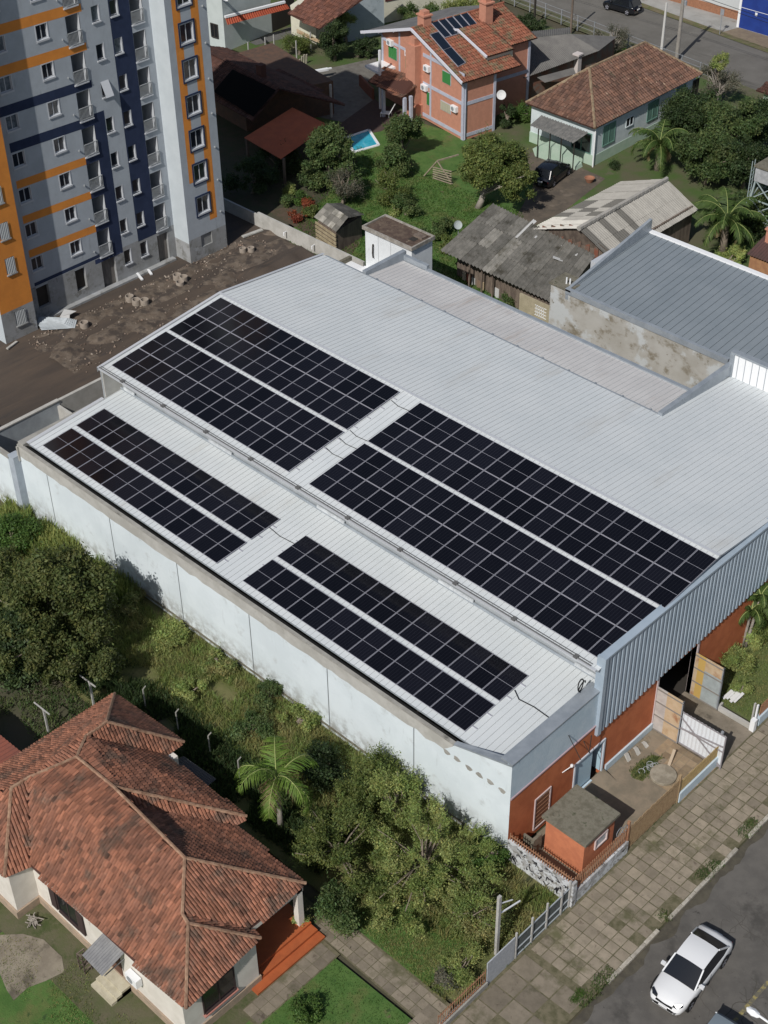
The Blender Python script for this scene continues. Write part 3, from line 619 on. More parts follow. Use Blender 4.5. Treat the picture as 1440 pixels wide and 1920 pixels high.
vm = n_.new('ShaderNodeMix'); vm.data_type = 'RGBA'; vm.blend_type = 'MULTIPLY'; vm.inputs[0].default_value = 1; l_.new(mc.outputs[2], vm.inputs[6]); l_.new(hr.outputs[0], vm.inputs[7]); l_.new(vm.outputs[2], n_['Principled BSDF'].inputs['Base Color'])
r2 = n_.new('ShaderNodeMapRange'); r2.inputs[3].default_value = .12; r2.inputs[4].default_value = .20; l_.new(oi.outputs['Random'], r2.inputs[0]); l_.new(r2.outputs[0], n_['Principled BSDF'].inputs['Roughness'])
PW, PL = 1.026, 2.03
b = MB(); b.quad((.014, .014, .036), (PW-.014, .014, .036), (PW-.014, PL/2-.008, .036), (.014, PL/2-.008, .036)); b.quad((.014, PL/2+.008, .036), (PW-.014, PL/2+.008, .036), (PW-.014, PL-.014, .036), (.014, PL-.014, .036))
pan0 = mk('solar_panel', b, cellm)
b = MB(); b.box(0, 0, 0, .016, PL, .04); b.box(PW-.016, 0, 0, PW, PL, .04); b.box(.016, 0, 0, PW-.016, .016, .04); b.box(.016, PL-.016, 0, PW-.016, PL, .04); b.box(.016, PL/2-.009, 0, PW-.016, PL/2+.009, .0365); b.box(.016, .016, .0, PW-.016, PL-.016, .02)
mk('panel_frame', b, alu, parent=pan0)
ORD = ['first', 'second', 'third', 'fourth', 'fifth', 'sixth', 'seventh', 'eighth', 'ninth', 'tenth', 'eleventh', 'twelfth', 'thirteenth', 'fourteenth', 'fifteenth', 'sixteenth', 'seventeenth', 'eighteenth']
PXP, PYP = 1.058, 2.0623
first = True
def array(x0, y0, z0, ang, cols, rows, gap, desc, rowsd):
    global first
    for r_ in range(rows):
        v0 = r_*PYP+(gap if r_ >= rows//2 else 0)
        for c in range(cols):
            lab = 'black solar panel, %s from left, %s row, %s' % (ORD[c], rowsd[r_], desc)
            if first: o = pan0; first = False; o['label'] = lab
            else:
                o = pan0.copy(); link(o); k = pan0.children[0].copy(); link(k); k.parent = o; o['label'] = lab
            o['category'] = 'solar panel'; o['group'] = 'solar panels on the '+desc
            o.location = (x0+c*PXP, y0+v0*math.cos(ang), z0+v0*math.sin(ang)); o.rotation_euler = (ang, 0, 0)
AU, AL = math.atan(TU), math.atan(TL)
four = ['bottom', 'second-lowest', 'second-highest', 'top']
array(0, 0, 7.80, AU, 14, 4, .195, 'upper roof array nearest the apartments', four)
array(16.32, 0, 7.80, AU, 18, 4, .195, 'upper roof array nearest the street', four)
array(.513, -5.613, 5.37, AL, 14, 2, .283, 'lower roof array nearest the apartments', ['lower', 'upper'])
array(17.25, -5.613, 5.37, AL, 14, 2, .283, 'lower roof array nearest the street', ['lower', 'upper'])
def rails(x0, x1, y0, z0, ang, vs_, ext):
    for v in vs_:
        b = MB(); b.box(x0-ext, y0+v*math.cos(ang)-.02, z0+v*math.sin(ang)-.07, x1+ext*1.6, y0+v*math.cos(ang)+.02, z0+v*math.sin(ang)-.02); PT('mounting_rail', b, alu)
for (x0, x1) in ((0, 14*PXP), (16.32, 35.1)): rails(x0, x1 if x1 < 30 else 35.05, 0, 7.80, AU, [r_*PYP+(.195 if r_ > 1 else 0)+q for r_ in range(4) for q in (.5, 1.5)], .16 if x1 < 30 else .0)
for x0 in (.513, 17.25): rails(x0, x0+14*PXP, -5.613, 5.37, AL, [r_*PYP+(.283 if r_ else 0)+q for r_ in range(2) for q in (.5, 1.5)], .16)
def cable(pts, r=.018, mat=blackr, label='black cable lying across the pale roof between two panel arrays'):
    b = MB(); b.tube(pts, r, 5); return PT('cable', b, mat)
for y in (7.6, 4.4, 3.6, 2.6): cable([(14.9, y, zu(y)+.06), (15.5, y-.12, zu(y)+.03), (16.4, y-.05, zu(y)+.06)])
cable([(15.3, -2.0, zl(-2)+.05), (16.2, -2.1, zl(-2)+.03), (17.4, -2.0, zl(-2)+.05)])
cable([(32.1, -2.3, zl(-2)+.05), (32.6, -2.6, zl(-2)+.03), (33.4, -2.5, zl(-2)+.03), (34.9, -2.6, zl(-2)+.05)], .025)
b = MB(); cx_, cy_ = 34.7, -.85; b.tube([(cx_+.0+.1*math.sin(t*.7), cy_+.28*math.cos(t), 6.6+.3*math.sin(t)) for t in [i*.6 for i in range(18)]], .03, 5); PT('cable_coil', b, blackr)
# ------------------------------------------------------------------ apartment block
AP = Thing('apartment_building', 'tall grey apartment block with orange and navy stripes and unfinished plaster base', 'apartment block', (-22, 14, 0))
apg = M('grey_render', (.41, .45, .49), (.37, .405, .44), scale=1.1, bump=.1, bscale=40, stains=[((.27, .295, .32), 1.5, .58, .78, (1, 1.6, .25))])
apo = M('orange_render', (.72, .27, .05), (.64, .235, .045), scale=1.0, bump=.1, bscale=40, stains=[((.5, .19, .05), 1.4, .6, .8, (1, 1.6, .25))])
apn = M('navy_render', (.016, .027, .065), (.022, .035, .08), scale=1.2)
apw = M('pale_blue_grey_render', (.52, .57, .60), (.48, .53, .56), scale=.9, bump=.1)
appl = M('patchy_cement_plaster', (.27, .275, .27), (.33, .34, .35), scale=.9, bump=.3, stains=[((.185, .185, .175), 1.3, .5, .66), ((.36, .38, .40), .8, .6, .66)])
apf = M('white_window_surround', (.50, .52, .55), rough=.5)
glw = M('window_glass', (.02, .025, .035), rough=.06, spec=.7)
glc = M('curtained_glass', (.16, .19, .22), (.06, .08, .10), scale=3, rough=.15, spec=.6)
FL = 2.545; TOP = 30.0
XG, XT, XR = -18.62, -17.72, -16.98         # grey wall, orange tower, right wing planes
def wall_holes(mb, X, y0, y1, z0, z1, holes, mi=0, dep=.0):
    ys = sorted({y0, y1, *[h[0] for h in holes], *[h[1] for h in holes]}); 
    for a, c in zip(ys[:-1], ys[1:]):
        if c-a < 1e-6: continue
        hs = sorted([(h[2], h[3]) for h in holes if h[0] <= a+1e-6 and h[1] >= c-1e-6]); z = z0
        for h0, h1 in hs+[(z1, z1)]:
            if h0 > z: mb.quad((X, a, z), (X, c, z), (X, c, min(h0, z1)), (X, a, min(h0, z1)), mi)
            z = max(z, h1)
    for h in holes:
        if dep: a, c, z2, z3 = h[:4]; mb.quad((X, a, z2), (X-dep, a, z2), (X-dep, a, z3), (X, a, z3), mi); mb.quad((X, c, z2), (X, c, z3), (X-dep, c, z3), (X-dep, c, z2), 1); mb.quad((X, a, z3), (X-dep, a, z3), (X-dep, c, z3), (X, c, z3), mi); mb.quad((X, a, z2), (X, c, z2), (X-dep, c, z2), (X-dep, a, z2), 1)
nF = 10
base = 2.62
hA = [(7.12, 8.02, 3.78+FL*k, 4.74+FL*k) for k in range(nF)]
hB = [(10.38, 11.22, 3.70+FL*k, 4.66+FL*k) for k in range(nF)]
hP = [(12.66, 13.72, 2.62+FL*k, 4.62+FL*k) for k in range(nF)]
hC = [(14.72, 15.33, 3.68+FL*k, 4.72+FL*k) for k in range(nF)]+[(14.72, 15.33, 1.2, 2.28)]
hD = [(16.2, 16.82, 3.68+FL*k, 4.70+FL*k) for k in range(nF)]+[(16.22, 16.84, 1.24, 2.33)]
hQ = [(17.80, 18.80, 2.66+FL*k, 4.66+FL*k) for k in range(nF)]
b = MB(); wall_holes(b, XG, 5.9, 19.42, base, TOP, hA+hB+hP+hC[:-1]+hD[:-1]+hQ, 0, .22); AP.part('upper_wall', b, [apg, apf])
b = MB(); holes = [(7.1, 8.12, .85, 2.58), (10.41, 11.28, .83, 2.52), hC[-1], hD[-1], (12.7, 13.9, 0.02, 2.5), (17.78, 18.75, .02, 2.3)]; wall_holes(b, XG, 5.9, 19.42, 0, base, holes, 0, .3)
b.box(XG-.05, 5.9, 0, XG+.42, 19.0, .16, 0); AP.part('ground_floor_wall', b, [appl, appl])
b = MB(); b.box(XG-9, 5.9, 0, XG-1.6, 19.4, TOP); b.box(XG-1.6, 5.9, TOP-.3, XG, 19.4, TOP)
for k in range(nF+1): b.box(XG-1.6, 6.0, base+FL*k-.16, XG-.01, 19.4, base+FL*k, 0)
AP.part('building_core', b, apg)
for y0, y1 in ((7.1, 8.12), (10.41, 11.28)):
    b = MB(); b.quad((XG-.28, y0, .8), (XG-.28, y1, .8), (XG-.28, y1, 2.6), (XG-.28, y0, 2.6)); AP.part('dark_opening', b, iron)
bdm = M('grey_boards', (.20, .185, .17), (.13, .12, .11), scale=2, stretch=(1, 3, .4)); b = MB(); b.quad((XG-.25, 12.7, 0), (XG-.25, 13.9, 0), (XG-.25, 13.9, 2.5), (XG-.25, 12.7, 2.5)); AP.part('boarded_door', b, bdm); b = MB(); b.quad((XG-.2, 17.78, 0), (XG-.2, 18.75, 0), (XG-.2, 18.75, 2.3), (XG-.2, 17.78, 2.3)); AP.part('boarded_door', b, bdm)
# painted bands, each 3 mm proud
def band(name, mat, rects, X):
    b = MB()
    for y0, y1, z0, z1 in rects: b.quad((X+.004, y0, z0), (X+.004, y1, z0), (X+.004, y1, z1), (X+.004, y0, z1))
    AP.part(name, b, mat)
for k in range(nF):
    zc_ = 5.05+FL*k
    lf_ = 7.05 if k < 4 else 5.95; rt_ = 13.42 if k < 3 else 14.0
    b = MB(); dz = .56 if k < 3 else .66; zz_ = zc_-.17
    b.quad((XG+.004, lf_, zz_), (XG+.004, 12.64, zz_-.22), (XG+.004, 12.64, zz_+dz-.22), (XG+.004, lf_, zz_+dz))
    b.quad((XG+.004, 12.64, zz_-.22), (XG+.004, rt_, zz_-.24), (XG+.004, rt_, zc_+.09), (XG+.004, 12.64, zc_+.09))
    AP.part('navy_band' if k in (3, 4) else 'orange_band', b, apn if k in (3, 4) else apo)
band('navy_band', apn, [(7.05, 12.64, 2.66, 2.92)], XG)
b = MB(); n = 10
wall_holes(b, XG+.005, 13.45, 14.66, base-.25, 13.0, [h for h in hP if h[3] < 13.2]+[(13.4, 13.73, 2.62+FL*k, 4.62+FL*k) for k in range(4)]); AP.part('navy_column', b, apn)
b = MB(); wall_holes(b, XG+.006, 16.1, 17.78, base-.1, TOP, hD[:-1]); AP.part('navy_column', b, apn)
band('navy_band', M('chipped_navy', (.03, .045, .11), (.25, .3, .36), scale=3, lo_=.55, hi_=.62), [(12.2, 14.66, 2.25, 2.6)], XG)
# windows
def window(X, h, kind, fw=.05, sill=True, cols=2, glass=None, tilt=False):
    y0, y1, z0, z1 = h; b = MB(); d = .12
    for q in ((y0, z0, y0+fw, z1), (y1-fw, z0, y1, z1), (y0, z0, y1, z0+fw), (y0, z1-fw, y1, z1)): b.box(X-d-.03, q[0], q[1], X-d+.03, q[2], q[3])
    if cols == 2: b.box(X-d-.03, (y0+y1)/2-.025, z0, X-d+.04, (y0+y1)/2+.025, z1)
    if kind == 'surround':
        for q in ((y0-.07, z0-.1, y0, z1+.05), (y1, z0-.1, y1+.07, z1+.05), (y0, z1, y1, z1+.05)): b.box(X, q[0], q[1], X+.02, q[2], q[3])
        b.box(X, y0-.07, z0-.12, X+.06, y1+.09, z0)
    elif kind == 'sill': b.box(X-.1, y0-.04, z0-.09, X+.09, y1+.05, z0); b.box(X-.15, y1-.03, z0, X+.012, y1+.05, z1)
    o = AP.part('window', b, apf)
    b = MB(); b.box(X-d-.012, y0+.02, z0+.02, X-d, y1-.02, z1-.02)
    AP.part('pane', b, glass or rnd.choice([glw, glw, glc]), under=o)
for k in range(8):
    window(XG, hA[k], 'surround', glass=glw if k < 4 else glc); window(XG, hB[k], 'surround', glass=glw if k < 4 else None)
    window(XG, hC[k], 'sill', cols=1, glass=glw if k != 6 else glc); window(XG, hD[k], 'sill', cols=1)
window(XG, hC[-1], 'sill', cols=1, glass=iron); window(XG, hD[-1], 'sill', cols=1, glass=glw)
def balcony(X, h, glass):
    y0, y1, z0, z1 = h; b = MB(); b.box(X-1.55, y0+.02, z0, X-1.5, y1-.02, z1); b2 = AP.part('loggia_back', b, apw if not glass else M_door)
    b = MB(); b.box(X-1.5, y1-.02, z0, X, y1+.03, z1); b.box(X-.2, y0-.03, z0-.07, X+.11, y1+.06, z0+.01); q = AP.part('balcony_slab', b, apf)
    b = MB(); b.box(X-1.49, y0+.1, z0+.05, X-1.46, y0+.75, z0+1.8); AP.part('balcony_door', b, glw, under=b2)
    b = MB(); b.box(X+.06, y0, z0+.88, X+.10, y1+.04, z0+.93); b.box(X+.06, y0, z0+.08, X+.10, y1+.04, z0+.12)
    k = 11
    for i in range(k+1): yy = y0+(y1+.02-y0)*i/k; b.box(X+.07, yy-.008, z0+.1, X+.09, yy+.014, z0+.9)
    b.box(X, y1+.0, z0+.88, X+.08, y1+.04, z0+.93); AP.part('railing', b, M_rail)
M_rail = M('pale_railing', (.34, .36, .37), rough=.4); M_door = apw
for k in range(8): balcony(XG, hP[k], False); balcony(XG, hQ[k], False)
# orange tower at the left
hO = [(4.62, 5.32, 4.92+FL*k, 6.08+FL*k) for k in range(9)]
b = MB(); wall_holes(b, XT, 3.55, 6.18, 2.28, TOP, hO, 0, .15); b.quad((XT, 6.18, 2.28), (XG, 6.18, 2.28), (XG, 6.18, TOP), (XT, 6.18, TOP)); AP.part('orange_tower_wall', b, [apo, apo])
b = MB(); wall_holes(b, XT, 3.55, 6.18, 0, 2.28, [(4.6, 5.4, .98, 2.05)], 0, .15); b.quad((XT, 6.18, 0), (XG, 6.18, 0), (XG, 6.18, 2.28), (XT, 6.18, 2.28)); AP.part('plaster_base', b, [appl, appl])
b = MB(); b.box(XT-12, 3.55, 0, XT-.2, 3.6, TOP); b.quad((XT-.2, 3.55, 0), (XT, 3.55, 0), (XT, 3.55, TOP), (XT-.2, 3.55, TOP)); b.box(XT-12, 3.6, TOP-.3, XT, 6.1, TOP); AP.part('pale_side_wall', b, apw)
sh = M('ribbed_shutter', (.28, .33, .33), (.16, .2, .2), scale=9, stretch=(1, 3, .2))
for h in hO[:3]+[(4.6, 5.4, .98, 2.05)]:
    b = MB(); b.corr((XT-.03, h[0], h[2]), (XT+.07, h[1], h[2]), (XT+.07, h[1], h[3]), (XT-.03, h[0], h[3]), .12, .02); o = AP.part('shutter', b, M_rail); b = MB(); b.box(XT, h[0]-.04, h[2]-.1, XT+.1, h[1]+.08, h[2]-.02); AP.part('sill', b, appl, under=o)
# right wing: pale side + grey front with orange frame stripe
b = MB(); b.quad((XG-.01, 19.40, 1.6), (XR, 19.40, 1.6), (XR, 19.40, TOP), (XG-.01, 19.40, TOP)); b.box(XR-9, 19.5, 0, XR-.4, 22.9, TOP); b.quad((XR, 22.96, 0), (XR-9, 22.96, 0), (XR-9, 22.96, TOP), (XR, 22.96, TOP)); b.box(XR-9, 19.5, TOP-.2, XR-.02, 22.9, TOP-.01); AP.part('pale_side_wall', b, apw)
hW = [(20.50, 21.58, 3.58+FL*k, 4.84+FL*k) for k in range(9)]
b = MB(); wall_holes(b, XR, 19.40, 22.96, 1.85, TOP, hW, 0, .16); AP.part('upper_wall', b, [apg, apf])
b = MB(); wall_holes(b, XR, 19.40, 22.96, 0, 1.85, [(20.54, 21.57, .9, 1.85)], 0, .12); b.quad((XG-.01, 19.405, 0), (XR, 19.405, 0), (XR, 19.405, 1.6), (XG-.01, 19.405, 1.6)); b.quad((XR-.1, 20.5, .9), (XR-.1, 21.6, .9), (XR-.1, 21.6, 2.35), (XR-.1, 20.5, 2.35)); AP.part('ground_floor_wall', b, [appl, appl])
b = MB(); b.quad((XR+.004, 19.98, 6.2), (XR+.004, 20.38, 6.2), (XR+.004, 20.38, TOP), (XR+.004, 19.98, TOP)); wall_holes(b, XR+.004, 20.38, 20.64, 6.2, TOP, [(20.38, 20.64, h[2]-.14, h[3]+.1) for h in hW[1:]]); wall_holes(b, XR+.004, 21.54, 22.22, 2.75, TOP, [(21.54, 21.7, h[2]-.14, h[3]+.1) for h in hW]); AP.part('orange_stripe', b, apo)
b = MB(); wall_holes(b, XR+.004, 20.38, 20.48, 6.2, TOP, []); wall_holes(b, XR+.004, 21.62, 21.72, 6.0, TOP, [])
for h in hW[:8]:
    y0, y1, z0, z1 = h; z0 -= .13; y0 -= .08; y1 += .08; z1 += .1
    b2 = MB()
    for q in ((y0-.09, z0-.1, y0, z1+.09), (y1, z0-.1, y1+.09, z1+.09), (y0, z1, y1, z1+.09), (y0, z0-.1, y1, z0)): b2.box(XR, q[0], q[1], XR+.06, q[2], q[3])
    AP.part('navy_window_frame', b2, apn); window(XR, h, 'surround', glass=glw)
for k in range(9):
    b = MB(); b.lathe((XR+.08, 22.55, 3.1+FL*k), [(0, .08), (.05, .06), (.05, -.05), (0, -.06)], 8); b.box(XR, 22.5, 3.06+FL*k, XR+.08, 22.6, 3.12+FL*k); b.lathe((XG+.08, 12.2, 3.3+FL*k), [(0, .06), (.05, .05), (.05, -.05), (0, -.06)], 8); AP.part('wall_fitting', b, M_rail)
b = MB(); wy, wz = (14.66, 12.55); 
AP.part('open_window', MB().add([(XG, 14.7, 14.95), (XG, 15.35, 14.95), (XG+.45, 15.35, 13.95), (XG+.45, 14.7, 13.95)], [(0, 1, 2, 3)]), apf)
# ------------------------------------------------------------------ low walls on the dirt side
b = MB(); a = g(485, 397, 1.2); c = g(656, 483, 1.2); b.box(-9.6, 24.5, 0, -.6, 24.68, 1.5) if False else None
ya = (a[1]+c[1])/2; b.box(a[0], ya, 0, c[0]+1.2, ya+.18, 1.2); b.box(a[0]-16, ya+.01, 0, a[0], ya+.16, 1.0); 
solo('boundary_wall', b, concrete_l, 'grey concrete boundary wall between the dirt lot and the green garden', 'wall')
for u, v in ((517, 440), (568, 466)):
    b = MB(); p = g(u, v, .9); b.tube([(p[0], ya, .75), (p[0]+.1, ya-.35, .8)], .05, 6); b.tube([(p[0]+.1, ya-.35, .8), (p[0]+.1, ya-.35, .55)], .05, 6); solo('drain_pipe', b, whitep, 'white drain pipe stub on the grey boundary wall, %s one' % ('left' if u < 540 else 'right'), 'pipe', 'drain pipe stubs on the boundary wall')
z1 = zc(0, 640, 3)
b = MB(); YB = [z1(0, 500, 2.3), z1(325, 330, 2.3), z1(570, 205, 2.3)]; xw = (YB[0][0]+YB[1][0])/2
b.box(xw-.1, -14, 0, xw+.1, YB[1][1], 2.3, 0); b.box(xw-.12, -14, 2.3, xw+.14, YB[1][1], 2.38, 1); xw2 = YB[2][0]; b.box(xw2-.1, YB[1][1]-.1, 0, xw2+.12, YB[2][1]+1.2, 2.3, 1); b.box(xw-.1, YB[1][1]-.2, 0, -1.1, YB[1][1], 2.0, 1)
solo('yard_wall', b, [M('painted_yard_wall', (.36, .40, .43), (.30, .33, .36), scale=1.2), concrete_l], 'low yard wall with pale coping between dirt lot and warehouse end', 'wall')
b = MB(); b.box(-40, YW-.45, 0, -1.56, YW-.25, 4.1, 0); b.box(-40, YW-.5, 4.1, -1.5, YW-.2, 4.22, 1); solo('side_boundary_wall', b, [white_wall, concrete], 'white rendered wall continuing from the warehouse corner at left edge', 'wall')
sheet('back_yard_floor', [(-3.5, -6.5), (-1, -6.5), (-1, -.5), (-3.5, -.5)], .008, yardc)
# concrete rings, sheet stack, planks
zz = zc(0, 320, 3); cr = M('concrete_rings', (.36, .31, .26), (.28, .24, .20), scale=3)
rings = [(995, 588), (1032, 598), (1012, 628), (728, 708), (765, 728), (812, 728), (472, 856), (1365, 440), (1412, 436)]
for i, (x, y) in enumerate(rings):
    p = zz(x, y, .35); b = MB(); r = .30 if i < 7 else .25; b.lathe((p[0], p[1], 0), [(r-.06, .05), (r-.06, .42), (r, .42), (r, 0)], 20)
    b.lathe((p[0], p[1], .0), [(0, .06), (r-.05, .06)], 16)
    wh = ['in the right heap, leftmost', 'in the right heap, far one', 'in the right heap, front one', 'in the left heap, leftmost', 'in the left heap, middle one', 'in the left heap, rightmost', 'alone beside the stack of metal sheets', 'by the block corner, left one', 'by the block corner, right one'][i]
    solo('concrete_ring', b, cr, 'concrete well ring lying on the dirt '+wh, 'concrete ring', 'concrete rings on the dirt')
p = [zz(230, 890, .2), zz(420, 880, .2), zz(430, 825, .35), zz(240, 835, .35)]
for i in range(6):
    b = MB(); dz = i*.05; s = .12*i; b.corr((p[0][0]-s, p[0][1]+.1*i*.3, .1+dz), (p[3][0]-s*.5-.2, p[3][1], .12+dz), (p[2][0]-s*.5, p[2][1]-.1*i, .16+dz), (p[1][0]-s, p[1][1]-.08*i, .12+dz), .24, .05)
    solo('metal_sheet', b, M('galvanised_sheet', (.36, .40, .43), (.25, .28, .30), scale=2, rough=.5) if i == 0 else bpy.data.materials['galvanised_sheet'], 'corrugated metal sheet, %s from the ground in the loose stack by the building' % ORD[i], 'metal sheet', 'stack of corrugated sheets')
b = MB(); q = zz(375, 800, .5); b.poly([(q[0], q[1]-.6, .45), (q[0]+.35, q[1], .5), (q[0]+.2, q[1]+.7, .42), (q[0]-.4, q[1]+.1, .6)]); b.poly([(q[0], q[1]-.6, .45), (q[0]+.35, q[1], .5), (q[0]+.5, q[1]-.2, .1)]); solo('tarpaulin', b, M('dusty_tarp', (.5, .5, .49)), 'crumpled white tarpaulin on top of the metal sheet stack', 'tarpaulin')
for i, (x0, y0, x1_, y1_) in enumerate([(770, 575, 800, 612), (832, 555, 852, 582), (40, 1000, 95, 960), (165, 610, 275, 570)]):
    f = zz if i < 3 else zc(400, 240, 3); a = f(x0, y0, .15); c = f(x1_, y1_, .12); b = MB(); b.beam((a[0], a[1], .12), (c[0], c[1], .1), .18 if i < 3 else .3, .1)
    solo('plank', b, concrete_l if i > 1 else whitep, ['white board leaning at the wall foot left of its twin', 'white board leaning at the wall foot, right one', 'pale plank at the foot of the orange tower', 'pale concrete beam half buried in the dark soil'][i], 'plank')
# ------------------------------------------------------------------ white tank tower behind the warehouse
t0 = MB(); t0.box(-2.3, 23.0, 0, 1.98, 25.0, 6.72, 0)
for x in (-1.1, .05): t0.box(x, 22.99, .5, x+.03, 23.0, 6.6, 1)
TW = Thing('tank_house', 'tall white rendered tank house with a mossy flat roof behind the warehouse', 'tank house', (-.1, 24, 0))
TW.part('wall', t0, [M('white_stained_plaster', (.72, .75, .77), (.64, .67, .69), scale=.8, stains=[((.16, .14, .12), 1.5, .66, .76, (1.5, 1.5, .3))]), seam])
b = MB(); b.box(-2.45, 22.85, 6.72, 2.12, 25.12, 6.86, 0); b.box(-2.45, 22.85, 6.86, 2.12, 22.97, 6.98, 0); b.box(-2.45, 25.0, 6.86, 2.12, 25.12, 6.98, 0); b.box(2.0, 22.97, 6.86, 2.12, 25.0, 6.98, 0); b.box(-2.45, 22.97, 6.86, -2.33, 25.0, 6.98, 0)
r_ = TW.part('roof', b, M('stained_roof_rim', (.36, .34, .31), (.22, .2, .17), scale=3))
b = MB(); b.box(-2.33, 22.97, 6.861, 2.0, 25.0, 6.88, 0); TW.part('moss_bed', b, M('brown_moss', (.075, .05, .04), (.13, .095, .07), scale=2.5, bump=.8, bscale=12, stains=[((.28, .24, .18), 5, .62, .72)]), under=r_)
b = MB(); b.box(1.0, 23.7, 6.885, 1.5, 24.2, 6.9, 1); b.box(.95, 24.2, 6.88, 1.75, 24.75, 7.0, 0); TW.part('hatch', b, [wood, iron], under=r_)
b = MB(); b.tube([(-1.5, 22.9, 5.9), (-1.52, 22.88, 5.2), (-1.47, 22.88, 4.9)], .05, 6); TW.part('pipe', b, iron)
b = MB(); b.box(-4.0, 21.5, 0, -2.4, 23.2, 3.6, 0); b.box(-2.4, 21.2, 0, 3.0, 23.0, 3.9, 0); b.box(-4.2, 21.4, 3.6, -2.3, 21.7, 3.9, 1); b.box(-4.2, 21.4, 3.6, -3.95, 23.3, 3.9, 1); solo('annex_wall', b, [whitep, mossy], 'low white annex wall with mossy coping in front of the tank house', 'wall')
# ------------------------------------------------------------------ neighbouring blue-grey roofed building
NB = Thing('neighbour_hall', 'hall with blue-grey ribbed roof and stained bare concrete side wall', 'hall', (22, 30, 0))
b = MB(); b.box(13.1, 25.12, 0, 24.98, 25.4, 7.15); b.box(11.9, 25.15, 0, 13.1, 26.6, 7.2)
NB.part('side_wall', b, M('stained_concrete', (.41, .40, .37), (.34, .325, .29), scale=.55, bump=.3, stains=[((.20, .175, .13), .8, .50, .66, (1, 1, 1.2)), ((.47, .49, .49), .45, .52, .6), ((.17, .15, .11), 2.2, .62, .72)]))
b = MB(); b.box(11.8, 25.05, 7.2, 13.5, 26.7, 7.32); sl = NB.part('slab', b, mossy)
b = MB(); b.tube([(12.75, 25.6, 7.3), (12.75, 25.6, 7.75)], .05, 6); b.tube([(12.95, 25.7, 7.3), (12.95, 25.7, 7.7)], .05, 6); NB.part('vent_pipe', b, whitep, under=sl)
broof = M('blue_grey_roof', (.185, .215, .24), (.215, .245, .27), scale=.3, rough=.5, spec=.4); bseam = M('blue_roof_seam', (.09, .105, .12), rough=.6)
zn = lambda y: 7.25+.09*(y-25.3)
b = MB(); b.corr((13.3, 25.3, zn(25.3)), (60, 25.3, zn(25.3)), (60, 33.4, zn(33.4)), (13.3, 33.4, zn(33.4)), .48, .03, 0, 1, rib=[(0, 0), (.07, 0), (.1, 1), (.15, 1), (.18, 0)]); NB.part('roof', b, [broof, bseam])
b = MB(); b.box(13.2, 33.4, 7.4, 60, 33.75, zn(33.4)+.1); NB.part('ridge_flashing', b, whitep)
b = MB(); b.add([(13.1, 25.1, 7.3), (13.3, 25.1, 7.3), (13.3, 33.6, 8.9), (13.1, 33.6, 8.9), (13.1, 25.1, 6.6), (13.3, 25.1, 6.6), (13.3, 33.6, 6.6), (13.1, 33.6, 6.6)], [(0, 1, 2, 3), (0, 4, 5, 1), (1, 5, 6, 2), (3, 2, 6, 7), (0, 3, 7, 4)]); b.box(13.1, 25.05, 7.0, 25.0, 25.3, 7.36); NB.part('parapet_flashing', b, flash)
b = MB(); b.box(12.6, 28.2, 6.2, 13.1, 30.5, 7.8); NB.part('side_step', b, flash_l)
b = MB(); b.box(13.1, 25.4, 0, 60, 33.7, 7.0); NB.part('hall_walls', b, concrete)
# ------------------------------------------------------------------ tiled villa, bottom left
s3 = zc(0, 1280, 2.3226)
VH = Thing('villa', 'white villa with large hipped red tiled roof and orange porch, bottom left', 'house', (27, -19, 0))
vt = lambda rr, p: (lambda k: (k*1.0, k*.97, k*.95))(.62+.62*rr.random()+(.3 if rr.random() < .05 else 0)-(.22 if rr.random() < .12 else 0))
EZ = 2.9
ec = (32.35, -22.3, EZ); e1 = (32.05, -18.1, EZ)       # front room eave corners
F = s3(820, 1050, 4.4); Rb = s3(795, 1010, 4.5)
ZR = 5.45
Rr = s3(805, 765, ZR); M1 = s3(495, 455, ZR); M0 = s3(335, 325, ZR); v1 = s3(375, 235, ZR-.1); P1b = s3(465, 172, ZR)
e2 = (31.4, -14.95, EZ); e2b = (31.4, -18.1, EZ); e3 = (26.9, -14.25, EZ); e3b = (26.9, -14.95, EZ)
e4 = (21.5, -13.3, EZ); e4b = (21.5, -14.4, EZ); P1 = s3(500, 50, EZ)
wL = (21.9, -23.5, EZ); val = (22.2, -22.4, EZ); L1 = s3(125, 415, 5.1); L2 = s3(50, 460, 5.0)
we = s3(97, 305, EZ); bw = (we[0]-.3, -23.6, EZ); L3 = (we[0]+4.0, L2[1], 5.0)
rt, ut = MB(), MB()
M1b = s3(500, 525, ZR-.5)
faces = [
 [val, ec, F, Rb, Rr, M1, M0, L1], [ec, e1, F], [e1, e2b, Rb, F], [e2b, e2, Rr, Rb],
 [e2, e3b, M1b, Rr], [e3b, e3, M1, M1b], [e3, e4b, v1, M0, M1], [e4b, e4, P1b, v1],
 [e4, P1, P1b], [P1, we, bw, L2, L1, M0, v1, P1b], [wL, val, L1, L2], [bw, wL, L2],
]
def fix_plane(P):
    return P
for i, f in enumerate(faces): 
    for k in range(1, len(f)-1) if len(f) > 4 else [None]:
        pass
    tiles(rt, f, .15, .27, .042, tones=vt, mi=0, mi_base=1, base=False, seed=i)
ro = VH.part('roof', rt, [tile_bl, under])
b = MB()
for a, c in ((ec, F), (F, e1), (F, Rb), (Rb, Rr), (Rr, e2), (Rr, M1), (M1, e3), (M1, M0), (M0, v1), (v1, P1b), (P1b, P1), (P1b, e4), (L2, wL), (M0, L1), (L1, L2)): ridge(b, a, c, .085, 0, seed=int(a[0]*10))
VH.part('ridge_tiles', b, ridge_m, under=ro)
b = MB()
b.box(21.95, -22.22, 0, 31.9, -15.4, 2.9); 
b.d = None
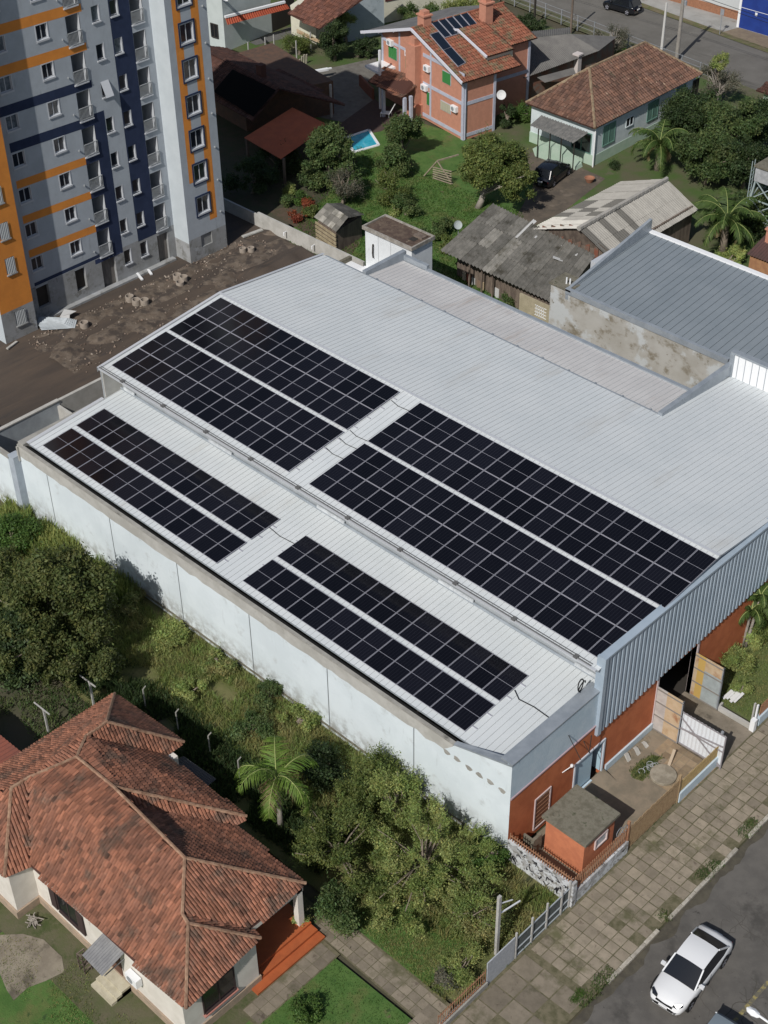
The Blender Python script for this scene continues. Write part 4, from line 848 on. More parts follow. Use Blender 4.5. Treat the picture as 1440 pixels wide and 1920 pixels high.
VHW = M('cream_white_wall', (.62, .58, .52), (.70, .66, .60), scale=1.2, stains=[((.42, .37, .30), 2, .6, .75, (1, 1, .4))])
b = MB(); b.box(21.9, -22.2, .45, 30.6, -18.0, 2.86, 0); b.box(30.6, -22.2, .45, 31.95, -18.3, 2.86, 0); b.box(22.0, -18.0, .45, 28.3, -15.3, 2.86, 0); b.box(17.0, -23.35, .45, 21.9, -14.0, 2.84, 0); b.box(21.9, -15.3, .45, 26.6, -14.6, 2.82, 0)
b.box(21.85, -22.28, 0, 32.02, -18.22, .45, 1); b.box(17.0, -23.45, 0, 21.98, -14.0, .44, 1); b.box(22.0, -18.2, 0, 28.4, -14.55, .43, 1)
VH.part('wall', b, [VHW, M('plinth_stone', (.40, .30, .22), (.30, .24, .18), scale=3)])
b = MB(); b.box(28.4, -18.2, 0, 31.6, -14.95, .42, 0); b.box(31.6, -18.75, 0, 32.0, -14.95, .28, 0); b.box(32.0, -18.8, 0, 32.4, -14.9, .13, 0); VH.part('porch_floor', b, M('red_oxide_floor', (.40, .105, .035), (.33, .085, .03), scale=1.5, rough=.6))
b = MB(); b.box(31.1, -15.45, .42, 31.4, -15.15, 2.85); b.box(31.15, -18.2, 2.6, 31.4, -15.1, 2.84); VH.part('porch_column', b, VHW)
# windows
vw = M('dark_shutters', (.05, .032, .03)); 
def vwin(x0, x1, y0, y1, z0, z1, name='window'):
    b = MB()
    if abs(x1-x0) < .2: b.box(x0-.02, y0-.06, z0-.06, x1+.02, y0, z1+.06, 0); b.box(x0-.02, y1, z0-.06, x1+.02, y1+.06, z1+.06, 0); b.box(x0-.02, y0, z0-.12, x1+.08, y1, z0, 0); b.box(x0-.02, y0, z1, x1+.02, y1, z1+.06, 0); b.box(x0-.02, (y0+y1)/2-.03, z0, x1+.015, (y0+y1)/2+.03, z1)
    else: b.box(x0-.06, y0-.03, z0-.06, x0, y1+.02, z1+.06, 0); b.box(x1, y0-.03, z0-.06, x1+.06, y1+.02, z1+.06, 0); b.box(x0, y0-.08, z0-.1, x1, y1+.02, z0, 0); b.box((x0+x1)/2-.03, y0-.015, z0, (x0+x1)/2+.03, y1, z1)
    o = VH.part(name, b, vw); b = MB(); b.box(x0+.0, y0+.0, z0, x1, y1, z1); VH.part('pane', b, glassd, under=o); return o
o = vwin(23.6, 25.0, -22.22, -22.18, 1.0, 2.2)
b = MB(); b.box(23.15, -22.55, .95, 23.6, -22.5, 2.25); b.box(25.0, -22.62, .95, 25.45, -22.57, 2.25); VH.part('shutter', b, vw, under=o) if False else None
for xx in (23.1, 25.05): b = MB(); b.box(xx, -22.30, .95, xx+.42, -22.24, 2.25); VH.part('shutter', b, vw, under=o)
o = vwin(31.93, 31.97, -21.2, -19.6, 1.0, 2.35)
b = MB(); b.box(31.96, -21.3, .86, 32.1, -19.5, .93); VH.part('sill', b, M('pink_sill', (.45, .2, .16)), under=o)
b = MB(); b.box(26.95, -22.24, .45, 27.85, -22.19, 2.3); VH.part('door', b, M('brown_door', (.12, .06, .04)))
b = MB(); b.corr((26.9, -23.35, 2.15), (28.3, -23.4, 2.15), (28.3, -22.2, 2.5), (26.9, -22.2, 2.5), .13, .02); b.beam((27, -23.25, 1.9), (27, -22.22, 2.0), .04, .04); b.beam((28.2, -23.25, 1.9), (28.2, -22.22, 2.0), .04, .04); VH.part('awning', b, M('grey_awning', (.20, .20, .205), (.26, .26, .26), scale=3))
b = MB()
for i in range(3): b.box(27.0, -22.75-.28*i, 0, 28.4, -22.28, .42-.13*i)
VH.part('steps', b, M('cream_steps', (.50, .46, .35), (.42, .38, .28), scale=3))
AC0 = [None]
def aircon(th, x, y, z, ax='y', rot=None):
    b = MB(); q = MB()
    if ax == 'y': b.box(x-.36, y-.3, z-.24, x+.36, y, z+.24); q.lathe((x-.08, 0, 0), [(0, 0)], 3) if False else None; q.add([(x-.08+.19*math.cos(t), y-.304, z+.19*math.sin(t)) for t in [i*.5236 for i in range(12)]], [tuple(range(12))])
    else: b.box(x, y-.36, z-.24, x+.3, y+.36, z+.24); q.add([(x+.304, y-.08+.19*math.cos(t), z+.19*math.sin(t)) for t in [i*.5236 for i in range(12)]], [tuple(range(12))])
    o = th.part('air_conditioner', b, whitep, world=th.world); th.part('fan_grille', q, greyp, under=o, world=th.world)
aircon(VH, 28.95, -22.24, 1.55)
b = MB()
for s_ in (-.35, .35): b.beam((26.35+s_*0, -22.95+s_*.5, 0), (26.35, -22.95+s_*.5, 1.3), .05, .05); b.beam((26.0, -22.95+s_*.5, 0), (26.0, -22.95+s_*.5, 1.1), .05, .05)
for z in (.25, .55, .85, 1.1): b.beam((26.35, -23.15, z), (26.35, -22.75, z), .05, .04); b.beam((26.0, -23.15, z), (26.0, -22.75, z), .05, .04)
b.beam((26.35, -23.1, 1.25), (26.0, -23.1, 1.1), .05, .05); solo('wooden_rack', b, wood, 'weathered wooden step rack beside the grey awning of the villa', 'rack')
q = s3(150, 1045); b = MB()
for i in range(26): a = rnd.random()*6.28; r_ = rnd.random()*.45; b.beam((q[0]+math.cos(a)*r_, q[1]+math.sin(a)*r_, .04+rnd.random()*.2), (q[0]-math.cos(a+.6)*r_, q[1]-math.sin(a+.6)*r_, .06+rnd.random()*.25), .035, .035)
solo('branch_pile', b, bark_pale, 'small pile of cut pale branches beside the villa wall', 'branches')
b = MB(); b.corr(s3(800, 320, 2.0), s3(740, 345, 2.0), s3(905, 450, 1.8), s3(942, 420, 1.8), .15, .02); b.beam(s3(905, 450, 1.75), s3(905, 450, 0), .06, .06); solo('lean_to_shelter', b, M('grey_shelter_sheet', (.10, .10, .105)), 'dark corrugated lean-to sheet on the shaded side of the villa', 'shelter')
b = MB(); q = [s3(0, 860, 2.5), s3(95, 960-0, 2.5), s3(0, 1060, 2.5)]
b = MB(); A_, B_ = s3(0, 232, 2.3), s3(97, 305, 2.3); C_ = s3(0, 355, 2.5); b.corr((A_[0]-3, A_[1]-.0, 2.2), B_, (B_[0], B_[1]-2.6, 2.5), (A_[0]-3, A_[1]-3.5, 2.5), .25, .03)
solo('shed_roof', b, M('red_metal_sheet', (.27, .09, .06), (.2, .08, .06), scale=1), 'rusty red metal shed roof at the left edge beside the villa', 'shed roof')
# villa garden
pl_ = zc(400, 1280, 2.4)
sheet('lawn', [(22.0, -60), (38.7, -60), (38.7, -15.2), (33.4, -15.3), (32.9, -18.8), (32.9, -22.5), (22, -24.2)], .006, lawn)
sheet('lawn_strip', [(31.3, -13.9), (33.6, -14.1), (37.2, -14.1), (37.0, -10.2), (31, -11.6)], .008, lawn)
sheet('garden_soil', [(14, -24.3), (33.0, -24.3), (33.0, -14), (28.5, -14.0), (14, -10.5)], .009, M('grassy_garden_soil', (.085, .095, .04), (.11, .10, .06), scale=1.2, bump=.8, bscale=12, stains=[((.05, .07, .02), .8, .5, .65), ((.16, .14, .10), 1.5, .62, .72)]))  # darker, greener soil with grass mixed into its own colour
b = MB(); q = [s3(0, 1100), s3(100, 1095), s3(190, 1120), s3(270, 1195), s3(280, 1260), s3(200, 1300), s3(120, 1330), s3(60, 1385), s3(30, 1340), s3(0, 1270), s3(-60, 1200)]
b.poly([(p[0], p[1], .022) for p in q[::-1]]); ground('concrete_patch', b, M('stained_yard_concrete', (.20, .17, .13), (.27, .235, .18), scale=1.2, bump=.3, stains=[((.11, .095, .07), .9, .5, .66), ((.08, .10, .04), 2, .62, .7)]))
b = MB(); pt = .5
for i in range(14):        # path from the porch steps to the gate, two to three slabs wide
    for j in range(3):
        x = 31.6+i*.52+.1; y = -14.95+j*.42-.14*0+(-(i*.52)*.01); 
        if i < 1 and j > 1: continue
        b.quad((x+.01, y+.01, .016), (x+.5, y+.01, .018), (x+.5, y+.40, .016), (x+.01, y+.40, .018), 0, .7+.35*rnd.random())
for i in range(9):
    for j in range(2):
        x = 32.45+j*.48; y = -15.2-i*.5; b.quad((x, y-.48, .014), (x+.46, y-.48, .014), (x+.46, y, .017), (x, y, .014), 0, .6+.35*rnd.random())
for i in range(6):
    for j in range(2): x = 38.75-.0-j*.48; y = -16.2-.5*i+2.0; b.quad((x-.46, y-.48, .03), (x, y-.48, .03), (x, y, .032), (x-.46, y, .03), 0, .6+.3*rnd.random())
ground('garden_path', b, slabm)
sheet('path_bedding', [(31.5, -15.0), (38.8, -15.1), (38.8, -13.6), (31.5, -13.65)], .0105, groutm); sheet('path_bedding', [(32.4, -19.8), (33.45, -19.8), (33.45, -15.0), (32.4, -15.0)], .0105, groutm)
grasspatch('grass', [(22.0, -40), (38.7, -40), (38.7, -15.3), (33.5, -15.4), (33.4, -22.7), (26, -24.4), (27.3, -24.5)], 22000, .07, .012, lf_green, 'short green lawn grass around the villa', per=2)
grasspatch('grass', [(31.3, -13.4), (38.2, -13.7), (37.9, -10.5), (31, -11.6)], 7000, .10, .013, lf_grass, 'short rough grass strip between the paved path and the bushes', per=2)
# ------------------------------------------------------------------ forecourt of the warehouse
sheet('forecourt', [(XF+.1, -5.9), (38.9, -5.9), (38.9, 4.7), (XF+.1, 4.7)], .012, yardc)
zf = zc(900, 1220, 2.667)
sheet('driveway', [(XF-6, 4.72), (39.1, 4.72), (39.1, 7.9), (XF-6, 7.9)], .013, M('driveway_concrete', (.24, .205, .16), (.17, .145, .11), scale=1.2, bump=.3, stains=[((.10, .085, .065), .8, .55, .7)]))
sheet('side_lawn', [(XF+.1, 8.4), (38.9, 8.4), (38.9, 30), (XF+.1, 30)], .010, M('side_lawn_grass', (.085, .115, .035), (.11, .13, .05), scale=1.2, bump=.7, bscale=16))
b = MB()
for i in range(7):
    for j in range(7):
        x = 36.3+i*.4; y = 1.9+j*.4
        if (x-37.0)**2+(y-2.4)**2 < .3: continue
        if 36.9 > x and y < 3.2: continue
        b.quad((x+.01, y+.01, .02), (x+.39, y+.01, .02), (x+.39, y+.39, .022), (x+.01, y+.39, .02), 0, .75+.5*rnd.random())
ground('forecourt_paving', b, M('brown_court_tiles', (.27, .205, .13), (.22, .165, .11), scale=3, tint=True))
sheet('weedy_patch', [(36.25, 1.7), (36.6, 1.45), (37.05, 1.6), (37.0, 2.1), (37.2, 2.7), (36.8, 3.1), (36.9, 3.5), (36.4, 3.3), (36.2, 2.6)], .024, lotm)
grasspatch('bed_weeds', [(36.25, 1.7), (36.6, 1.45), (37.05, 1.6), (37.0, 2.1), (37.2, 2.7), (36.8, 3.1), (36.9, 3.5), (36.4, 3.3), (36.2, 2.6)], 420, .12, .02, lf_mid, 'weeds growing in the forecourt bed by the round cover', per=2)
b = MB(); b.lathe((37.55, 2.55, 0), [(0, .16), (.62, .16), (.64, .14), (.64, 0)], 28); solo('manhole_cover', b, M('round_concrete_lid', (.33, .30, .24), (.22, .195, .15), scale=2.5, bump=.3), 'large round concrete well cover in the forecourt', 'well cover')
for i, (x, y, ux) in enumerate([(37.3, 3.5, .9), (36.2, 3.9, .45), (36.0, 3.0, .4)]): pass
b = MB(); a = zf(945, 570, .2); c = zf(975, 485, .6); b.beam((a[0], a[1], .1), (c[0], c[1], .45), .14, .1); solo('timber_post', b, M('pale_timber', (.42, .34, .25)), 'pale timber post lying against the round well cover', 'timber')
b = MB()
for i in range(9): x = 36.6+rnd.random()*.55; y = 2.0+.9*rnd.random(); b.tube([(x+.16*math.cos(t), y+.16*math.sin(t), .08+.04*rnd.random()) for t in [k*.7 for k in range(8)]], .018, 4)
solo('hose_coils', b, M('grey_hose', (.33, .35, .36)), 'tangle of grey hoses in the weedy forecourt bed', 'hoses')
for i in range(6):
    b = MB(); x = 35.75+.12*rnd.random(); y = 2.1+i*.33; s_ = .2+rnd.random()*.12; w_ = .06+.05*rnd.random(); h1 = .15+.25*rnd.random(); b.add([(x, y, 0), (x+w_, y, 0), (x+w_, y+s_, 0), (x, y+s_, 0), (x-.25, y+.02, h1), (x-.25+w_, y+.03, h1), (x-.22+w_, y+s_*1.1, h1-.05), (x-.24, y+s_, h1-.04)], [(4, 5, 6, 7), (0, 1, 5, 4), (1, 2, 6, 5), (2, 3, 7, 6), (3, 0, 4, 7)])
    solo('broken_slab', b, [concrete_l, yardc][i % 2], 'broken slab leaning on the brick red wall, %s from the service door' % ORD[i], 'broken slab', 'broken slabs along the red wall')
# guardhouse
GH = Thing('guardhouse', 'small orange brick guardhouse with a mossy flat concrete roof', 'guardhouse', (37.3, -3.7, 0))
b = MB(); b.box(36.2, -4.75, 0, 38.35, -2.55, 2.2); GH.part('wall', b, M('guard_brick', (.55, .20, .10), (.47, .165, .085), scale=2, bump=.3, bscale=10))
b = MB(); b.box(36.03, -4.9, 2.2, 38.5, -2.4, 2.37); ro = GH.part('roof', b, mossy)
b = MB(); b.lathe((36.45, -4.45, 2.37), [(.16, 0), (.16, .03), (.12, .03), (.12, 0)], 16); GH.part('roof_ring', b, mossy, under=ro)
b = MB(); b.box(38.35, -4.0, 1.15, 38.42, -3.1, 1.22); b.box(38.35, -4.0, 1.75, 38.42, -3.1, 1.82); b.box(38.35, -4.0, 1.22, 38.42, -3.93, 1.75); b.box(38.35, -3.17, 1.22, 38.42, -3.1, 1.75); wo = GH.part('window', b, M('pink_frame', (.6, .5, .48)))
b = MB(); b.box(38.351, -3.93, 1.22, 38.37, -3.17, 1.75); GH.part('pane', b, glassw, under=wo)
b = MB(); b.box(35.4, -5.3, 0, 36.1, -5.2, .9); b.box(36.0, -5.5, 0, 36.15, -4.9, 1.2); solo('low_partition', b, mossy, 'low mossy partition between red wall and guardhouse', 'partition')
b = MB(); b.box(35.42, -2.3, 0, 38.6, -2.2, .02)
# boundary along the pavement
FX = 38.95
graf = M('peeling_white_wall', (.56, .58, .60), (.36, .36, .36), scale=2.5, lo_=.45, hi_=.55, stains=[((.06, .06, .065), 2.2, .58, .62, (1, 1, 1.6)), ((.2, .19, .16), 5, .55, .65)])
b = MB(); b.box(XF+.03, YW-.02, 0, FX+.1, YW+.13, 1.35); b.box(FX-.1, YW+.13, 0, FX+.1, -2.3, .8); b.box(FX-.12, YW-.1, 0, FX+.14, YW+.16, 1.6); solo('graffiti_wall', b, graf, 'low peeling white wall with black graffiti at the street corner', 'wall')
b = MB(); b.box(XF+.1, YW+.0, 1.35, FX, YW+.03, 1.38) 
# black strokes of paint, illegible
b = MB()
for i in range(17):
    x = 35.5+i*.2+.1*rnd.random(); k = rnd.randint(2, 4); p = (x, YW-.035, .3+.7*rnd.random())
    for _ in range(k):
        q = (p[0]+rnd.uniform(-.16, .16), YW-.035, max(.15, min(1.2, p[2]+rnd.uniform(-.4, .4)))); b.beam(p, q, rnd.uniform(.03, .075), .012, up=(0, 1, 0)); p = q
bpy.data.objects['graffiti_wall']
go = mk('graffiti', b, M('black_paint', (.02, .02, .025)), parent=bpy.data.objects['graffiti_wall'], origin=tuple(bpy.data.objects['graffiti_wall'].location))
def pickets(name, pts, h, mat, label, base_z, sp=.13, w_=.035, rail=(.12, .85), group=None, lean=0, post=None):
    b = MB()
    for (x0, y0), (x1, y1) in zip(pts[:-1], pts[1:]):
        L_ = math.hypot(x1-x0, y1-y0); k = int(L_/sp)
        for i in range(k+1):
            x = x0+(x1-x0)*i/k; y = y0+(y1-y0)*i/k; hh = h*(.96+.06*rnd.random()); b.box(x-w_/2, y-w_/2, base_z, x+w_/2, y+w_/2, base_z+hh)
            b.add([(x-w_/2, y-w_/2, base_z+hh), (x+w_/2, y-w_/2, base_z+hh), (x+w_/2, y+w_/2, base_z+hh), (x-w_/2, y+w_/2, base_z+hh), (x, y, base_z+hh+.07)], [(0, 1, 4), (1, 2, 4), (2, 3, 4), (3, 0, 4)])
        for r_ in rail: b.beam((x0, y0, base_z+h*r_), (x1, y1, base_z+h*r_), .04, .035)
    return solo(name, b, mat, label, 'fence', group)
pickets('picket_fence', [(XF+.1, YW+.06), (FX, YW+.06), (FX, -2.35)], .95, rustbar, 'rusty red picket fence on the graffiti wall round the guardhouse', 1.3 if False else .82)
bpy.data.objects['picket_fence']
pickets('picket_gate', [(FX, -2.25), (FX, 1.65)], 1.55, tanbar, 'weathered tan picket gate along the pavement', .08, sp=.1, w_=.04)
b = MB(); b.box(FX-.1, 1.7, 0, FX+.1, 5.0, .62); solo('low_wall', b, blueband, 'low pale blue wall between tan picket gate and driveway', 'wall')
pickets('picket_fence', [(FX, 1.75), (FX, 4.9)], .75, M('yellowed_pickets', (.42, .32, .15), (.35, .25, .12), scale=5), 'yellowish picket fence on the pale blue wall by the driveway', .62, sp=.1)
for i, (y, h) in enumerate(((-2.3, 2.1), (1.66, 1.9), (4.98, 2.2))):
    b = MB(); b.box(FX-.07, y-.05, 0, FX+.05, y+.05, h); solo('gate_post', b, [rustbar, tanbar, greyp][i], ['rusty post where red pickets meet the tan gate', 'tan post between tan gate and pale blue wall', 'grey gate post at the driveway mouth'][i], 'post', 'posts along the pavement')
b = MB(); b.tube([(FX, -3.0+.24*math.cos(t), 2.0+.24*math.sin(t)) for t in [i*.5 for i in range(26)]], .014, 4); b.tube([(FX, -2.6+.2*math.cos(t), 1.85+.2*math.sin(t)) for t in [i*.5 for i in range(26)]], .014, 4); solo('wire_coil', b, greyp, 'coil of barbed wire on the red pickets beside the guardhouse', 'wire')
# white sliding gate leaf, dark braces
GT = Thing('white_gate', 'white corrugated gate leaf with dark diagonal braces standing open beside the driveway', 'gate', (37.6, 4.75, 0))
b = MB(); b.corr((36.7, 4.78, .1), (39.25, 4.82, .1), (39.25, 4.82, 2.2), (36.7, 4.78, 2.2), .22, .02); GT.part('panel', b, M('gate_white', (.66, .69, .72), rough=.5))
b = MB()
for z in (.12, 1.15, 2.2): b.beam((36.7, 4.73, z), (39.28, 4.77, z), .05, .05)
for x in (36.7, 39.28): b.beam((x, 4.73, .05), (x, 4.75, 2.25), .06, .06)
b.beam((36.75, 4.72, 1.9), (39.2, 4.75, .2), .05, .05); b.beam((36.75, 4.72, 1.1), (39.2, 4.75, 1.5), .06, .05); GT.part('frame', b, M('gate_brace', (.26, .24, .25)))
b = MB(); b.box(37.0, 7.92, 0, 38.9, 8.12, .22); b.box(36.9, 8.0, 0, 37.0, 8.4, .2); solo('edging', b, concrete_l, 'pale concrete edging along the driveway', 'edging')
b = MB(); b.box(38.85, 7.85, 0, 39.1, 8.1, .75, 0); solo('gate_stub', b, whitep, 'white stub pillar at the far side of the driveway mouth', 'pillar')
for i in range(2):
    b = MB(); b.box(38.72+.16*i, 8.15, 0, 38.80+.16*i, 8.25, 1.55); solo('gate_post', b, [conc_post, whitep][i], ['slim grey post behind the white stub pillar', 'slim white post behind the white stub pillar'][i], 'post', 'posts along the pavement')
b = MB(); b.box(FX-.1, 8.4, 0, FX+.1, 30, .6); solo('low_wall', b, blueband, 'low pale blue wall along the pavement past the driveway, right edge', 'wall')
pickets('picket_fence', [(FX, 8.5), (FX, 24)], .75, rustbar, 'rusty picket fence on the blue wall at the right edge', .6, sp=.12)
for i in range(5):
    b = MB(); x, y = 36.75+.14*i, 8.75+.1*(i % 3); b.beam((x, y, .05+.02*i), (x+.15, y+.55, .35+.03*i), .16, .025); solo('roof_sheet_scrap', b, M('white_scrap', (.55, .55, .55)) if i == 0 else bpy.data.materials['white_scrap'], 'pale sheet scrap beside the round shrub, %s from the left' % ORD[i], 'sheet scrap', 'sheet scraps by the shrub')
# lot fence
b = MB(); fy = [-10.05, -9.0, -8.0, -7.0, -6.45]
for y in fy: b.box(FX-.04, y-.04, 0, FX+.04, y+.04, 1.75)
LG = Thing('mesh_gate', 'grey framed metal gate of mesh panels closing the vacant lot', 'gate', (FX, -8.2, 0))
LG.part('posts', b, conc_post, kind='stuff')
b = MB()
for y0, y1 in zip(fy[:-1], fy[1:]):
    for z in (.08, .55, 1.3): b.beam((FX, y0, z), (FX, y1, z), .05, .05)
LG.part('frame', b, M('galvanised_frame', (.33, .36, .38)))
b = MB()
for y0, y1 in zip(fy[:-1], fy[1:]):
    b.corr((FX-.02, y0+.03, .1), (FX-.02, y1-.03, .1), (FX-.02, y1-.03, 1.28), (FX-.02, y0+.03, 1.28), .07, .008)
LG.part('mesh', b, M('dark_mesh', (.06, .07, .07), (.10, .11, .11), scale=9))
b = MB(); b.box(FX-.03, -11.9, 0, FX+.02, -10.15, 1.55); solo('sheet_panel', b, M('galvanised_panel', (.36, .38, .41), (.44, .46, .49), scale=7, rough=.5), 'speckled grey sheet metal panel closing the fence by the pavement', 'panel')
b = MB(); b.box(FX-.12, -15.0, 0, FX+.08, -11.9, .3); solo('low_kerb_wall', b, concrete, 'low concrete wall at the foot of the garden fence', 'wall')
pickets('picket_fence', [(FX, -14.9), (FX, -12.0)], .9, rustbar, 'thin rusty picket fence in front of the cactus bush', .3, sp=.14, w_=.02)
LP = Thing('lot_post', 'pale concrete service post standing behind the lot fence', 'post', (38.25, -10.45, 0))
b = MB(); b.beam((38.25, -10.45, 0), (38.22, -10.42, 3.9), .16, .13); LP.part('pole', b, conc_post)
b = MB(); b.beam((38.22, -10.42, 3.4), (38.35, -9.7, 3.1), .04, .04); b.beam((38.22, -10.42, 2.7), (38.3, -9.1, 2.4), .06, .05); LP.part('arm', b, whitep)
# ------------------------------------------------------------------ wires & posts in the yard left of the villa
zl_ = zc(0, 1240, 6)
for i, (x0, y0, x1, y1, h) in enumerate([(545, 795, 490, 545, 2.6), (1060, 520, 1010, 235, 2.6)]):
    p = zl_(x0, y0); b = MB(); h = min(3.2, hz(x1/6, 1240+y1/6, p[0], p[1])); b.beam((p[0], p[1], 0), (p[0], p[1], h), .09, .09); b.beam((p[0]-.8, p[1], h-.05), (p[0]+.5, p[1], h+.02), .06, .05)
    solo('washing_line_post', b, conc_post, ['washing line post in the dark yard nearer the left edge', 'washing line post in the dark yard nearer the villa roof'][i], 'washing post', 'washing line posts')
for i, (u, v) in enumerate([(327, 1318), (388, 1362), (265, 1275), (444, 1408)]):
    b = MB(); p = g(u, v, 2.0); b.beam((p[0], p[1], 0), (p[0], p[1], 1.35), .05, .05); b.beam((p[0], p[1], 1.35), (p[0]+.13, p[1]+.1, 1.6), .045, .045); solo('fence_post', b, concrete, 'cranked pale concrete fence post between villa and weeds, %s from the left' % ORD[[2, 3, 0, 1][i] if False else [1, 2, 0, 3][i]], 'fence post', 'concrete posts along the villa boundary')
# ------------------------------------------------------------------ cars
def car(name, label, x, y, z, rot, L_, W_, paint, glass, kind='sedan', group='cars on the two streets'):
    T = Thing(name, label, 'car', (x, y, z), rot, group)
    wt = {'sedan': [(-.5, .60, .78), (-.485, .78, .90), (-.44, .86, .97), (-.30, .90, 1.0), (-.1, .92, 1.0), (.12, .91, 1.0), (.25, .88, .99), (.38, .80, .95), (.46, .70, .86), (.49, .58, .72), (.5, .48, .6)],
          'hatch': [(-.5, .75, .80), (-.48, .9, .92), (-.4, .95, .98), (-.25, .95, 1.0), (0, .95, 1.0), (.2, .93, 1.0), (.33, .88, .98), (.43, .78, .92), (.48, .64, .8), (.5, .5, .66)]}[kind]
    b = MB(); P = []; W2 = W_/2; m_ = 9
    for (f, zt, wf) in wt:
        w_ = W2*wf; xx = f*L_; zb_ = .22 if abs(f) < .45 else .28
        P += [(xx, -w_*.94, zb_), (xx, -w_, .45), (xx, -w_*.985, zt-.16), (xx, -w_*.90, zt-.03), (xx, 0, zt+.03), (xx, w_*.90, zt-.03), (xx, w_*.985, zt-.16), (xx, w_, .45), (xx, w_*.94, zb_)]
    k = len(wt); Fc = [(i*m_+j, i*m_+j+1, (i+1)*m_+j+1, (i+1)*m_+j) for i in range(k-1) for j in range(m_-1)]+[tuple(range(m_)), tuple(range((k-1)*m_, k*m_))[::-1]]
    b.add(P, Fc); body = T.part('body', b, paint, smooth=True, world=False)
    roofz = 1.44 if kind == 'sedan' else 1.5
    if kind == 'sedan': bx0, rx0, rx1, bx1 = -.39, -.22, .07, .245
    else: bx0, rx0, rx1, bx1 = -.465, -.37, .08, .27
    zbel = .90; wb, wr = W2*.95, W2*.76
    b = MB(); P = []
    A = [(bx0*L_, zbel), (rx0*L_, roofz-.04), ((rx0+.06)*L_, roofz), ((rx0+rx1)/2*L_, roofz+.02), ((rx1-.06)*L_, roofz), (rx1*L_, roofz-.04), (bx1*L_, zbel-.02)]
    def ring(i, xx, zz): w_ = wr if 0 < i < 6 else wb*.93; return [(xx, -w_, zz), (xx, -w_*.6, zz+.03), (xx, 0, zz+.045), (xx, w_*.6, zz+.03), (xx, w_, zz)]
    for i, (xx, zz) in enumerate(A): P += ring(i, xx, zz)
    b.add(P[5:30], [(i*5+j, i*5+j+1, (i+1)*5+j+1, (i+1)*5+j) for i in range(0, 4) for j in range(4)]); T.part('roof', b, paint, smooth=True, world=False, under=body)
    b = MB(); b.add(P[25:35], [(j, j+1, 5+j+1, 5+j) for j in range(4)]); T.part('windscreen', b, glass, smooth=True, world=False, under=body)
    b = MB(); b.add(P[:10], [(j, j+1, 5+j+1, 5+j) for j in range(4)]); T.part('rear_window', b, glass, smooth=True, world=False, under=body)
    for s_ in (-1, 1):
        b = MB(); lo = [(bx0*L_, s_*wb*.93, zbel), ((bx0+.12)*L_, s_*wb, zbel), ((bx1-.12)*L_, s_*wb, zbel-.02), (bx1*L_, s_*wb*.93, zbel-.02)]; hi = [(rx1*L_, s_*wr, roofz-.04), ((rx1-.06)*L_, s_*wr, roofz), ((rx0+.06)*L_, s_*wr, roofz), (rx0*L_, s_*wr, roofz-.04)]
        b.add(lo+hi, [(0, 1, 6, 7), (1, 2, 5, 6), (2, 3, 4, 5)]); T.part('side_window', b, glass, world=False, under=body)
        b = MB(); b.beam((rx0*L_, s_*(wr+.005), roofz-.03), (bx0*L_, s_*(wb*.93+.0), zbel+.01), .06, .05); b.beam((rx1*L_, s_*(wr+.005), roofz-.03), (bx1*L_, s_*wb*.93, zbel), .06, .05); b.beam((-.04*L_, s_*(wr+.01), roofz), (-.03*L_, s_*(wb+.01), zbel), .03, .05) if kind != 'sedan' else None; T.part('pillar', b, paint, world=False, under=body)
        b = MB(); mx_ = (bx1-.07)*L_; b.box(mx_-.07, s_*(wb-.10), .90, mx_+.03, s_*(wb+.04), .96); b.box(mx_-.07, s_*(wb+.0), .90, mx_+.06, s_*(wb+.19), 1.04); T.part('mirror', b, paint, world=False)
        for wx in (.315, -.30):
            b = MB(); cx = wx*L_; r_ = .32; pr = []; n2 = 18
            b.add([(cx+rr_*math.cos(2*math.pi*i/n2), yy, r_+rr_*math.sin(2*math.pi*i/n2)) for rr_, yy in ((r_, s_*(W2-.2)), (r_, s_*(W2+.005)), (r_*.66, s_*(W2+.01))) for i in range(n2)], [(q*n2+i, q*n2+(i+1) % n2, (q+1)*n2+(i+1) % n2, (q+1)*n2+i) for q in range(2) for i in range(n2)]); wo = T.part('wheel', b, blackr, world=False)
            b = MB(); b.add([(cx, s_*(W2+.0), r_)]+[(cx+r_*.66*math.cos(2*math.pi*i/10)*(1 if i % 2 else .9), s_*(W2+.012), r_+r_*.66*math.sin(2*math.pi*i/10)) for i in range(10)], [(0, i+1, (i+1) % 10+1) for i in range(10) if i % 2 == 0]); T.part('rim', b, alu, world=False, under=wo)
            b = MB(); ar = [(cx+.37*math.cos(t), s_*(W2*1.0+.004), .34+.37*math.sin(t)) for t in [math.pi*i/8 for i in range(9)]]; b.tube(ar, .02, 4); T.part('wheel_arch', b, blackr, world=False, under=body)
        b = MB(); hx = .463*L_; b.add([(hx-.12, s_*W2*.86, .70), (hx+.06, s_*W2*.70, .64), (hx+.09, s_*W2*.42, .62), (hx+.02, s_*W2*.44, .73), (hx-.16, s_*W2*.80, .80)], [(0, 1, 2, 3, 4)]); T.part('headlight', b, glass, world=False)
        b = MB(); b.box(-.497*L_, s_*W2*.55, .60, -.47*L_, s_*W2*.84, .70); T.part('tail_light', b, M_tail, world=False)
        b = MB(); b.beam((-.25*L_, s_*(W2+.002), .52), (.25*L_, s_*(W2+.002), .50), .012, .02); b.beam((-.02*L_, s_*(W2-.0), .3), (-.03*L_, s_*(W2-.01), .8), .012, .01); T.part('door_seam', b, blackr, world=False, under=body)
    b = MB(); b.box(.492*L_, -W2*.5, .33, .505*L_, W2*.5, .45); b.box(.47*L_, -W2*.45, .56, .503*L_, W2*.45, .60); T.part('grille', b, blackr, world=False)
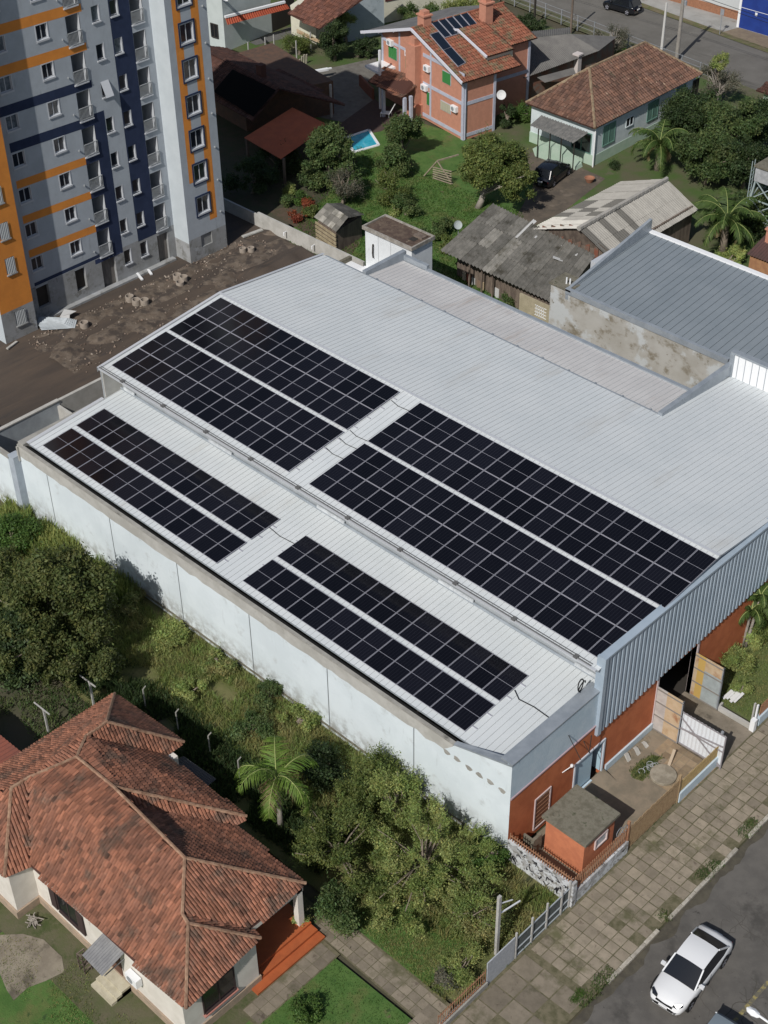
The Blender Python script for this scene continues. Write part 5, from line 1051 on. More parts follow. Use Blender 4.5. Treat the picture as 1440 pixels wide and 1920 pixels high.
    b = MB(); b.box(.500*L_, -.2, .42, .512*L_, .2, .52); T.part('number_plate', b, whitep, world=False)
    b = MB(); b.box(-.512*L_, -.2, .55, -.500*L_, .2, .66); T.part('number_plate', b, whitep, world=False)
    return T
M_tail = M('red_lamp', (.10, .008, .01), rough=.3)
carw = M('white_car_paint', (.72, .73, .74), rough=.22, coat=.6); carg = M('grey_blue_car_paint', (.19, .23, .26), rough=.25, coat=.6); cark = M('black_car_paint', (.008, .009, .012), rough=.18, coat=.6)
cz_ = zc(1160, 1700, 5.143)
fa = cz_(450, 1000, -.1); fb = cz_(600, 1000, .3)
car('parked_car', 'white sedan driving in the street near the bottom right corner', 44.8, -5.66, -.095, -86, 4.35, 1.72, carw, glassd)
car('parked_car', 'grey-blue car cut off by the bottom edge of the photo', 47.75, -8.75, -.095, -86, 4.2, 1.72, carg, glassd, 'hatch')
SLg = Thing('street_lamp', 'grey street lamp head reaching in from the bottom right corner', 'street lamp', g(1470, 1945, 0))
sx_, sy_, _ = g(1470, 1945, 7.2)
a = zc(1160, 1700, 5.143)(1300, 1015, 7.2); c = zc(1160, 1700, 5.143)(1440, 1110, 7.15)
d = V(*c)-V(*a); d /= np.linalg.norm(d); e = V(*c)+d*2.5
SLg.e.location = (e[0], e[1], 0); SLg.loc = (e[0], e[1], 0)
b = MB(); b.tube([(e[0], e[1], 0), (e[0], e[1], 6.6), tuple(V(*c)+d*1.2+V(0, 0, -.05)), tuple(V(*a)+d*.15)], .045, 6); SLg.part('pole', b, whitep)
b = MB(); A_ = V(*a); sd = V(-d[1], d[0], 0)
b.add([tuple(A_+d*t+sd*w_+V(0, 0, h)) for t, w_, h in ((-.28, 0, 0), (-.2, .11, 0), (.0, .16, 0), (.2, .10, 0), (.28, 0, 0), (.2, -.10, 0), (0, -.16, 0), (-.2, -.11, 0), (0, 0, .1))], [(i, (i+1) % 8, 8) for i in range(8)]); b.add([tuple(A_+d*t+sd*w_+V(0, 0, -.05)) for t, w_ in ((-.28, 0), (-.2, .11), (.0, .16), (.2, .10), (.28, 0), (.2, -.10), (0, -.16), (-.2, -.11))], [tuple(range(8))[::-1]])
SLg.part('lamp_head', b, whitep)
# ------------------------------------------------------------------ middle ground: gardens and houses
z4 = lambda x, y: (660+x/3, y/3)
z5 = lambda x, y: (960+x/3, y/3)
z3 = lambda x, y: (380+x/3, y/3)
z6 = lambda x, y: (400+x/3, 240+y/3)
z7 = lambda x, y: (780+x/3, 280+y/3)
z8 = lambda x, y: (1020+x/3.4286, 300+y/3.4286)
zy = ya
sheet('garden_lawn', [(-40, zy+.2), (13, zy+.2), (13, 34), (4, 46), (-12, 50), (-40, 47)], .004, lawn)
sheet('far_garden', [(-120, 47), (-12, 50), (4, 46), (13, 34), (60, 34), (60, 74), (-120, 74)], .002, M('far_garden_ground', (.06, .105, .025), (.10, .095, .055), scale=.3, bump=.6, bscale=8, stains=[((.13, .11, .08), .35, .58, .7)]))
sheet('flower_bed', [g(*z6(310, 470))[:2], g(*z6(600, 640))[:2], g(*z6(760, 735))[:2], g(*z6(830, 640))[:2], g(*z6(700, 620))[:2], g(*z6(420, 440))[:2]], .012, M('bed_soil', (.10, .07, .05), (.07, .06, .035), scale=2, bump=.6))
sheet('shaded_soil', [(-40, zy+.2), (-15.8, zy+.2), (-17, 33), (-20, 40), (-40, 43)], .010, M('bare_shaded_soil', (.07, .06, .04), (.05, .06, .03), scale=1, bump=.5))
pav = M('hexagon_pavers', (.175, .165, .145), (.135, .125, .11), scale=1.4, bump=.5, bscale=22, stains=[((.10, .10, .07), 1.2, .58, .7)])
sheet('paved_yard', [g(*z3(*q))[:2] for q in ((470, 430), (710, 385), (975, 325), (1000, 420), (885, 490), (965, 560), (790, 688), (560, 640), (380, 480))], .012, pav)
sheet('pool_deck', [g(*z3(*q))[:2] for q in ((700, 700), (790, 685), (968, 556), (1010, 590), (1190, 650), (1000, 740), (830, 770))], .016, M('brown_deck', (.085, .055, .045), (.065, .045, .04), scale=3, bump=.2))
b = MB(); pq = [g(*z3(*q)) for q in ((800, 780), (935, 733), (990, 818), (850, 858))]
b.poly([(p[0], p[1], .03) for p in pq][::-1]); sheet('pool_water', [p[:2] for p in pq], .035, M('pool_water_blue', (.03, .33, .46), (.06, .42, .54), scale=2, rough=.05, spec=.6))
b = MB()
for p, q in zip(pq, pq[1:]+pq[:1]): b.beam((p[0], p[1], .05), (q[0], q[1], .05), .22, .09)
solo('pool_rim', b, whitep, 'white rim of the small turquoise swimming pool', 'pool rim')
driv = M('dirt_drive', (.13, .105, .08), (.09, .075, .06), scale=1, bump=.5, stains=[((.19, .155, .12), .8, .55, .7)])
sheet('dirt_drive', [g(*q)[:2] for q in ((985, 285), (1040, 290), (1090, 315), (1135, 335), (1060, 395), (990, 430), (960, 420), (1000, 350))], .014, driv)
# ---- orange brick house
OH = Thing('brick_house', 'two-storey orange brick house with lilac bands, green shutters and solar panels', 'house', (-16.24, 48.82, 0), -10.5)
H = lambda n, b, m_, **k: OH.part(n, b, m_, world=False, **k)
b = MB(); zf_ = lambda x: 7.72-.335*abs(x+6.65)
def gable(mb, x0, x1, y, y2, zt, mi=0):
    mb.prism([(x0, y), (x1, y), (x1, y2), (x0, y2)], 0, zt, mi)
b.prism([(-11.7, 0), (-6.65, 0), (0, 0), (0, 3.3), (-2.3, 3.3), (-2.3, 8.9), (-6.65, 8.9), (-11.7, 8.9)], 0, [zf_(-11.7)-.1, 7.6, zf_(0)-.1, zf_(0)-.1, zf_(-2.3)-.1, zf_(-2.3)-.1, 7.6, zf_(-11.7)-.1])
H('wall', b, orange_b)
b = MB(); b.box(-7.5, -.75, 0, -5.75, 0, 1.2); b.box(-7.3, -.7, 1.2, -5.95, 0, 6.4); b.prism([(-7.0, -.55), (-6.2, -.55), (-6.2, 0), (-7.0, 0)], 6.4, 7.0); H('chimney_breast', b, orange_b)
b = MB()
for z in (.25, 3.05, 5.55): b.box(-5.7, -.04, z, 0, 0, z+.3); b.box(0, 0, z, .04, 3.3, z+.3) if z < 5.3 else None; b.box(-2.3, 3.3, z, -2.26, 8.9, z+.3) if z < 5.3 and z > 1 else None
b.box(-11.7, -.04, 5.2, -7.5, 0, 5.45); b.box(-11.75, -.06, 3.1, -11.5, 0, 5.6)
b.box(-.3, -.05, 0, .05, 0, 5.4); b.box(-.0, -.05, 0, .06, .25, 5.4); b.box(-.02, 3.1, 0, .06, 3.35, 5.3); b.box(-4.7, -.05, .3, -4.5, 0, 6.6); b.box(-9.2, -.05, 3.1, -9.0, 0, 6.6); b.box(-2.3, 8.7, 0, -2.22, 8.95, 6); H('concrete_bands', b, lilac)
b = MB(); b.tube([(.12, .05, 5.4), (.12, .05, .1)], .05, 6); H('downpipe', b, lilac)
rt = MB(); tn = lambda rr, p: (1-.4*rr.random())
def sl(x0, x1, y0, y1, up=.0): return [(x0, y0, zf_(x0)+up), (x1, y0, zf_(x1)+up), (x1, y1, zf_(x1)+up), (x0, y1, zf_(x0)+up)]
tiles(rt, sl(-6.65, .45, -.6, 5.7), .24, .42, .05, tn, seed=41); tiles(rt, sl(-6.65, -1.9, 5.7, 9.4), .24, .42, .05, tn, seed=42); 
ro = H('roof', rt, [tile_new, under])
b = MB(); b.corr(*[sl(-14.1, -6.65, -.6, 9.4)[i] for i in (1, 2, 3, 0)], .2, .03); H('grey_roof_slope', b, M('grey_old_sheets', (.10, .10, .105), (.14, .14, .14), scale=1), under=None)
b = MB(); b.beam((-14.1, -.62, zf_(-14.1)), (-6.65, -.62, 7.74), .1, .24); b.beam((-6.65, -.62, 7.74), (.47, -.62, zf_(.45)), .1, .24)
for x in (-13.6, -11.4, -9.2, -4.5, -2.2, -.1): b.beam((x, -.62, zf_(x)-.12), (x, .02, zf_(x)-.12), .1, .14)
H('barge_board', b, M('lilac_white_board', (.62, .62, .68)))
b = MB(); ridge(b, (-6.65, -.6, 7.75), (-6.65, 9.4, 7.75), .12, 0); H('ridge_tiles', b, tile_new, under=ro)
rt = MB(); y0, y1 = 2.9, 5.9; a_ = (-4.7, 7.42); c_ = (-.75, 6.35)
tiles(rt, [(a_[0], y0, a_[1]), (c_[0], y0, c_[1]), (c_[0], y1, c_[1]), (a_[0], y1, a_[1])], .24, .42, .05, tn, seed=43); dm = H('dormer_roof', rt, [tile_new, under])
b = MB(); b.beam((-5.5, y0-.04, 7.25), (-4.7, y0-.04, 7.46), .1, .18); b.beam((-4.7, y0-.04, 7.46), (-.7, y0-.04, 6.36), .1, .2); H('dormer_board', b, bpy.data.materials['lilac_white_board'], under=dm)
b = MB(); b.add([(-4.9, y0+.2, 7.0), (-1.2, y0+.2, 5.9), (-1.2, y0+.2, 6.35), (-4.7, y0+.2, 7.3)], [(0, 1, 2, 3)]); b.add([(-1.0, y0+.2, 5.6), (-1.0, y1, 5.6), (-1.0, y1, 6.3), (-1.0, y0+.2, 6.3)], [(0, 1, 2, 3)]); H('dormer_wall', b, cream, under=dm)
for x, y, z0, z1 in ((-6.9, 1.0, 7.2, 8.5), (-5.2, 6.3, 7.0, 8.9)):
    b = MB(); b.box(x-.45, y-.4, z0, x+.45, y+.4, z1); b.box(x-.55, y-.5, z1, x+.55, y+.5, z1+.12); b.box(x-.3, y-.3, z1+.12, x+.3, y+.3, z1+.4); H('chimney', b, orange_b, under=ro)
def hwin(x0, x1, z0, z1, m_=green_sh):
    b = MB(); b.box(x0-.05, -.03, z0-.05, x1+.05, 0, z1+.05); o = H('window', b, lilac); b = MB(); k = 4
    for i in range(k): b.box(x0+(x1-x0)*i/k+.01, -.07, z0, x0+(x1-x0)*(i+1)/k-.01, -.031, z1)
    H('shutter', b, m_, under=o)
hwin(-10.7, -9.5, 3.95, 5.0); hwin(-8.2, -7.75, 3.7, 4.95); hwin(-2.95, -1.85, 4.25, 5.2); hwin(-3.15, -1.8, 1.75, 2.5, M('grille_cream', (.42, .40, .30))); hwin(-5.1, -4.75, 1.5, 2.6, green_sh); hwin(-5.3, -5.0, 6.4, 6.8)
for x, z in ((-10.3, 5.35), (-7.6, 4.95+.25), (-4.95, 4.75), (-5.3, 2.95), (-1.1, 2.5)): aircon(OH, x, -.02, z)
b = MB(); b.lathe((0, 0, 0), [(0, .0), (.2, .03), (.4, .12)], 18); o = H('satellite_dish', b, M('dish_grey', (.6, .6, .6))); o.location = (.35, 3.7, 3.2); o.rotation_euler = (R(60), R(20), R(40))
b = MB(); b.beam((.0, 3.5, 3.0), (.35, 3.7, 3.2), .04, .04); H('dish_arm', b, greyp)
rt = MB(); tiles(rt, [OH.L(g(*z4(90, 455), 2.7)), OH.L(g(*z4(275, 550), 2.7)), OH.L(g(*z4(348, 498), 2.9)), OH.L(g(*z4(350, 440), 3.4)), OH.L(g(*z4(185, 372), 3.4))], .22, .36, .04, tn, seed=44); po = H('porch_roof', rt, [tile_bl, under])
b = MB()
for q in ((160, 500), (315, 545), (280, 555)): p = OH.L(g(*z4(*q), 2.6)); b.beam((p[0], p[1]+.3, 0), (p[0], p[1]+.3, 2.6), .25, .25)
H('porch_pillar', b, lilac, kind='stuff')
b = MB(); p = OH.L(g(*z4(155, 250), 5.8)); b.beam((p[0], p[1], 0), (p[0], p[1], 5.3), .18, .18); b.box(p[0]-.2, p[1]-.1, 3.1, -11.7, 3, 3.3); H('balcony_post', b, whitep)
for i, cq in enumerate([((440, 125), (645, 65), (722, 155), (520, 212)), ((437, 195), (487, 178), (560, 265), (512, 283)), ((512, 283), (560, 265), (640, 352), (596, 375))]):
    A4 = [thing_slope(OH, *z4(*q), 7.72-.335*6.65+.14, -.335) for q in cq]; k = 5 if i == 0 else 1; A4 = [V(*p) for p in A4]
    for j in range(k):
        for h_ in range(1):
            f0, f1 = j/k+.008, (j+1)/k-.008; a, c = A4[0]+(A4[1]-A4[0])*f0, A4[0]+(A4[1]-A4[0])*f1; e, d_ = A4[3]+(A4[2]-A4[3])*f0, A4[3]+(A4[2]-A4[3])*f1
            if False: a, c, e, d_ = a+(e-a)*h_*.51, c+(d_-c)*h_*.51, a+(e-a)*(h_*.51+.49), c+(d_-c)*(h_*.51+.49)
            b = MB(); b.slab([tuple(p) for p in (a, c, d_, e)], .05); o = H('rooftop_panel', b, M('rooftop_solar', (.012, .018, .03), rough=.15) if not (i or j or h_) else bpy.data.materials['rooftop_solar'], under=None)
            b = MB(); [b.beam(tuple(p), tuple(q), .03, .06) for p, q in ((a, c), (c, d_), (d_, e), (e, a))]; H('panel_edge', b, alu, under=o)
# brick garden wall, lounger, step things
b = MB(); pw = [g(*z4(*q)) for q in ((45, 480), (80, 520), (120, 560))]
for p, q in zip(pw[:-1], pw[1:]): b.beam((p[0], p[1], .5), (q[0], q[1], .5), .2, 1.0)
solo('brick_wall', b, M('dark_brick', (.2, .08, .05), (.16, .07, .05), scale=3), 'low dark brick wall beside the tiled porch of the orange house', 'wall')
LC = Thing('sun_lounger', 'white plastic sun lounger on the brown deck by the pool', 'sun lounger', g(*z4(200, 655)))
p = LC.loc; b = MB(); b.beam((p[0]-.5, p[1]-.3, .35), (p[0]+.2, p[1]+.1, .35), .6, .06); LC.part('seat', b, whitep); b = MB(); b.beam((p[0]+.2, p[1]+.1, .35), (p[0]+.55, p[1]+.3, 1.1), .6, .06); LC.part('backrest', b, whitep)
for dx, dy in ((-.5, -.1), (-.35, -.5), (.2, .3), (.3, -.15)): b = MB(); b.beam((p[0]+dx, p[1]+dy, 0), (p[0]+dx, p[1]+dy, .36), .05, .05); LC.part('leg', b, whitep)
# ---- grey roofed outbuilding behind the orange house
def roofed(name, label, cat, pts, zt, mat_w, mat_r, wall=True, over=.35, group=None, tile=None, thick=.08):
    T = Thing(name, label, cat, (sum(p[0] for p in pts)/len(pts), sum(p[1] for p in pts)/len(pts), 0), group=group)
    return T
a = [g(*z4(955, 185), 3.2), g(*z4(1150, 160), 3.6), g(*z4(1390, 285), 3.0), g(*z4(1165, 375), 3.0), g(*z4(965, 440), 2.8)]
GB = Thing('grey_outbuilding', 'low outbuilding with a large grey fibre cement roof behind the orange house', 'outbuilding', (a[2][0], a[2][1], 0))
b = MB(); A_, B_, C_, D_ = g(*z4(965, 440), 2.7), g(*z4(1390, 285), 2.9), g(*z4(1230, 190), 3.9), g(*z4(860, 230), 3.9)
b.corr(A_, B_, C_, D_, .2, .03); b.add([C_, B_, (B_[0]-1, B_[1]+4, 2.8)], [(0, 1, 2)]); E_, F_ = g(*z4(955, 185), 3.4), g(*z4(1150, 160), 3.6); b.corr(D_, C_, (C_[0]-2, C_[1]+2.5, 3.3), (D_[0]-2, D_[1]+2.5, 3.3), .2, .03)
GB.part('roof', b, M('dark_fibre_cement', (.125, .12, .115), (.16, .155, .145), scale=1, tint=True, bump=.3))
b = MB(); A2, B2 = g(*z4(1040, 435), 2.3), g(*z4(1245, 380), 2.3); b.corr(A2, g(*z4(1085, 465), 2.2), g(*z4(1260, 415), 2.2), B2, .2, .03); GB.part('lower_roof', b, bpy.data.materials['dark_fibre_cement'])
b = MB(); b.prism([(A_[0]-.3, A_[1]+.6), (B_[0]-.5, B_[1]+.4), (B_[0]-1.2, B_[1]+4), (A_[0]-1.5, A_[1]+4)], 0, 2.55); GB.part('wall', b, M('brown_wall', (.20, .09, .06), (.16, .14, .12), scale=1))
b = MB(); p = g(*z4(1265, 400), 1.5); b.box(p[0]-.25, p[1]-.25, 0, p[0]+.25, p[1]+.25, 3.0); b.box(p[0]-.35, p[1]-.35, 3.0, p[0]+.35, p[1]+.35, 3.15); GB.part('chimney', b, M('pale_pink_plaster', (.55, .5, .48)))
# ---- white hip-roofed house
fr, fl_, br = g(1115.5, 241, 3.5), g(986, 193, 3.5), g(1316, 138, 3.5)
bl_ = (fl_[0]+br[0]-fr[0], fl_[1]+br[1]-fr[1], 3.5); na, fa_ = g(1105, 128, 5.9), g(1209, 80, 5.9)
WH = Thing('hip_roof_house', 'white and pale green cottage with mossy hipped tile roof', 'house', (na[0], na[1], 0))
rt = MB(); tn2 = lambda rr, p: .65+.6*rr.random()
for i, f in enumerate(([fl_, fr, na], [fr, br, fa_, na], [br, bl_, fa_], [bl_, fl_, na, fa_])): tiles(rt, f, .3, .42, .06, tn2, seed=60+i)
ro = WH.part('roof', rt, [tile_old, under]); b = MB()
for i, (p, q) in enumerate(((fr, na), (na, fa_), (fa_, br), (na, fl_), (fa_, bl_))): ridge(b, p, q, .13, 0, seed=i)
WH.part('ridge_tiles', b, M('lichen_ridge', (.33, .26, .17), (.24, .16, .1), scale=4, tint=True), under=ro)
def ins(P, k):
    c = np.mean([V(*p) for p in P], 0); return [tuple(V(*p)+(c-V(*p))/np.linalg.norm(c-V(*p))*k) for p in P]
W4 = ins([fl_, fr, br, bl_], .55); b = MB(); b.prism([p[:2] for p in W4], .9, 3.45, 0); W5 = ins([fl_, fr, br, bl_], .48); b.prism([p[:2] for p in W5], 0, .9, 1)
cot = M('cottage_white', (.60, .66, .68), (.52, .58, .60), scale=1.2, stains=[((.40, .44, .45), 1.3, .62, .75)]); cog = M('pale_green_plinth', (.36, .48, .38), (.42, .52, .43), scale=1.5)
WH.part('wall', b, [cot, cog])
def frame_of(p, q): p, q = V(*p), V(*q); d = q-p; L_ = np.linalg.norm(d[:2]); d = d/L_; d[2] = 0; nn = V(d[1], -d[0], 0); return p, d, nn, L_
def wwin(th, p, q, s0, s1, z0, z1, mf, mp, name='window', out=.05):
    P, d, nn, L_ = frame_of(p, q); b = MB(); A = lambda s_, z, o: tuple(P+d*s_+nn*o+V(0, 0, z-P[2]))
    def bx_(a0, a1, c0, c1, o0, o1, mb): mb.add([A(a0, c0, o0), A(a1, c0, o0), A(a1, c0, o1), A(a0, c0, o1), A(a0, c1, o0), A(a1, c1, o0), A(a1, c1, o1), A(a0, c1, o1)], [(0, 3, 2, 1), (4, 5, 6, 7), (0, 1, 5, 4), (1, 2, 6, 5), (2, 3, 7, 6), (3, 0, 4, 7)])
    f = .08
    bx_(s0-f, s0, z0-f, z1+f, 0, out, b); bx_(s1, s1+f, z0-f, z1+f, 0, out, b); bx_(s0, s1, z1, z1+f, 0, out, b); bx_(s0, s1, z0-f, z0, 0, out+.03, b); bx_((s0+s1)/2-.04, (s0+s1)/2+.04, z0, z1, 0, out, b)
    o = th.part(name, b, mf); b = MB(); bx_(s0, s1, z0, z1, .0, .02, b); th.part('pane', b, mp, under=o); return o
grn = M('sage_shutters', (.13, .24, .20), rough=.6)
for s0, s1, z0, z1, m_ in ((1.1, 2.6, 1.4, 3.0, grn), (4.2, 5.1, 2.0, 2.7, cot), (7.2, 8.6, 1.5, 3.0, grn), (11.3, 12.5, 1.5, 3.1, grn), (13.7, 14.5, 1.0, 3.0, iron)): wwin(WH, W4[1], W4[2], s0, s1, z0, z1, m_, grn if m_ is grn else glassd)
wwin(WH, W4[0], W4[1], 4.5, 6.4, 1.0, 2.6, grn, glassd, 'door'); 
b = MB(); pc = [g(*z5(100, 705), 2.7), g(*z5(165, 648), 3.1), g(*z5(432, 745), 3.1), g(*z5(345, 805), 2.7)]; b.corr(pc[0], pc[3], pc[2], pc[1], .28, .05); cv = WH.part('canopy', b, M('canopy_sheet', (.12, .12, .115), (.18, .175, .165), scale=3))
b = MB()
for f in (.15, .42, .68, .97): p = V(*pc[0])*(1-f)+V(*pc[3])*f; b.beam((p[0]+.1, p[1]+.2, 0), (p[0]+.1, p[1]+.2, 2.7), .07, .07)
WH.part('canopy_post', b, iron, under=cv, kind='stuff')
b = MB(); sq = [g(*z5(*q), 0) for q in ((130, 880), (350, 955))]; P, d, nn, L_ = frame_of(sq[0], sq[1])
prof = [(0, 0), (L_+.2, 0), (L_+.1, .3), (L_*.55, 1.25), (L_*.2, 1.3), (-.3, .6)]
b.add([tuple(P+d*x+V(0, 0, z)) for x, z in prof]+[tuple(P+d*x-nn*.9+V(0, 0, z)) for x, z in prof], [tuple(range(6)), tuple(range(6, 12))[::-1]]+[(i, 6+i, 6+(i+1) % 6, (i+1) % 6) for i in range(6)]); WH.part('stairs', b, cog)
b = MB(); p = W5[1]; b.tube([(p[0]+.05, p[1]-.1, 3.4), (p[0]+.05, p[1]-.1, 0)], .06, 6); WH.part('downpipe', b, whitep)
# ---- barn with patched fibre cement gable roof
RF, RB = g(1085, 430, 4.6), g(1250, 337, 4.6); LF, LB = g(993, 430, 3.2), g(1165, 340, 3.2); SF, SB = g(1132, 474, 3.2), g(1294, 371, 3.2)
BN = Thing('barn', 'plank barn with patched pale fibre cement gable roof', 'barn', (RF[0], RF[1], 0))
SF = tuple(V(*RF)+(V(*SF)-V(*RF))*1.35); SB = (SF[0]+RB[0]-RF[0], SF[1]+RB[1]-RF[1], SF[2])
rc = random.Random(3)
def patchroof(th, name, A, B, C_, D, nu, nv, tones, mat, pitch=.22, amp=.035):
    A, B, C_, D = (V(*q) for q in (A, B, C_, D)); b = MB()
    for i in range(nu):
        for j in range(nv):
            f0, f1, h0, h1 = i/nu, (i+1)/nu, j/nv, min(1, (j+1)/nv+.02); P4 = [(A*(1-f)+B*f)*(1-h)+(D*(1-f)+C_*f)*h+V(0, 0, .03*j+.015*(i % 2)) for f, h in ((f0, h0), (f1, h0), (f1, h1), (f0, h1))]
            t = tones(i, j); n0 = len(b.t); b.corr(*P4, pitch, amp); b.t[n0:] = [t]*(len(b.t)-n0)
    return th.part(name, b, mat)
fcol = M('patched_fibre_cement', (.37, .355, .32), (.33, .315, .285), scale=2, tint=True, bump=.3, stains=[((.26, .25, .22), 3, .6, .7)])
dk = {(1, 0), (1, 1), (3, 0), (3, 1), (5, 0), (5, 1), (2, 0)}
patchroof(BN, 'roof_slope', SF, SB, RB, RF, 16, 2, lambda i, j: .38 if i in (0, 3, 6) or (j == 0 and i in (4,)) else .95+.1*rc.random(), fcol)
patchroof(BN, 'roof_slope', LF, LB, RB, RF, 12, 3, lambda i, j: 1.6 if i < 2 and j > 0 or (i < 3 and j == 0) else (.4 if i in (3, 5, 6) and j != 1 or (i == 4 and j == 1) else .95+.1*rc.random()), fcol)
b = MB(); k = 22
for i in range(k): p = V(*RF)+(V(*RB)-V(*RF))*i/k; q = V(*RF)+(V(*RB)-V(*RF))*(i+1.05)/k; b.tube([p+V(0, 0, .06), q+V(0, 0, .09)], [.2, .17], 6)
BN.part('ridge_cap', b, bpy.data.materials['fibre_cement'])
b = MB(); q = [(LF[0]+.3, LF[1]+.3), (SF[0]-.3, SF[1]+.3), (SB[0]-.3, SB[1]-.3), (LB[0]+.3, LB[1]-.3)]; b.prism(q, 0, 3.05)
A5, B5 = V(q[0][0], q[0][1], 3.05), V(q[1][0], q[1][1], 3.05); b.add([tuple(A5), tuple(B5), (RF[0], RF[1]+.3, 4.5)], [(0, 1, 2)]); BN.part('wall', b, wood)
b = MB(); 
for i in range(7):
    f = .12+.8*i/7; p = A5*(1-f)+B5*f; hgt = 3.05+1.35*(1-abs(f-.45)/.6); b.box(p[0]-.18, p[1]-.06, 2.4, p[0]+.18, p[1]-.02, max(2.6, hgt))
BN.part('gable_boards', b, M('mixed_boards', (.22, .08, .05), (.15, .125, .10), scale=1.8), kind='stuff')
# ---- mossy mono-pitch shed
o7 = [g(*z7(135, 568), 2.3), g(*z7(795, 878), 2.3), g(*z7(1010, 600), 3.3), g(*z7(655, 385), 3.3), g(*z7(432, 308), 3.4)]
MS = Thing('old_shed', 'long old shed with mossy patched corrugated roof behind the warehouse', 'shed', (o7[0][0], o7[0][1], 0))
rc = random.Random(9); fo = fibre_old
patchroof(MS, 'roof', o7[0], o7[1], o7[2], o7[4], 11, 3, lambda i, j: rc.choice([.85, .92, 1, 1.08, 1.15, 1.5 if rc.random() < .5 else .75]), fo, .30, .07)
b = MB(); b.corr(g(*z7(555, 495), 3.1), g(*z7(575, 500), 3.1), g(*z7(680, 405), 3.5), g(*z7(660, 392), 3.5), .15, .03)
for q in ((670, 490, 740, 525), (770, 605, 825, 625), (900, 590, 960, 630), (820, 545, 840, 560)): p0_, p1_ = g(*z7(q[0], q[1]), 3.25), g(*z7(q[2], q[3]), 3.0); b.beam(p0_, p1_, .3, .03)
MS.part('replacement_sheet', b, M('new_sheet_strip', (.50, .50, .49)), kind='stuff')
b = MB(); q = [(o7[0][0]+.6, o7[0][1]+1.2), (o7[1][0]-.3, o7[1][1]+.5), (o7[2][0]-.3, o7[2][1]-.2), (o7[4][0]+.4, o7[4][1]-.2)]; b.prism(q, 0, [2.2, 2.1, 3.1, 3.2]); MS.part('wall', b, wood)
b = MB(); pA, pB = g(*z7(590, 870), 0), g(*z7(790, 960), 0); pA = (o7[1][0]-3.2, o7[1][1]-.1, 0); b.box(pA[0], pA[1], 0, o7[1][0]-.1, pA[1]+.15, 2.0); MS.part('front_wall', b, M('buff_blocks', (.40, .35, .25), (.33, .29, .2), scale=2)) 
b = MB()
for i in range(5): b.box(pA[0]+1.5+i*.16, pA[1]-.03, .9, pA[0]+1.54+i*.16, pA[1]-.0, 1.7)
for z in (.9, 1.15, 1.4, 1.66): b.box(pA[0]+1.4, pA[1]-.03, z, pA[0]+2.4, pA[1], z+.04)
MS.part('window_grille', b, whitep)
for i, (x, y) in enumerate(((300, 720), (370, 745), (430, 770), (245, 610))):
    p = g(*z7(x, y), 1.0); b = MB(); b.beam((p[0], p[1], 0), (p[0], p[1], 2.2), .1, .1); MS.part('post', b, wood)
jc = [(.5, .45, .35), (.35, .12, .08), (.5, .5, .5), (.2, .14, .1), (.42, .33, .22)]
for i in range(12):
    p = g(*z7(275+i*27, 700+i*13+rnd.random()*14), .4); b = MB(); s_ = .18+.14*rnd.random(); a = rnd.random()*3; c, q = math.cos(a)*s_, math.sin(a)*s_
    b.prism([(p[0]+c, p[1]+q), (p[0]-q, p[1]+c), (p[0]-c, p[1]-q), (p[0]+q, p[1]-c)], 0, [.5+.3*rnd.random()]*4); b.beam((p[0]-s_, p[1], .6), (p[0]+s_, p[1]+.1, .75), .06, .06)
    solo('junk_crate', b, M('junk_%s' % ['cream', 'red', 'grey', 'brown', 'tan'][i % 5], jc[i % 5]) if i < 5 else bpy.data.materials['junk_%s' % ['cream', 'red', 'grey', 'brown', 'tan'][i % 5]], 'old crate in the junk under the mossy shed eave, %s from the left' % ORD[i], 'crate', 'junk along the mossy shed')
# ---- plank hut
hq = [g(*z6(565, 500), 1.9), g(*z6(690, 585), 1.9), g(*z6(760, 505), 2.7), g(*z6(640, 425), 2.7), g(*z6(850, 490), 2.0), g(*z6(720, 425), 2.0)]
HU = Thing('plank_hut', 'small plank hut with broken corrugated gable roof in the garden', 'hut', (hq[0][0], hq[0][1], 0))
rc = random.Random(5); patchroof(HU, 'roof_slope', hq[0], hq[1], hq[2], hq[3], 5, 3, lambda i, j: rc.choice([.8, 1, 1.3, 1.9]), fo, .2, .04); patchroof(HU, 'roof_slope', hq[3], hq[2], hq[4], hq[5], 5, 2, lambda i, j: rc.choice([.7, .9, 1.1]), fo, .2, .04)
b = MB(); q = [(hq[0][0]+.2, hq[0][1]+.2), (hq[1][0]-.2, hq[1][1]+.2), (hq[4][0]-.3, hq[4][1]), (hq[5][0]+.2, hq[5][1])]; b.prism(q, 0, [1.8, 1.8, 1.8, 1.8]); HU.part('wall', b, wood)
b = MB()
for i in range(5): z = .15+i*.33; b.beam((hq[0][0]+.1, hq[0][1]+.05, z), (hq[1][0]-.15, hq[1][1]+.1, z), .06, .2)
HU.part('wall_planks', b, M('yellowed_planks', (.40, .34, .22), (.28, .22, .14), scale=2), kind='stuff')
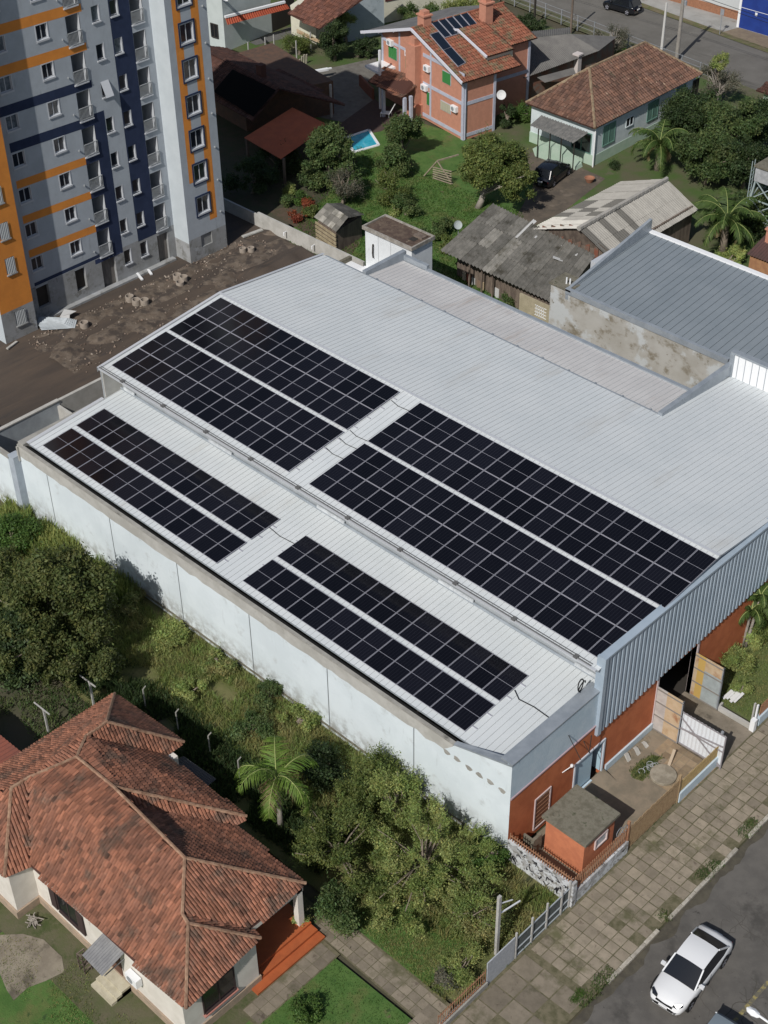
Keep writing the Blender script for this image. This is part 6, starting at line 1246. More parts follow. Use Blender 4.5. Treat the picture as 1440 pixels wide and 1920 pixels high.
# ---- dark house behind the apartments and red roof
D3 = lambda x, y, z: g(*z3(x, y), z)
DH = Thing('dark_house', 'dark brown tiled house with a black sheet on its roof in the block shadow', 'house', D3(300, 600, 0))
rt = MB(); A_, B_, C_, D_ = D3(40, 690, 3.0), D3(285, 710, 3.0), D3(440, 520, 4.6), D3(-60, 260, 4.6)
e_, f_, g_ = D3(275, 665, 3.2), D3(40, 520, 3.2), D3(60, 305, 5.0); h_ = D3(790, 590, 3.0); i_ = D3(340, 455, 4.9)
tiles(rt, [D3(-80, 480, 3.3), D3(280, 680, 3.3), D3(430, 500, 5.0), D3(-60, 250, 5.0)], .26, .42, .05, tn2, seed=80)
tiles(rt, [D3(-60, 250, 5.0), D3(430, 500, 5.0), D3(800, 592, 3.4), D3(560, 455, 3.4), D3(120, 270, 3.4)], .26, .42, .05, tn2, seed=81)
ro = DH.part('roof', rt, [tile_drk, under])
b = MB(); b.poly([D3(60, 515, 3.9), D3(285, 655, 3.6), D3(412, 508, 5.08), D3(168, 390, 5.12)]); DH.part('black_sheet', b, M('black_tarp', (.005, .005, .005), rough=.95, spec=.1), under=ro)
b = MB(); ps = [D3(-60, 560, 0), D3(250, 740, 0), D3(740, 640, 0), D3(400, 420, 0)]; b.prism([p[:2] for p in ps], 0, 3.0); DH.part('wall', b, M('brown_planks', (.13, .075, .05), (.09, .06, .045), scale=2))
b = MB(); p = D3(330, 420, 5); b.box(p[0]-.3, p[1]-.3, 4, p[0]+.3, p[1]+.3, 5.9); DH.part('chimney', b, M('sooty_brick', (.09, .04, .03)), under=ro)
b = MB()
for q in ((600, 640), (725, 660), (510, 620)): p = D3(*q, 0); b.beam((p[0], p[1], 0), (p[0], p[1], 3), .16, .16)
DH.part('porch_post', b, conc_post, kind='stuff')
RS = Thing('red_roof_shed', 'open shed with smooth red corrugated roof beside the dark house', 'shed', D3(450, 780, 0))
b = MB(); r0, r1, r2, r3 = D3(232, 775, 2.3), D3(440, 895, 2.3), D3(712, 705, 3.1), D3(505, 605, 3.1); b.corr(r0, r1, r2, r3, .22, .04); RS.part('roof', b, M('red_ceramic_sheet', (.50, .15, .075), (.42, .13, .07), scale=1.2, tint=True))
b = MB()
for p in (r0, r1, r2): b.beam((p[0]+.1, p[1]+.2, 0), (p[0]+.1, p[1]+.2, p[2]), .18, .18)
RS.part('post', b, wood, kind='stuff')
# ---- top left: white house, brown roof, pale gable wall
TLH = Thing('white_corner_house', 'white house with red tile canopy at the top left beside the apartments', 'house', D3(130, 300, 0))
wm = M('shiny_white_wall', (.52, .57, .56), (.47, .52, .51), scale=.8)
c0 = D3(130, 292, 0); c1 = D3(392, 180, 0); cz0 = 5.6
b = MB(); dv = V(c1[0]-c0[0], c1[1]-c0[1], 0); dn = V(-dv[1], dv[0], 0)/np.linalg.norm(dv)
p2_ = V(*c0)+dn*8; p3_ = V(*c1)+dn*8; b.prism([c0[:2], c1[:2], (p3_[0], p3_[1]), (p2_[0], p2_[1])], 0, 5.2); TLH.part('wall', b, wm)
cq = [D3(140, 140, 2.7), D3(490, 48, 2.7), D3(462, 10, 3.4), D3(125, 95, 3.4)]; b = MB(); b.corr(cq[0], cq[1], cq[2], cq[3], .25, .05); TLH.part('tile_canopy', b, M('red_canopy_tiles', (.45, .10, .05), (.38, .09, .05), scale=1.5))
b = MB(); b.beam(cq[3], cq[2], .25, .2); b.beam(D3(135, 0, 6.5), (c0[0], c0[1], 5.2), .2, .2); TLH.part('white_fascia', b, whitep)
b = MB(); q = D3(80, 230, 0); b.box(q[0]-2.2, q[1]-1.5, 0, q[0]+.3, q[1]+.6, .35); TLH.part('porch_step', b, M('beige_step', (.45, .4, .3)))
w0 = V(*c0)+V(-.02, -.02, 0); wwin(TLH, (w0[0]-dv[0]*0-1.9, w0[1]+.05*0-.2, 3.0), (w0[0], w0[1], 3.0), .3, 1.1, 1.2, 2.4, iron, glassd)
b = MB(); P, d, nn, L_ = frame_of(c0, c1); b.add([tuple(P+d*(L_-.02)+nn*.02+V(0, 0, 0)), tuple(P+d*(L_+3.3)+nn*.02), tuple(P+d*(L_+3.3)+nn*.02+V(0, 0, 2.7)), tuple(P+d*(L_-.02)+nn*.02+V(0, 0, 2.7))], [(0, 1, 2, 3)]); TLH.part('passage_shade_sheet', b, iron)  # flat dark sheet stands in for the shade of the passage
BR = Thing('brown_roof_house', 'house with long brown tiled roof and pale stained gable wall at the top', 'house', D3(650, 150, 0))
rt = MB(); tiles(rt, [D3(478, 75, 3.0), D3(655, 163, 3.0), D3(925, -20, 5.2), D3(700, -90, 5.2)], .26, .42, .05, tn2, seed=90); ro = BR.part('roof', rt, [M('brown_clay_tiles', (.17, .07, .045), (.13, .06, .045), scale=1.5, tint=True), under])
gA, gB = D3(820, 215, 0), D3(1022, 190, 0); b = MB(); gA = D3(800, 240, 0); P, d, nn, L_ = frame_of(gA, gB); b.add([tuple(P), tuple(P+d*L_), tuple(P+d*L_+V(0, 0, 5.5)), tuple(P+V(0, 0, 3.2))]+[tuple(P-nn*.3), tuple(P+d*L_-nn*.3), tuple(P+d*L_-nn*.3+V(0, 0, 5.5)), tuple(P-nn*.3+V(0, 0, 3.2))], [(0, 1, 2, 3), (7, 6, 5, 4), (3, 2, 6, 7), (1, 5, 6, 2)]); BR.part('gable_wall', b, M('pale_stained_gable', (.38, .43, .46), (.33, .38, .41), scale=1, stains=[((.24, .28, .30), 1.4, .55, .68)]))
b = MB(); q0, q1 = D3(500, 190, 0), D3(640, 250, 0); b.prism([q0[:2], q1[:2], (q1[0]-2, q1[1]+6), (q0[0]-2, q0[1]+6)], 0, 2.8); BR.part('wall', b, cream)
CB = Thing('cream_building', 'cream rendered building with dark red windows at the top edge', 'building', D3(1150, 0, 0))
q0, q1 = D3(1022, 130, 0), D3(1330, 60, 0); P, d, nn, L_ = frame_of(q0, q1); b = MB(); b.prism([q0[:2], (float(q1[0]+d[0]*4), float(q1[1]+d[1]*4)), (float(q1[0]+d[0]*4-nn[0]*8), float(q1[1]+d[1]*4-nn[1]*8)), (float(q0[0]-nn[0]*8), float(q0[1]-nn[1]*8))], 0, 7); CB.part('wall', b, cream)
for s0 in (.2, 4.2, 9): wwin(CB, (q0[0], q0[1], 3.0), (q1[0], q1[1], 3.0), s0, s0+1.6, 2.2, 4.3, M('maroon_frame', (.12, .03, .03)) if s0 < 1 else bpy.data.materials['maroon_frame'], glassd)
for i, (x, y) in enumerate(((262, 348), (357, 320), (405, 305), (530, 340), (610, 290))):
    p = D3(x*1.0, y*1.0, 0); b = MB(); b.beam((p[0], p[1], 0), (p[0], p[1], 1.9), .09, .09); solo('wire_fence_post', b, conc_post, 'thin wire fence post on the grass beside the white corner house, %s from the left' % ORD[i], 'fence post', 'wire fence posts by the top left lawn')
b = MB()
for i in range(6): pass
b = MB(); a, c = D3(455, 432, .8), D3(705, 388, .8); b.beam(a, c, .35, .18); b.beam((a[0], a[1]+.45, .75), (c[0], c[1]+.45, .75), .2, .1); solo('white_beam', b, whitep, 'long white painted beam between the grass bank and the paved yard', 'beam')
for i in range(10):
    p = D3(465+i*13, 362-i*3, .4); b = MB(); hh = .5+.5*rnd.random(); b.beam((p[0], p[1], 0), (p[0]+.1, p[1], hh), .14, .1); solo('stone_stake', b, M('pale_stone', (.48, .44, .36), (.36, .33, .26), scale=4) if i == 0 else bpy.data.materials['pale_stone'], 'pale upright stone stake in the garden border, %s from the left' % ORD[i], 'stone stake', 'stone stakes in the border')
b = MB(); q = [D3(380, 235, 0), D3(800, 130, 0), D3(850, 180, 0), D3(660, 250, 0), D3(400, 250, 0)]
sheet('grey_terrace', [D3(x, y, 0)[:2] for x, y in ((265, 240), (390, 185), (600, 120), (690, 130), (560, 190), (300, 255))], .018, M('grey_terrace_floor', (.13, .125, .12), (.1, .1, .095), scale=2))
b = MB()
for i in range(5): p = D3(540+i*28, 175+i*14, 0); b.beam((p[0], p[1], 0), (p[0], p[1], 1.4), .1, .1); 
for i in range(3): b.beam(D3(530, 165+i*8, 1.2+.1*i), D3(660, 230+i*6, 1.2), .08, .08)
solo('timber_rack', b, tan_wood, 'timber rack with pale boards under the brown roof eave', 'rack')
# ---- wooden frame pile, dish, planter
b = MB(); A = lambda x, y, z: g(*z7(x, y), z)
b.beam(A(45, 150, 0), A(120, 65, 1.9), .1, .1); b.beam(A(120, 65, 1.9), A(205, 195, 0), .1, .1); b.beam(A(120, 65, 1.9), A(240, 30, 1.9), .1, .1)
for i in range(6): b.beam(A(95, 160-i*12, .1+.22*i), A(200, 195-i*14, .1+.22*i), .08, .06)
solo('collapsed_stand', b, M('weathered_timber', (.34, .29, .21), (.24, .2, .15), scale=3), 'collapsed pale timber frame stacked with planks left of the big olive tree', 'timber pile')
b = MB(); p = g(858, 431, 1.2); b.lathe((0, 0, 0), [(0, .0), (.2, .03), (.33, .1)], 18); o = solo('satellite_dish', b, M('pale_dish', (.36, .40, .40)), 'round pale satellite dish on a pole beside the mossy shed', 'satellite dish'); o.location = (p[0], p[1], 1.6); o.rotation_euler = (R(55), R(25), R(45))
b = MB(); b.beam((p[0]-.05, p[1]+.15, 0), (p[0]-.05, p[1]+.15, 1.6), .05, .05); mk('dish_pole', b, greyp, parent=o, origin=(0, 0, 0)); bpy.data.objects['dish_pole'].matrix_parent_inverse = o.matrix_basis.inverted()
b = MB(); p = g(*z7(975, 185), 0); b.lathe((p[0], p[1], 0), [(.22, .0), (.36, .28), (.42, .4), (.36, .4), (.3, .3), (0, .24)], 18); solo('clay_planter', b, M('terracotta', (.32, .15, .09)), 'round terracotta planter on the dirt drive by the white cottage', 'planter')
# ---- far street, poles, walls
fs = [g(*q)[:2] for q in ((900, -12), (1010, 13), (1427, 173), (1500, 200))]
re = [g(*q)[:2] for q in ((1130, -20), (1192, 10), (1345, 71), (1440, 100))]
dY = lambda p, q, x: p[1]+(q[1]-p[1])*(x-p[0])/(q[0]-p[0])
nY = lambda x: dY(g(1010, 13), g(1427, 173), x); fY = lambda x: dY(g(1192, 10), g(1440, 100), x)
sheet('far_street', [(-90, nY(-90)), (60, nY(60)), (60, fY(60)), (-90, fY(-90))], .020, M('grey_asphalt', (.125, .118, .105), (.15, .142, .128), scale=.4, rough=.9, bump=.3, bscale=40, stains=[((.09, .085, .075), .3, .56, .7, (.3, 1.4, 1)), ((.19, .18, .16), .8, .62, .74)]))
sheet('far_verge', [(-90, fY(-90)), (60, fY(60)), (60, fY(60)+.9), (-90, fY(-90)+.9)], .05, M('weedy_verge', (.10, .11, .04), (.16, .13, .08), scale=1.5, bump=.8))
sheet('near_verge', [(-90, nY(-90)-1.6), (60, nY(60)-1.6), (60, nY(60)), (-90, nY(-90))], .022, M('near_verge_soil', (.12, .11, .07), (.09, .10, .045), scale=1, bump=.8))
sheet('far_pavement', [(-90, fY(-90)+.9), (60, fY(60)+.9), (60, fY(60)+12), (-90, fY(-90)+12)], .04, M('pale_pavement', (.33, .325, .31), (.27, .265, .25), scale=.6, stains=[((.16, .13, .10), .4, .56, .7, (1, 1, 1))]))
p0 = g(1385, 52, 0); b = MB(); b.box(p0[0], p0[1], 0, p0[0]+30, p0[1]+.3, 6, 0); b.box(p0[0]-.25, p0[1]-.05, 0, p0[0]-.0, p0[1]+.3, 6, 1); b.box(p0[0], p0[1]-.02, 2.0, p0[0]+30, p0[1]-.0, 2.04, 1); b.box(p0[0]+1.6, p0[1]-.03, 1.6, p0[0]+1.85, p0[1], 1.9, 1)
solo('blue_wall', b, [M('royal_blue_paint', (.012, .035, .20), (.015, .045, .24), scale=1), whitep], 'royal blue warehouse wall with white edge at the top right corner', 'wall')
b = MB(); b.box(p0[0]-24, p0[1]+1.6, .9, p0[0]-.3, p0[1]+1.9, 5, 0); b.box(p0[0]-24, p0[1]+1.55, 0, p0[0]-.3, p0[1]+1.9, .9, 1); solo('brick_base_wall', b, [M('grey_white_wall', (.5, .52, .52)), M('brown_brick_base', (.33, .16, .09), (.25, .12, .07), scale=5)], 'white wall on a brown brick base at the top edge left of the blue wall', 'wall')
sheet('brown_forecourt', [(p0[0], p0[1]-.1), (p0[0]+30, p0[1]-.1), (p0[0]+30, p0[1]-3.2), (p0[0]-.6, p0[1]-2.8)], .046, M('brown_forecourt_slabs', (.22, .175, .12), (.18, .14, .10), scale=2))
PO = Thing('utility_pole', 'tall wooden utility pole rising behind the white cottage roof', 'utility pole', g(1268, 114, 0)); p = PO.loc
b = MB(); b.tube([(p[0], p[1], -.1), (p[0], p[1], 9.4)], [.2, .13], 9); PO.part('pole', b, M('pole_wood', (.24, .22, .20), (.30, .28, .25), scale=4)); b = MB(); b.beam((p[0]-.1, p[1]-.9, 8.6), (p[0]-.1, p[1]+.9, 8.6), .1, .1); PO.part('crossarm', b, wood)
b = MB(); b.lathe((p[0]+.3, p[1], 5.3), [(0, 0), (.14, 0), (.14, .4), (0, .45)], 8); PO.part('junction_box', b, greyp)
for k, zz_ in enumerate((6.3, 6.6, 8.7)):
    b = MB(); b.tube([(p[0]-34+i*3.4, p[1]+(p[0]-34+i*3.4-p[0])*-.02+(0), zz_-.9*math.sin(math.pi*((i % 10)/10))*.6) for i in range(0, 21)], .022, 4); PO.part('cable', b, blackr)
b = MB(); p = g(1240, 96, 0); b.tube([(p[0], p[1], -.1), (p[0], p[1], 4.6)], [.14, .1], 8); solo('concrete_pole', b, M('white_concrete_pole', (.55, .54, .52)), 'short pale concrete pole left of the tall wooden pole', 'pole')
b = MB(); p = g(*z4(1230, 185), 0); b.tube([(p[0], p[1], -.1), (p[0], p[1], 6.0)], [.12, .1], 8); solo('wooden_pole', b, wood, 'dark wooden pole behind the grey outbuilding roof by the far street', 'pole')
b = MB(); p = g(*z4(1025, 130), 0); b.beam((p[0], p[1], 0), (p[0], p[1], 2.6), .16, .16); solo('dark_stub_pole', b, iron, 'short dark post on the verge left of the grey outbuilding', 'post')
b = MB(); p = g(1349, 65, 0); b.tube([(p[0], p[1], 0), (p[0], p[1], 2.4)], .04, 6); b.box(p[0]-.2, p[1]-.04, 1.9, p[0]+.2, p[1], 2.5); solo('road_sign', b, greyp, 'small grey road sign on the far pavement corner', 'sign')
# fence along the near verge
b = MB(); k = 26
for i in range(k): x = -62+i*2.2; b.beam((x, nY(x)-1.7, 0), (x, nY(x)-1.7, 1.5), .08, .08)
for z in (.5, 1.0, 1.45): b.beam((-62, nY(-62)-1.7, z), (-5, nY(-5)-1.7, z), .03, .03)
solo('wire_fence', b, greyp, 'long thin wire fence along the near side of the far street', 'fence')
ck = g(1162, 22, .0); car('parked_car', 'black hatchback parked on the far street at the top edge', ck[0], ck[1]+.3, .02, 182, 3.9, 1.65, cark, glassd, 'hatch')
ck = g(1027, 345, 0); car('parked_car', 'black car parked on the dirt drive behind the olive tree', ck[0]-.3, ck[1]+.9, .0, 100, 4.0, 1.7, cark, glassd, 'hatch', group='cars parked off the streets')
# gate portal with tile roof at right edge
GP = Thing('gate_portal', 'small tiled gate portal on pillars cut by the right edge', 'gate portal', g(1437, 215, 0)); p = GP.loc
rt = MB(); tiles(rt, [(p[0]-.9, p[1]-.8, 2.2), (p[0]+3, p[1]-.8, 2.2), (p[0]+3, p[1]+.2, 2.7), (p[0]-.6, p[1]+.2, 2.7)], .2, .3, .04, tn2, seed=99); GP.part('roof', rt, [tile_drk, under]); b = MB(); b.box(p[0]-.3, p[1]-.4, 0, p[0]+.1, p[1], 2.2); GP.part('pillar', b, cog)
# water tower
WT = Thing('water_tower', 'steel lattice tower carrying a pale concrete water tank at the right edge', 'water tower', g(1424, 452, 0)); p = WT.loc
zt = hz(1433, 352, p[0], p[1]); s0, s1 = 1.25, .85; lg = M('green_grey_steel', (.30, .36, .36)); CT = (p[0]-.5, p[1]+1.3)
cr4 = [(-1, -1), (1, -1), (1, 1), (-1, 1)]
for cx, cy2 in cr4: b = MB(); b.beam((CT[0]+cx*s0, CT[1]+cy2*s0, 0), (CT[0]+cx*s1, CT[1]+cy2*s1, zt), .12, .12); WT.part('leg', b, lg)
b = MB(); n_l = 3
for i in range(n_l):
    for j in range(4):
        (ax, ay), (bx_, by_) = cr4[j], cr4[(j+1) % 4]; f0, f1 = i/n_l, (i+1)/n_l; S0, S1 = s0+(s1-s0)*f0, s0+(s1-s0)*f1
        b.beam((CT[0]+ax*S0, CT[1]+ay*S0, zt*f0), (CT[0]+bx_*S1, CT[1]+by_*S1, zt*f1), .07, .07); b.beam((CT[0]+ax*S1, CT[1]+ay*S1, zt*f1), (CT[0]+bx_*S1, CT[1]+by_*S1, zt*f1), .08, .08); b.beam((CT[0]+bx_*S0, CT[1]+by_*S0, zt*f0), (CT[0]+ax*S1, CT[1]+ay*S1, zt*f1), .06, .06)
WT.part('bracing', b, lg)
b = MB(); b.box(CT[0]-.95, CT[1]-.95, zt, CT[0]+.95, CT[1]+.95, zt+1.1, 0); b.prism([(CT[0]-1.05, CT[1]-1.05), (CT[0]+1.05, CT[1]-1.05), (CT[0]+1.05, CT[1]+1.05), (CT[0]-1.05, CT[1]+1.05)], zt+1.1, zt+1.25, 1); WT.part('tank', b, [M('blotchy_tank', (.42, .43, .44), (.3, .31, .32), scale=3), mossy])
b = MB(); 
for z in [zt*.3+i*.35 for i in range(int(zt*.7/.35)+4)]: b.beam((CT[0]-1.1, CT[1]-1.25, z), (CT[0]-1.1, CT[1]-.9, z), .03, .03)
b.beam((CT[0]-1.1, CT[1]-1.25, 0), (CT[0]-1.1, CT[1]-1.25, zt+1.6), .05, .05); b.beam((CT[0]-1.1, CT[1]-.9, 0), (CT[0]-1.1, CT[1]-.9, zt+1.6), .05, .05); WT.part('ladder', b, lg)
# brick oven house
BO = Thing('brick_shed', 'small brick barbecue shed with brown roof and chimney at the right edge', 'shed', g(1425, 480, 0)); p = g(1400, 475, 1.9); q = g(1470, 500, 1.9)
b = MB(); b.box(p[0]+.2, p[1]+.2, 0, p[0]+5, p[1]+2.4, 1.8); BO.part('wall', b, M('tan_brick', (.38, .2, .1), (.3, .15, .08), scale=3)); b = MB(); b.corr((p[0], p[1], 1.85), (p[0]+5, p[1], 1.85), (p[0]+5, p[1]+2.6, 2.6), (p[0], p[1]+2.6, 2.6), .22, .04); BO.part('roof', b, M('brown_roof_sheet', (.10, .055, .05), (.08, .05, .045), scale=2)); b = MB(); b.box(p[0]+.4, p[1]+1.6, 1.8, p[0]+1.0, p[1]+2.2, 3.3); b.box(p[0]+.3, p[1]+1.5, 3.3, p[0]+1.1, p[1]+2.3, 3.42); BO.part('chimney', b, orange_b)
# ------------------------------------------------------------------ vegetation
def T(u, v, zc_, rx, rz, k, r, mat, label, n, leaf=.15, kind='leafy_tree', cat='tree', tr=.14, tm=None, group=None, ry=None, tone=(.55, 1.2), more=(), off=(0, 0), bare=0, limbs=7):
    c = g(u, v, zc_); cr_ = blob(c[0], c[1], zc_, rx, ry or rx, rz, k, r)
    for m_ in more: d = g(m_[0], m_[1], m_[2]); cr_ += blob(d[0], d[1], m_[2], m_[3], m_[3], m_[4], m_[5], r)
    cr_ = [(x, y, max(z, rr_*.55), rr_) for x, y, z, rr_ in cr_]
    return tree(kind, label, cat, (c[0]+off[0], c[1]+off[1], 0), cr_, mat, tm or barkm, n, leaf, tr, group, tone=tone, bare=bare, limbs=limbs)
# big tree, left of the lot
T(112, 1125, 3.6, 2.7, 2.3, 70, .6, leafmat('dark_olive_leaves', (.075, .10, .030), (.125, .145, .048)), 'large dense tree at the left edge between villa and white wall', 34000, .15, tr=.22, more=((60, 1210, 2.6, 2.4, 1.6, 26), (140, 1235, 2.2, 2.0, 1.4, 22), (20, 1080, 2.5, 1.8, 1.8, 14)), limbs=12)  # leaves of a darker olive, their own colour
T(25, 1215, 2.0, 1.8, 1.4, 16, .7, lf_dark, 'dark bush under the large tree at the left edge', 9000, .14, 'bush', 'bush')
T(15, 1010, 1.2, 1.5, .9, 12, .5, lf_green, 'small green bush at the foot of the white wall, left edge', 5000, .12, 'bush', 'bush')
# shrubs in the vacant lot
T(640, 1555, 1.6, 1.9, 1.2, 38, .33, lf_olive, 'olive green bush between the lot palm and the pale bush', 10000, .095, 'bush', 'bush', more=((600, 1600, 1.2, 1.2, .9, 12), (680, 1640, 1.2, 1.2, .9, 12)), bare=20)
T(800, 1590, 1.8, 2.4, 1.4, 60, .30, lf_weed, 'largest pale green bush in the vacant lot beside the white wall', 17000, .095, 'bush', 'bush', more=((870, 1640, 1.4, 1.8, 1.1, 20), (760, 1690, 1.1, 1.6, .8, 16)), bare=30, tone=(.5, 1.2))
T(700, 1470, 1.3, 1.5, 1.0, 18, .5, lf_olive, 'dark weedy bush against the wall above the pale bush', 9000, .11, 'bush', 'bush', bare=10)
T(745, 1500, 1.6, 1.2, 1.3, 14, .4, lf_weed, 'tall thin shoots of shrub against the white wall', 5000, .10, 'bush', 'bush', bare=14)
T(640, 1700, 1.0, 1.0, .7, 12, .4, lf_mid, 'small bush at the corner of the orange porch path', 4000, .10, 'bush', 'bush')
T(565, 1725, .5, .35, .4, 5, .25, lf_weed, 'small yellow green plant on the orange porch step', 900, .09, 'plant', 'plant')
T(900, 1700, .9, 1.2, .6, 14, .4, lf_grass, 'dry twiggy bush by the concrete service post', 5000, .09, 'bush', 'bush', bare=30)
T(870, 1820, .6, .9, .5, 12, .3, lf_weed, 'straggly bush by the sheet metal panel', 3500, .08, 'bush', 'bush', bare=16)
T(838, 1838, .5, .45, .4, 8, .22, lf_grey, 'grey green cactus bush at the end of the garden path', 2400, .07, 'cactus', 'cactus')
T(578, 1898, .55, .55, .5, 10, .3, lf_green, 'small round bush on the lawn at the bottom edge', 5000, .08, 'bush', 'bush')
T(610, 1440, 1.0, 1.2, .7, 10, .45, lf_dark, 'dark low bush behind the lot palm', 4500, .11, 'bush', 'bush')
for i, (u, v) in enumerate(((320, 1190), (415, 1240), (500, 1300), (560, 1345), (250, 1130), (470, 1360), (360, 1290))):
    T(u, v, .4, .9, .35, 9, .35, [lf_weed, lf_grass, lf_mid][i % 3], 'low weed clump along the white wall, %s from the left' % ORD[[1, 3, 5, 6, 0, 4, 2][i]], 2400, .09, 'weed_clump', 'weeds', group='weed clumps by the white wall')
T(925, 1600, .4, 1.0, .35, 10, .3, lf_green, 'bright green low growth by the graffiti wall', 3000, .1, 'bush', 'bush')
lotp = [(-2.5, -12.6), (38.6, -12.9), (38.6, -6.45), (-2.5, -6.45)]
grasspatch('tall_grass', [(-2.5, -10.2), (29, -10.5), (36, -11.5), (38.6, -10.0), (38.6, -6.45), (-2.5, -6.45)], 24000, .30, .018, lf_grass, 'tall dry and green grass covering the vacant lot', per=2, lean=.5, thin=-.35)
grasspatch('tall_weeds', [(-2.5, -8.6), (9, -8.2), (9, -6.42), (-2.5, -6.42)], 3500, .8, .035, lf_weed, 'tall weeds at the foot of the white wall', per=2, lean=.35, thin=-.15)
grasspatch('undergrowth', [(0, -13), (22, -13.2), (30, -12.8), (30, -10.2), (0, -10.2)], 12000, .35, .03, lf_dark, 'dark undergrowth between the villa and the vacant lot', per=2, thin=-.3)
grasspatch('pavement_weeds', [g(*q)[:2] for q in ((1015, 1862), (1040, 1835), (1070, 1828), (1082, 1850), (1098, 1862), (1080, 1880), (1060, 1876), (1035, 1890))], 380, .05, .016, lf_green, 'bright weeds growing on the broken pavement by the kerb', per=2, thin=-.05)
grasspatch('kerb_weeds', [(42.0, -10), (42.6, -10), (42.6, 10), (42.0, 10)], 1500, .09, .016, lf_mid, 'weeds along the whitewashed kerb', per=2, thin=.15)
grasspatch('kerb_weeds', [(38.5, -11), (38.95, -11), (38.95, 5), (38.5, 5)], 600, .12, .02, lf_mid, 'weeds along the foot of the pavement fence', per=2)
grasspatch('grass', [(35.9, 8.5), (38.8, 8.5), (38.8, 20), (35.9, 20)], 9000, .09, .014, lf_grass, 'lawn grass beside the driveway at the right edge', per=2)
grasspatch('garden_grass', [(-14, 25.5), (-2, 26.5), (4, 27), (4, 33), (-4, 42), (-22, 42), (-16, 30)], 26000, .14, .03, lf_green, 'bright green garden grass behind the boundary wall', per=1, lean=.7)
# palms
pb = g(527, 1552, 0); hh = hz(520, 1462, pb[0], pb[1])
palm('palm_tree', 'palm tree with bright green fronds in the vacant lot beside the villa', pb, min(hh, 3.4), 8, 2.9, lf_palm2, bark_pale, 1.15, (-.1, .05), .13, None, 11, .78, 5, lf_dead, .4, (.0, 1.4), .030)
pb = g(1355, 470, 0); hh = hz(1338, 408, pb[0], pb[1])
palm('palm_tree', 'dark green palm tree between grey barn and water tower', pb, min(hh, 5.0), 15, 3.6, lf_palm, barkm, .8, (0, 0), .28, None, 21, .8, 2, lf_dead, .1, (.05, 1.3), .055)
pb = g(1232, 318, 0); hh = hz(1237, 268, pb[0], pb[1])
palm('palm_tree', 'dark palm tree behind the far end of the grey barn', pb, min(hh, 4.6), 14, 3.4, lf_palm, barkm, .9, (0, 0), .25, None, 22, .75, 2, lf_dead, .7, (.0, 1.3), .055)
for i, (u, v, u2, v2) in enumerate(((1392, 1210, 1402, 1140), (1398, 1212, 1425, 1120))):
    pb = g(u, v, 0); hh = hz(u2, v2, pb[0], pb[1]); palm('palm_tree', ['slender palm leaning at the cladding wall, left stem', 'slender palm leaning at the cladding wall, right stem'][i], pb, min(3.4, hh), 9, 1.5, lf_palm, bark_pale, 1.0, (.15, .3*i), .08, 'twin palms by the cladding', 31+i, .45, 0, lf_dead, i, (.1, 1.3), .045)
T(1385, 1240, .5, .9, .45, 14, .28, lf_weed, 'variegated shrub against the red wall below the palms', 3500, .08, 'bush', 'bush')
T(1412, 1196, .5, .45, .4, 8, .25, lf_weed, 'bright yellow green round bush beside the twin palms', 2500, .07, 'bush', 'bush', tone=(.9, 1.6))
T(1392, 1292, .5, .5, .42, 12, .22, lf_weed, 'clipped round shrub on the lawn by the driveway', 4500, .06, 'bush', 'bush')
T(1430, 1165, 1.2, .8, .9, 10, .35, lf_olive, 'loose shrub at the right edge beside the palms', 3000, .09, 'bush', 'bush')
# garden trees
T(615, 285, 2.9, 1.7, 1.7, 26, .55, lf_mid, 'dense tree with bare stems between red roof shed and pool', 14000, .16, more=((600, 320, 1.8, 1.4, 1.2, 12), (640, 335, 1.8, 1.3, 1.2, 12)))
T(640, 355, 1.3, 1.4, 1.0, 12, .5, lf_grey, 'twiggy grey shrub below the dense tree', 3500, .09, 'bush', 'bush', bare=50)
T(758, 240, 2.7, 1.6, 1.1, 26, .5, lf_mid, 'broad tree overhanging the turquoise pool', 12000, .15, more=((735, 300, 1.5, 1.2, 1.0, 12),))
T(735, 355, 1.3, 1.1, 1.3, 16, .45, lf_olive, 'feathery conifer on the lawn', 6000, .10, 'conifer', bare=30)
T(760, 385, .8, 1.2, .6, 10, .4, lf_mid, 'low bush at the foot of the feathery conifer', 3000, .1, 'bush', 'bush')
T(930, 300, 3.9, 2.4, 1.5, 64, .55, lf_olive, 'large olive green tree beside the black parked car', 24000, .15, tr=.25, tm=bark_pale, more=((890, 320, 3.2, 1.6, 1.1, 16), (975, 345, 2.8, 1.5, 1.1, 14)), off=(-.8, -1.0), limbs=12, tone=(.6, 1.25))
T(627, 75, 2.0, 1.15, 1.7, 24, .5, lf_dark, 'round dark clipped tree on the far lawn', 9000, .12)
T(685, 88, 1.0, 1.2, .8, 12, .45, lf_dark, 'low dark bush right of the clipped tree', 4000, .12, 'bush', 'bush')
T(648, 35, 2.6, .8, .8, 8, .4, lf_weed, 'yellow green shrub against the pale gable wall', 2500, .12, 'bush', 'bush')
T(520, 120, .8, 1.3, .6, 12, .4, lf_dark, 'dark shrub at the edge of the brown roof ridge', 3500, .11, 'bush', 'bush')
T(560, 85, .9, 1.3, .7, 12, .4, lf_olive, 'straggly plants beside the timber rack', 3500, .1, 'bush', 'bush', bare=10)
T(780, 20, 1.0, 2.2, .8, 16, .5, lf_mid, 'garden shrubs in front of the cream building', 5000, .13, 'bush', 'bush')
T(870, 20, 1.6, 2.0, 1.2, 14, .6, lf_weed, 'pale green shrub by the far street at the top', 5000, .13, 'bush', 'bush')
T(915, 45, 1.0, 2.4, .7, 14, .5, lf_olive, 'low hedge behind the orange house roof', 4500, .12, 'hedge', 'hedge')
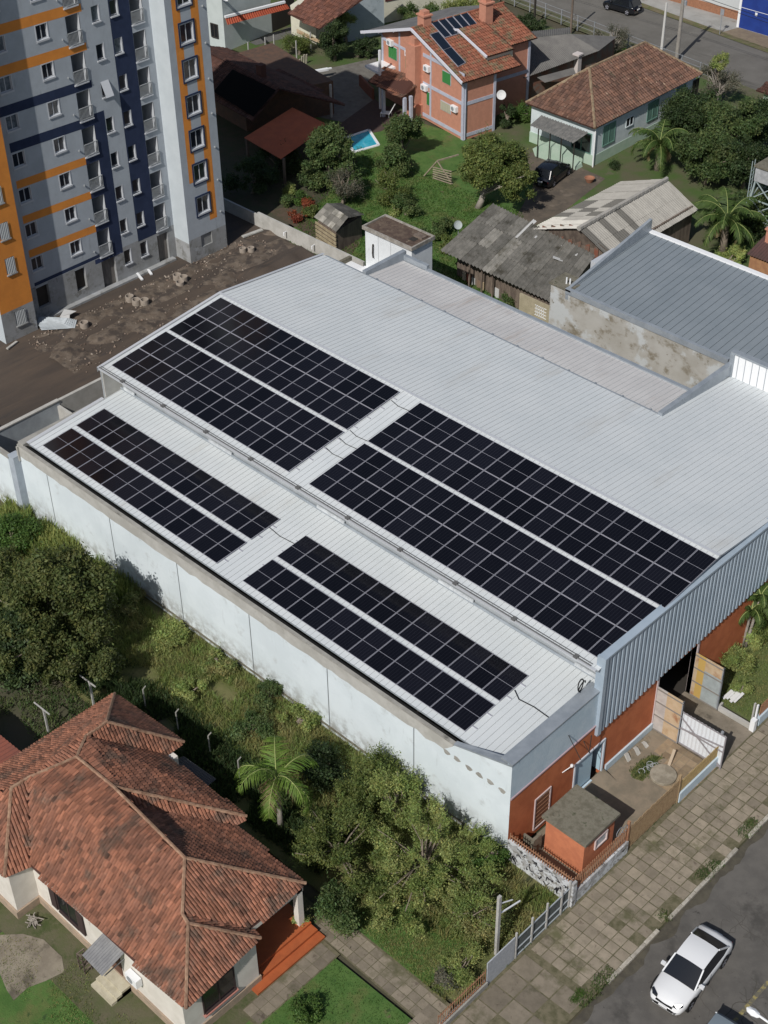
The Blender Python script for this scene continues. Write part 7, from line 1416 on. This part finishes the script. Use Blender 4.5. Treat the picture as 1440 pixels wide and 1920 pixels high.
T(1000, 45, .8, 1.6, .6, 12, .45, lf_dark, 'dark bush by the dark stub post', 3500, .12, 'bush', 'bush')
T(1150, 78, 1.5, 1.5, 1.1, 16, .5, lf_grey, 'nearly bare grey tree by the far street', 3800, .09, tm=bark_pale, bare=90)
T(1175, 100, .5, 1.0, .4, 8, .35, lf_green, 'low green bush below the bare grey tree', 2000, .1, 'bush', 'bush')
T(1345, 155, 2.0, 1.4, 1.4, 14, .5, lf_grey, 'sparse tree with yellow green crown tip by the far street', 4200, .10, tm=bark_pale, bare=60, tone=(.7, 1.5))
T(1352, 115, 3.6, .8, .5, 8, .35, lf_weed, 'yellow green tuft rising above the sparse tree', 1800, .10, 'bush', 'tree top')
for i, (u, v, zq, rx, lab) in enumerate(((1300, 215, 2.6, 2.4, 'dark tree nearest the white cottage'), (1370, 235, 3.0, 2.6, 'tall dark tree in the middle of the right thicket'), (1425, 225, 2.4, 2.0, 'dark tree of the thicket cut by the right edge'), (1330, 290, 2.6, 2.2, 'dark tree above the grey barn end'), (1400, 300, 2.4, 2.2, 'dark tree behind the water tower'), (1420, 390, 1.6, 1.8, 'dark bush under the water tower'), (1390, 420, 1.0, 1.8, 'dark low growth behind the dark palm'))):
    T(u, v, zq, rx, rx*.7, 26, .75, lf_mid if i % 2 else lf_dark, lab, 10000 if i < 5 else 6000, .16, group='trees of the dark thicket')
T(1370, 480, .7, 1.0, .5, 10, .35, lf_weed, 'bright green bush below the dark palm at the hall roof edge', 2600, .1, 'bush', 'bush', tone=(.8, 1.5))
T(985, 210, .6, 1.2, .5, 12, .4, lf_green, 'bright green bush between orange house and white cottage', 3500, .1, 'bush', 'bush')
T(950, 215, 1.2, .6, 1.2, 8, .35, lf_dark, 'dark climber on the orange house rear corner', 2000, .1, 'bush', 'climber')
T(820, 430, .7, 1.1, .5, 10, .4, lf_mid, 'leafy plants right of the white tank house', 3500, .12, 'bush', 'bush')
T(845, 455, .6, 1.0, .5, 8, .4, lf_olive, 'broad leaved plants beside the mossy shed', 2600, .14, 'bush', 'bush')
T(470, 330, 1.5, 2.2, 1.2, 16, .6, lf_dark, 'dark shrub in the shadow beside the apartment block', 5000, .14, 'bush', 'bush')
T(520, 300, 1.2, 2.0, 1.0, 14, .6, lf_dark, 'dark shrub under the red roof shed', 5000, .14, 'bush', 'bush')
z6g = lambda x, y: (400+x/3, 240+y/3)
for (x, y, rx, m_, lab) in ((480, 485, .8, lf_red, 'rust red leaved shrub by the garden wall'), (540, 420, .5, lf_red, 'small dark red shrub behind the rust red one'), (420, 350, .5, lf_weed, 'yellow flowering plant at the shadow edge'), (560, 300, .9, lf_weed, 'pale green shrub beside the bare stems'), (500, 400, .6, lf_green, 'bright green plant behind the rust red shrub'), (410, 400, .6, lf_mid, 'green plant left of the rust red shrub'), (1020, 460, .5, lf_weed, 'bright yellow green plant behind the tank house'), (550, 470, .6, lf_olive, 'olive shrub leaning on the plank hut')):
    T(*z6g(x, y), .5, rx, .4, 7, .28, m_, lab, 1600, .1, 'bush', 'bush')
T(*z7(600, 760), .6, 1.4, .5, 12, .3, lf_grey, 'dry brambles in front of the buff block wall', 3000, .08, 'bush', 'bush', bare=40)
T(*z7(540, 850), .4, .8, .35, 7, .3, lf_mid, 'green weeds at the foot of the buff block wall', 1600, .09, 'bush', 'bush')
T(*z5(580, 930), .3, .5, .25, 5, .22, lf_dark, 'dark spiky plant at the cottage corner', 900, .09, 'plant', 'plant')
grasspatch('yard_grass', [(10, -24), (20, -24), (16, -13.5), (2, -12), (2, -16)], 9000, .15, .03, lf_mid, 'rough grass in the dark yard left of the villa', per=2, thin=-.1)
grasspatch('garden_weeds', [(21.5, -26), (32, -25), (32.8, -22.6), (28.8, -23.2), (26, -23.0), (22.2, -23.9)], 1500, .07, .016, lf_grass, 'patchy weeds at the foot of the villa wall', per=2, thin=-.05)
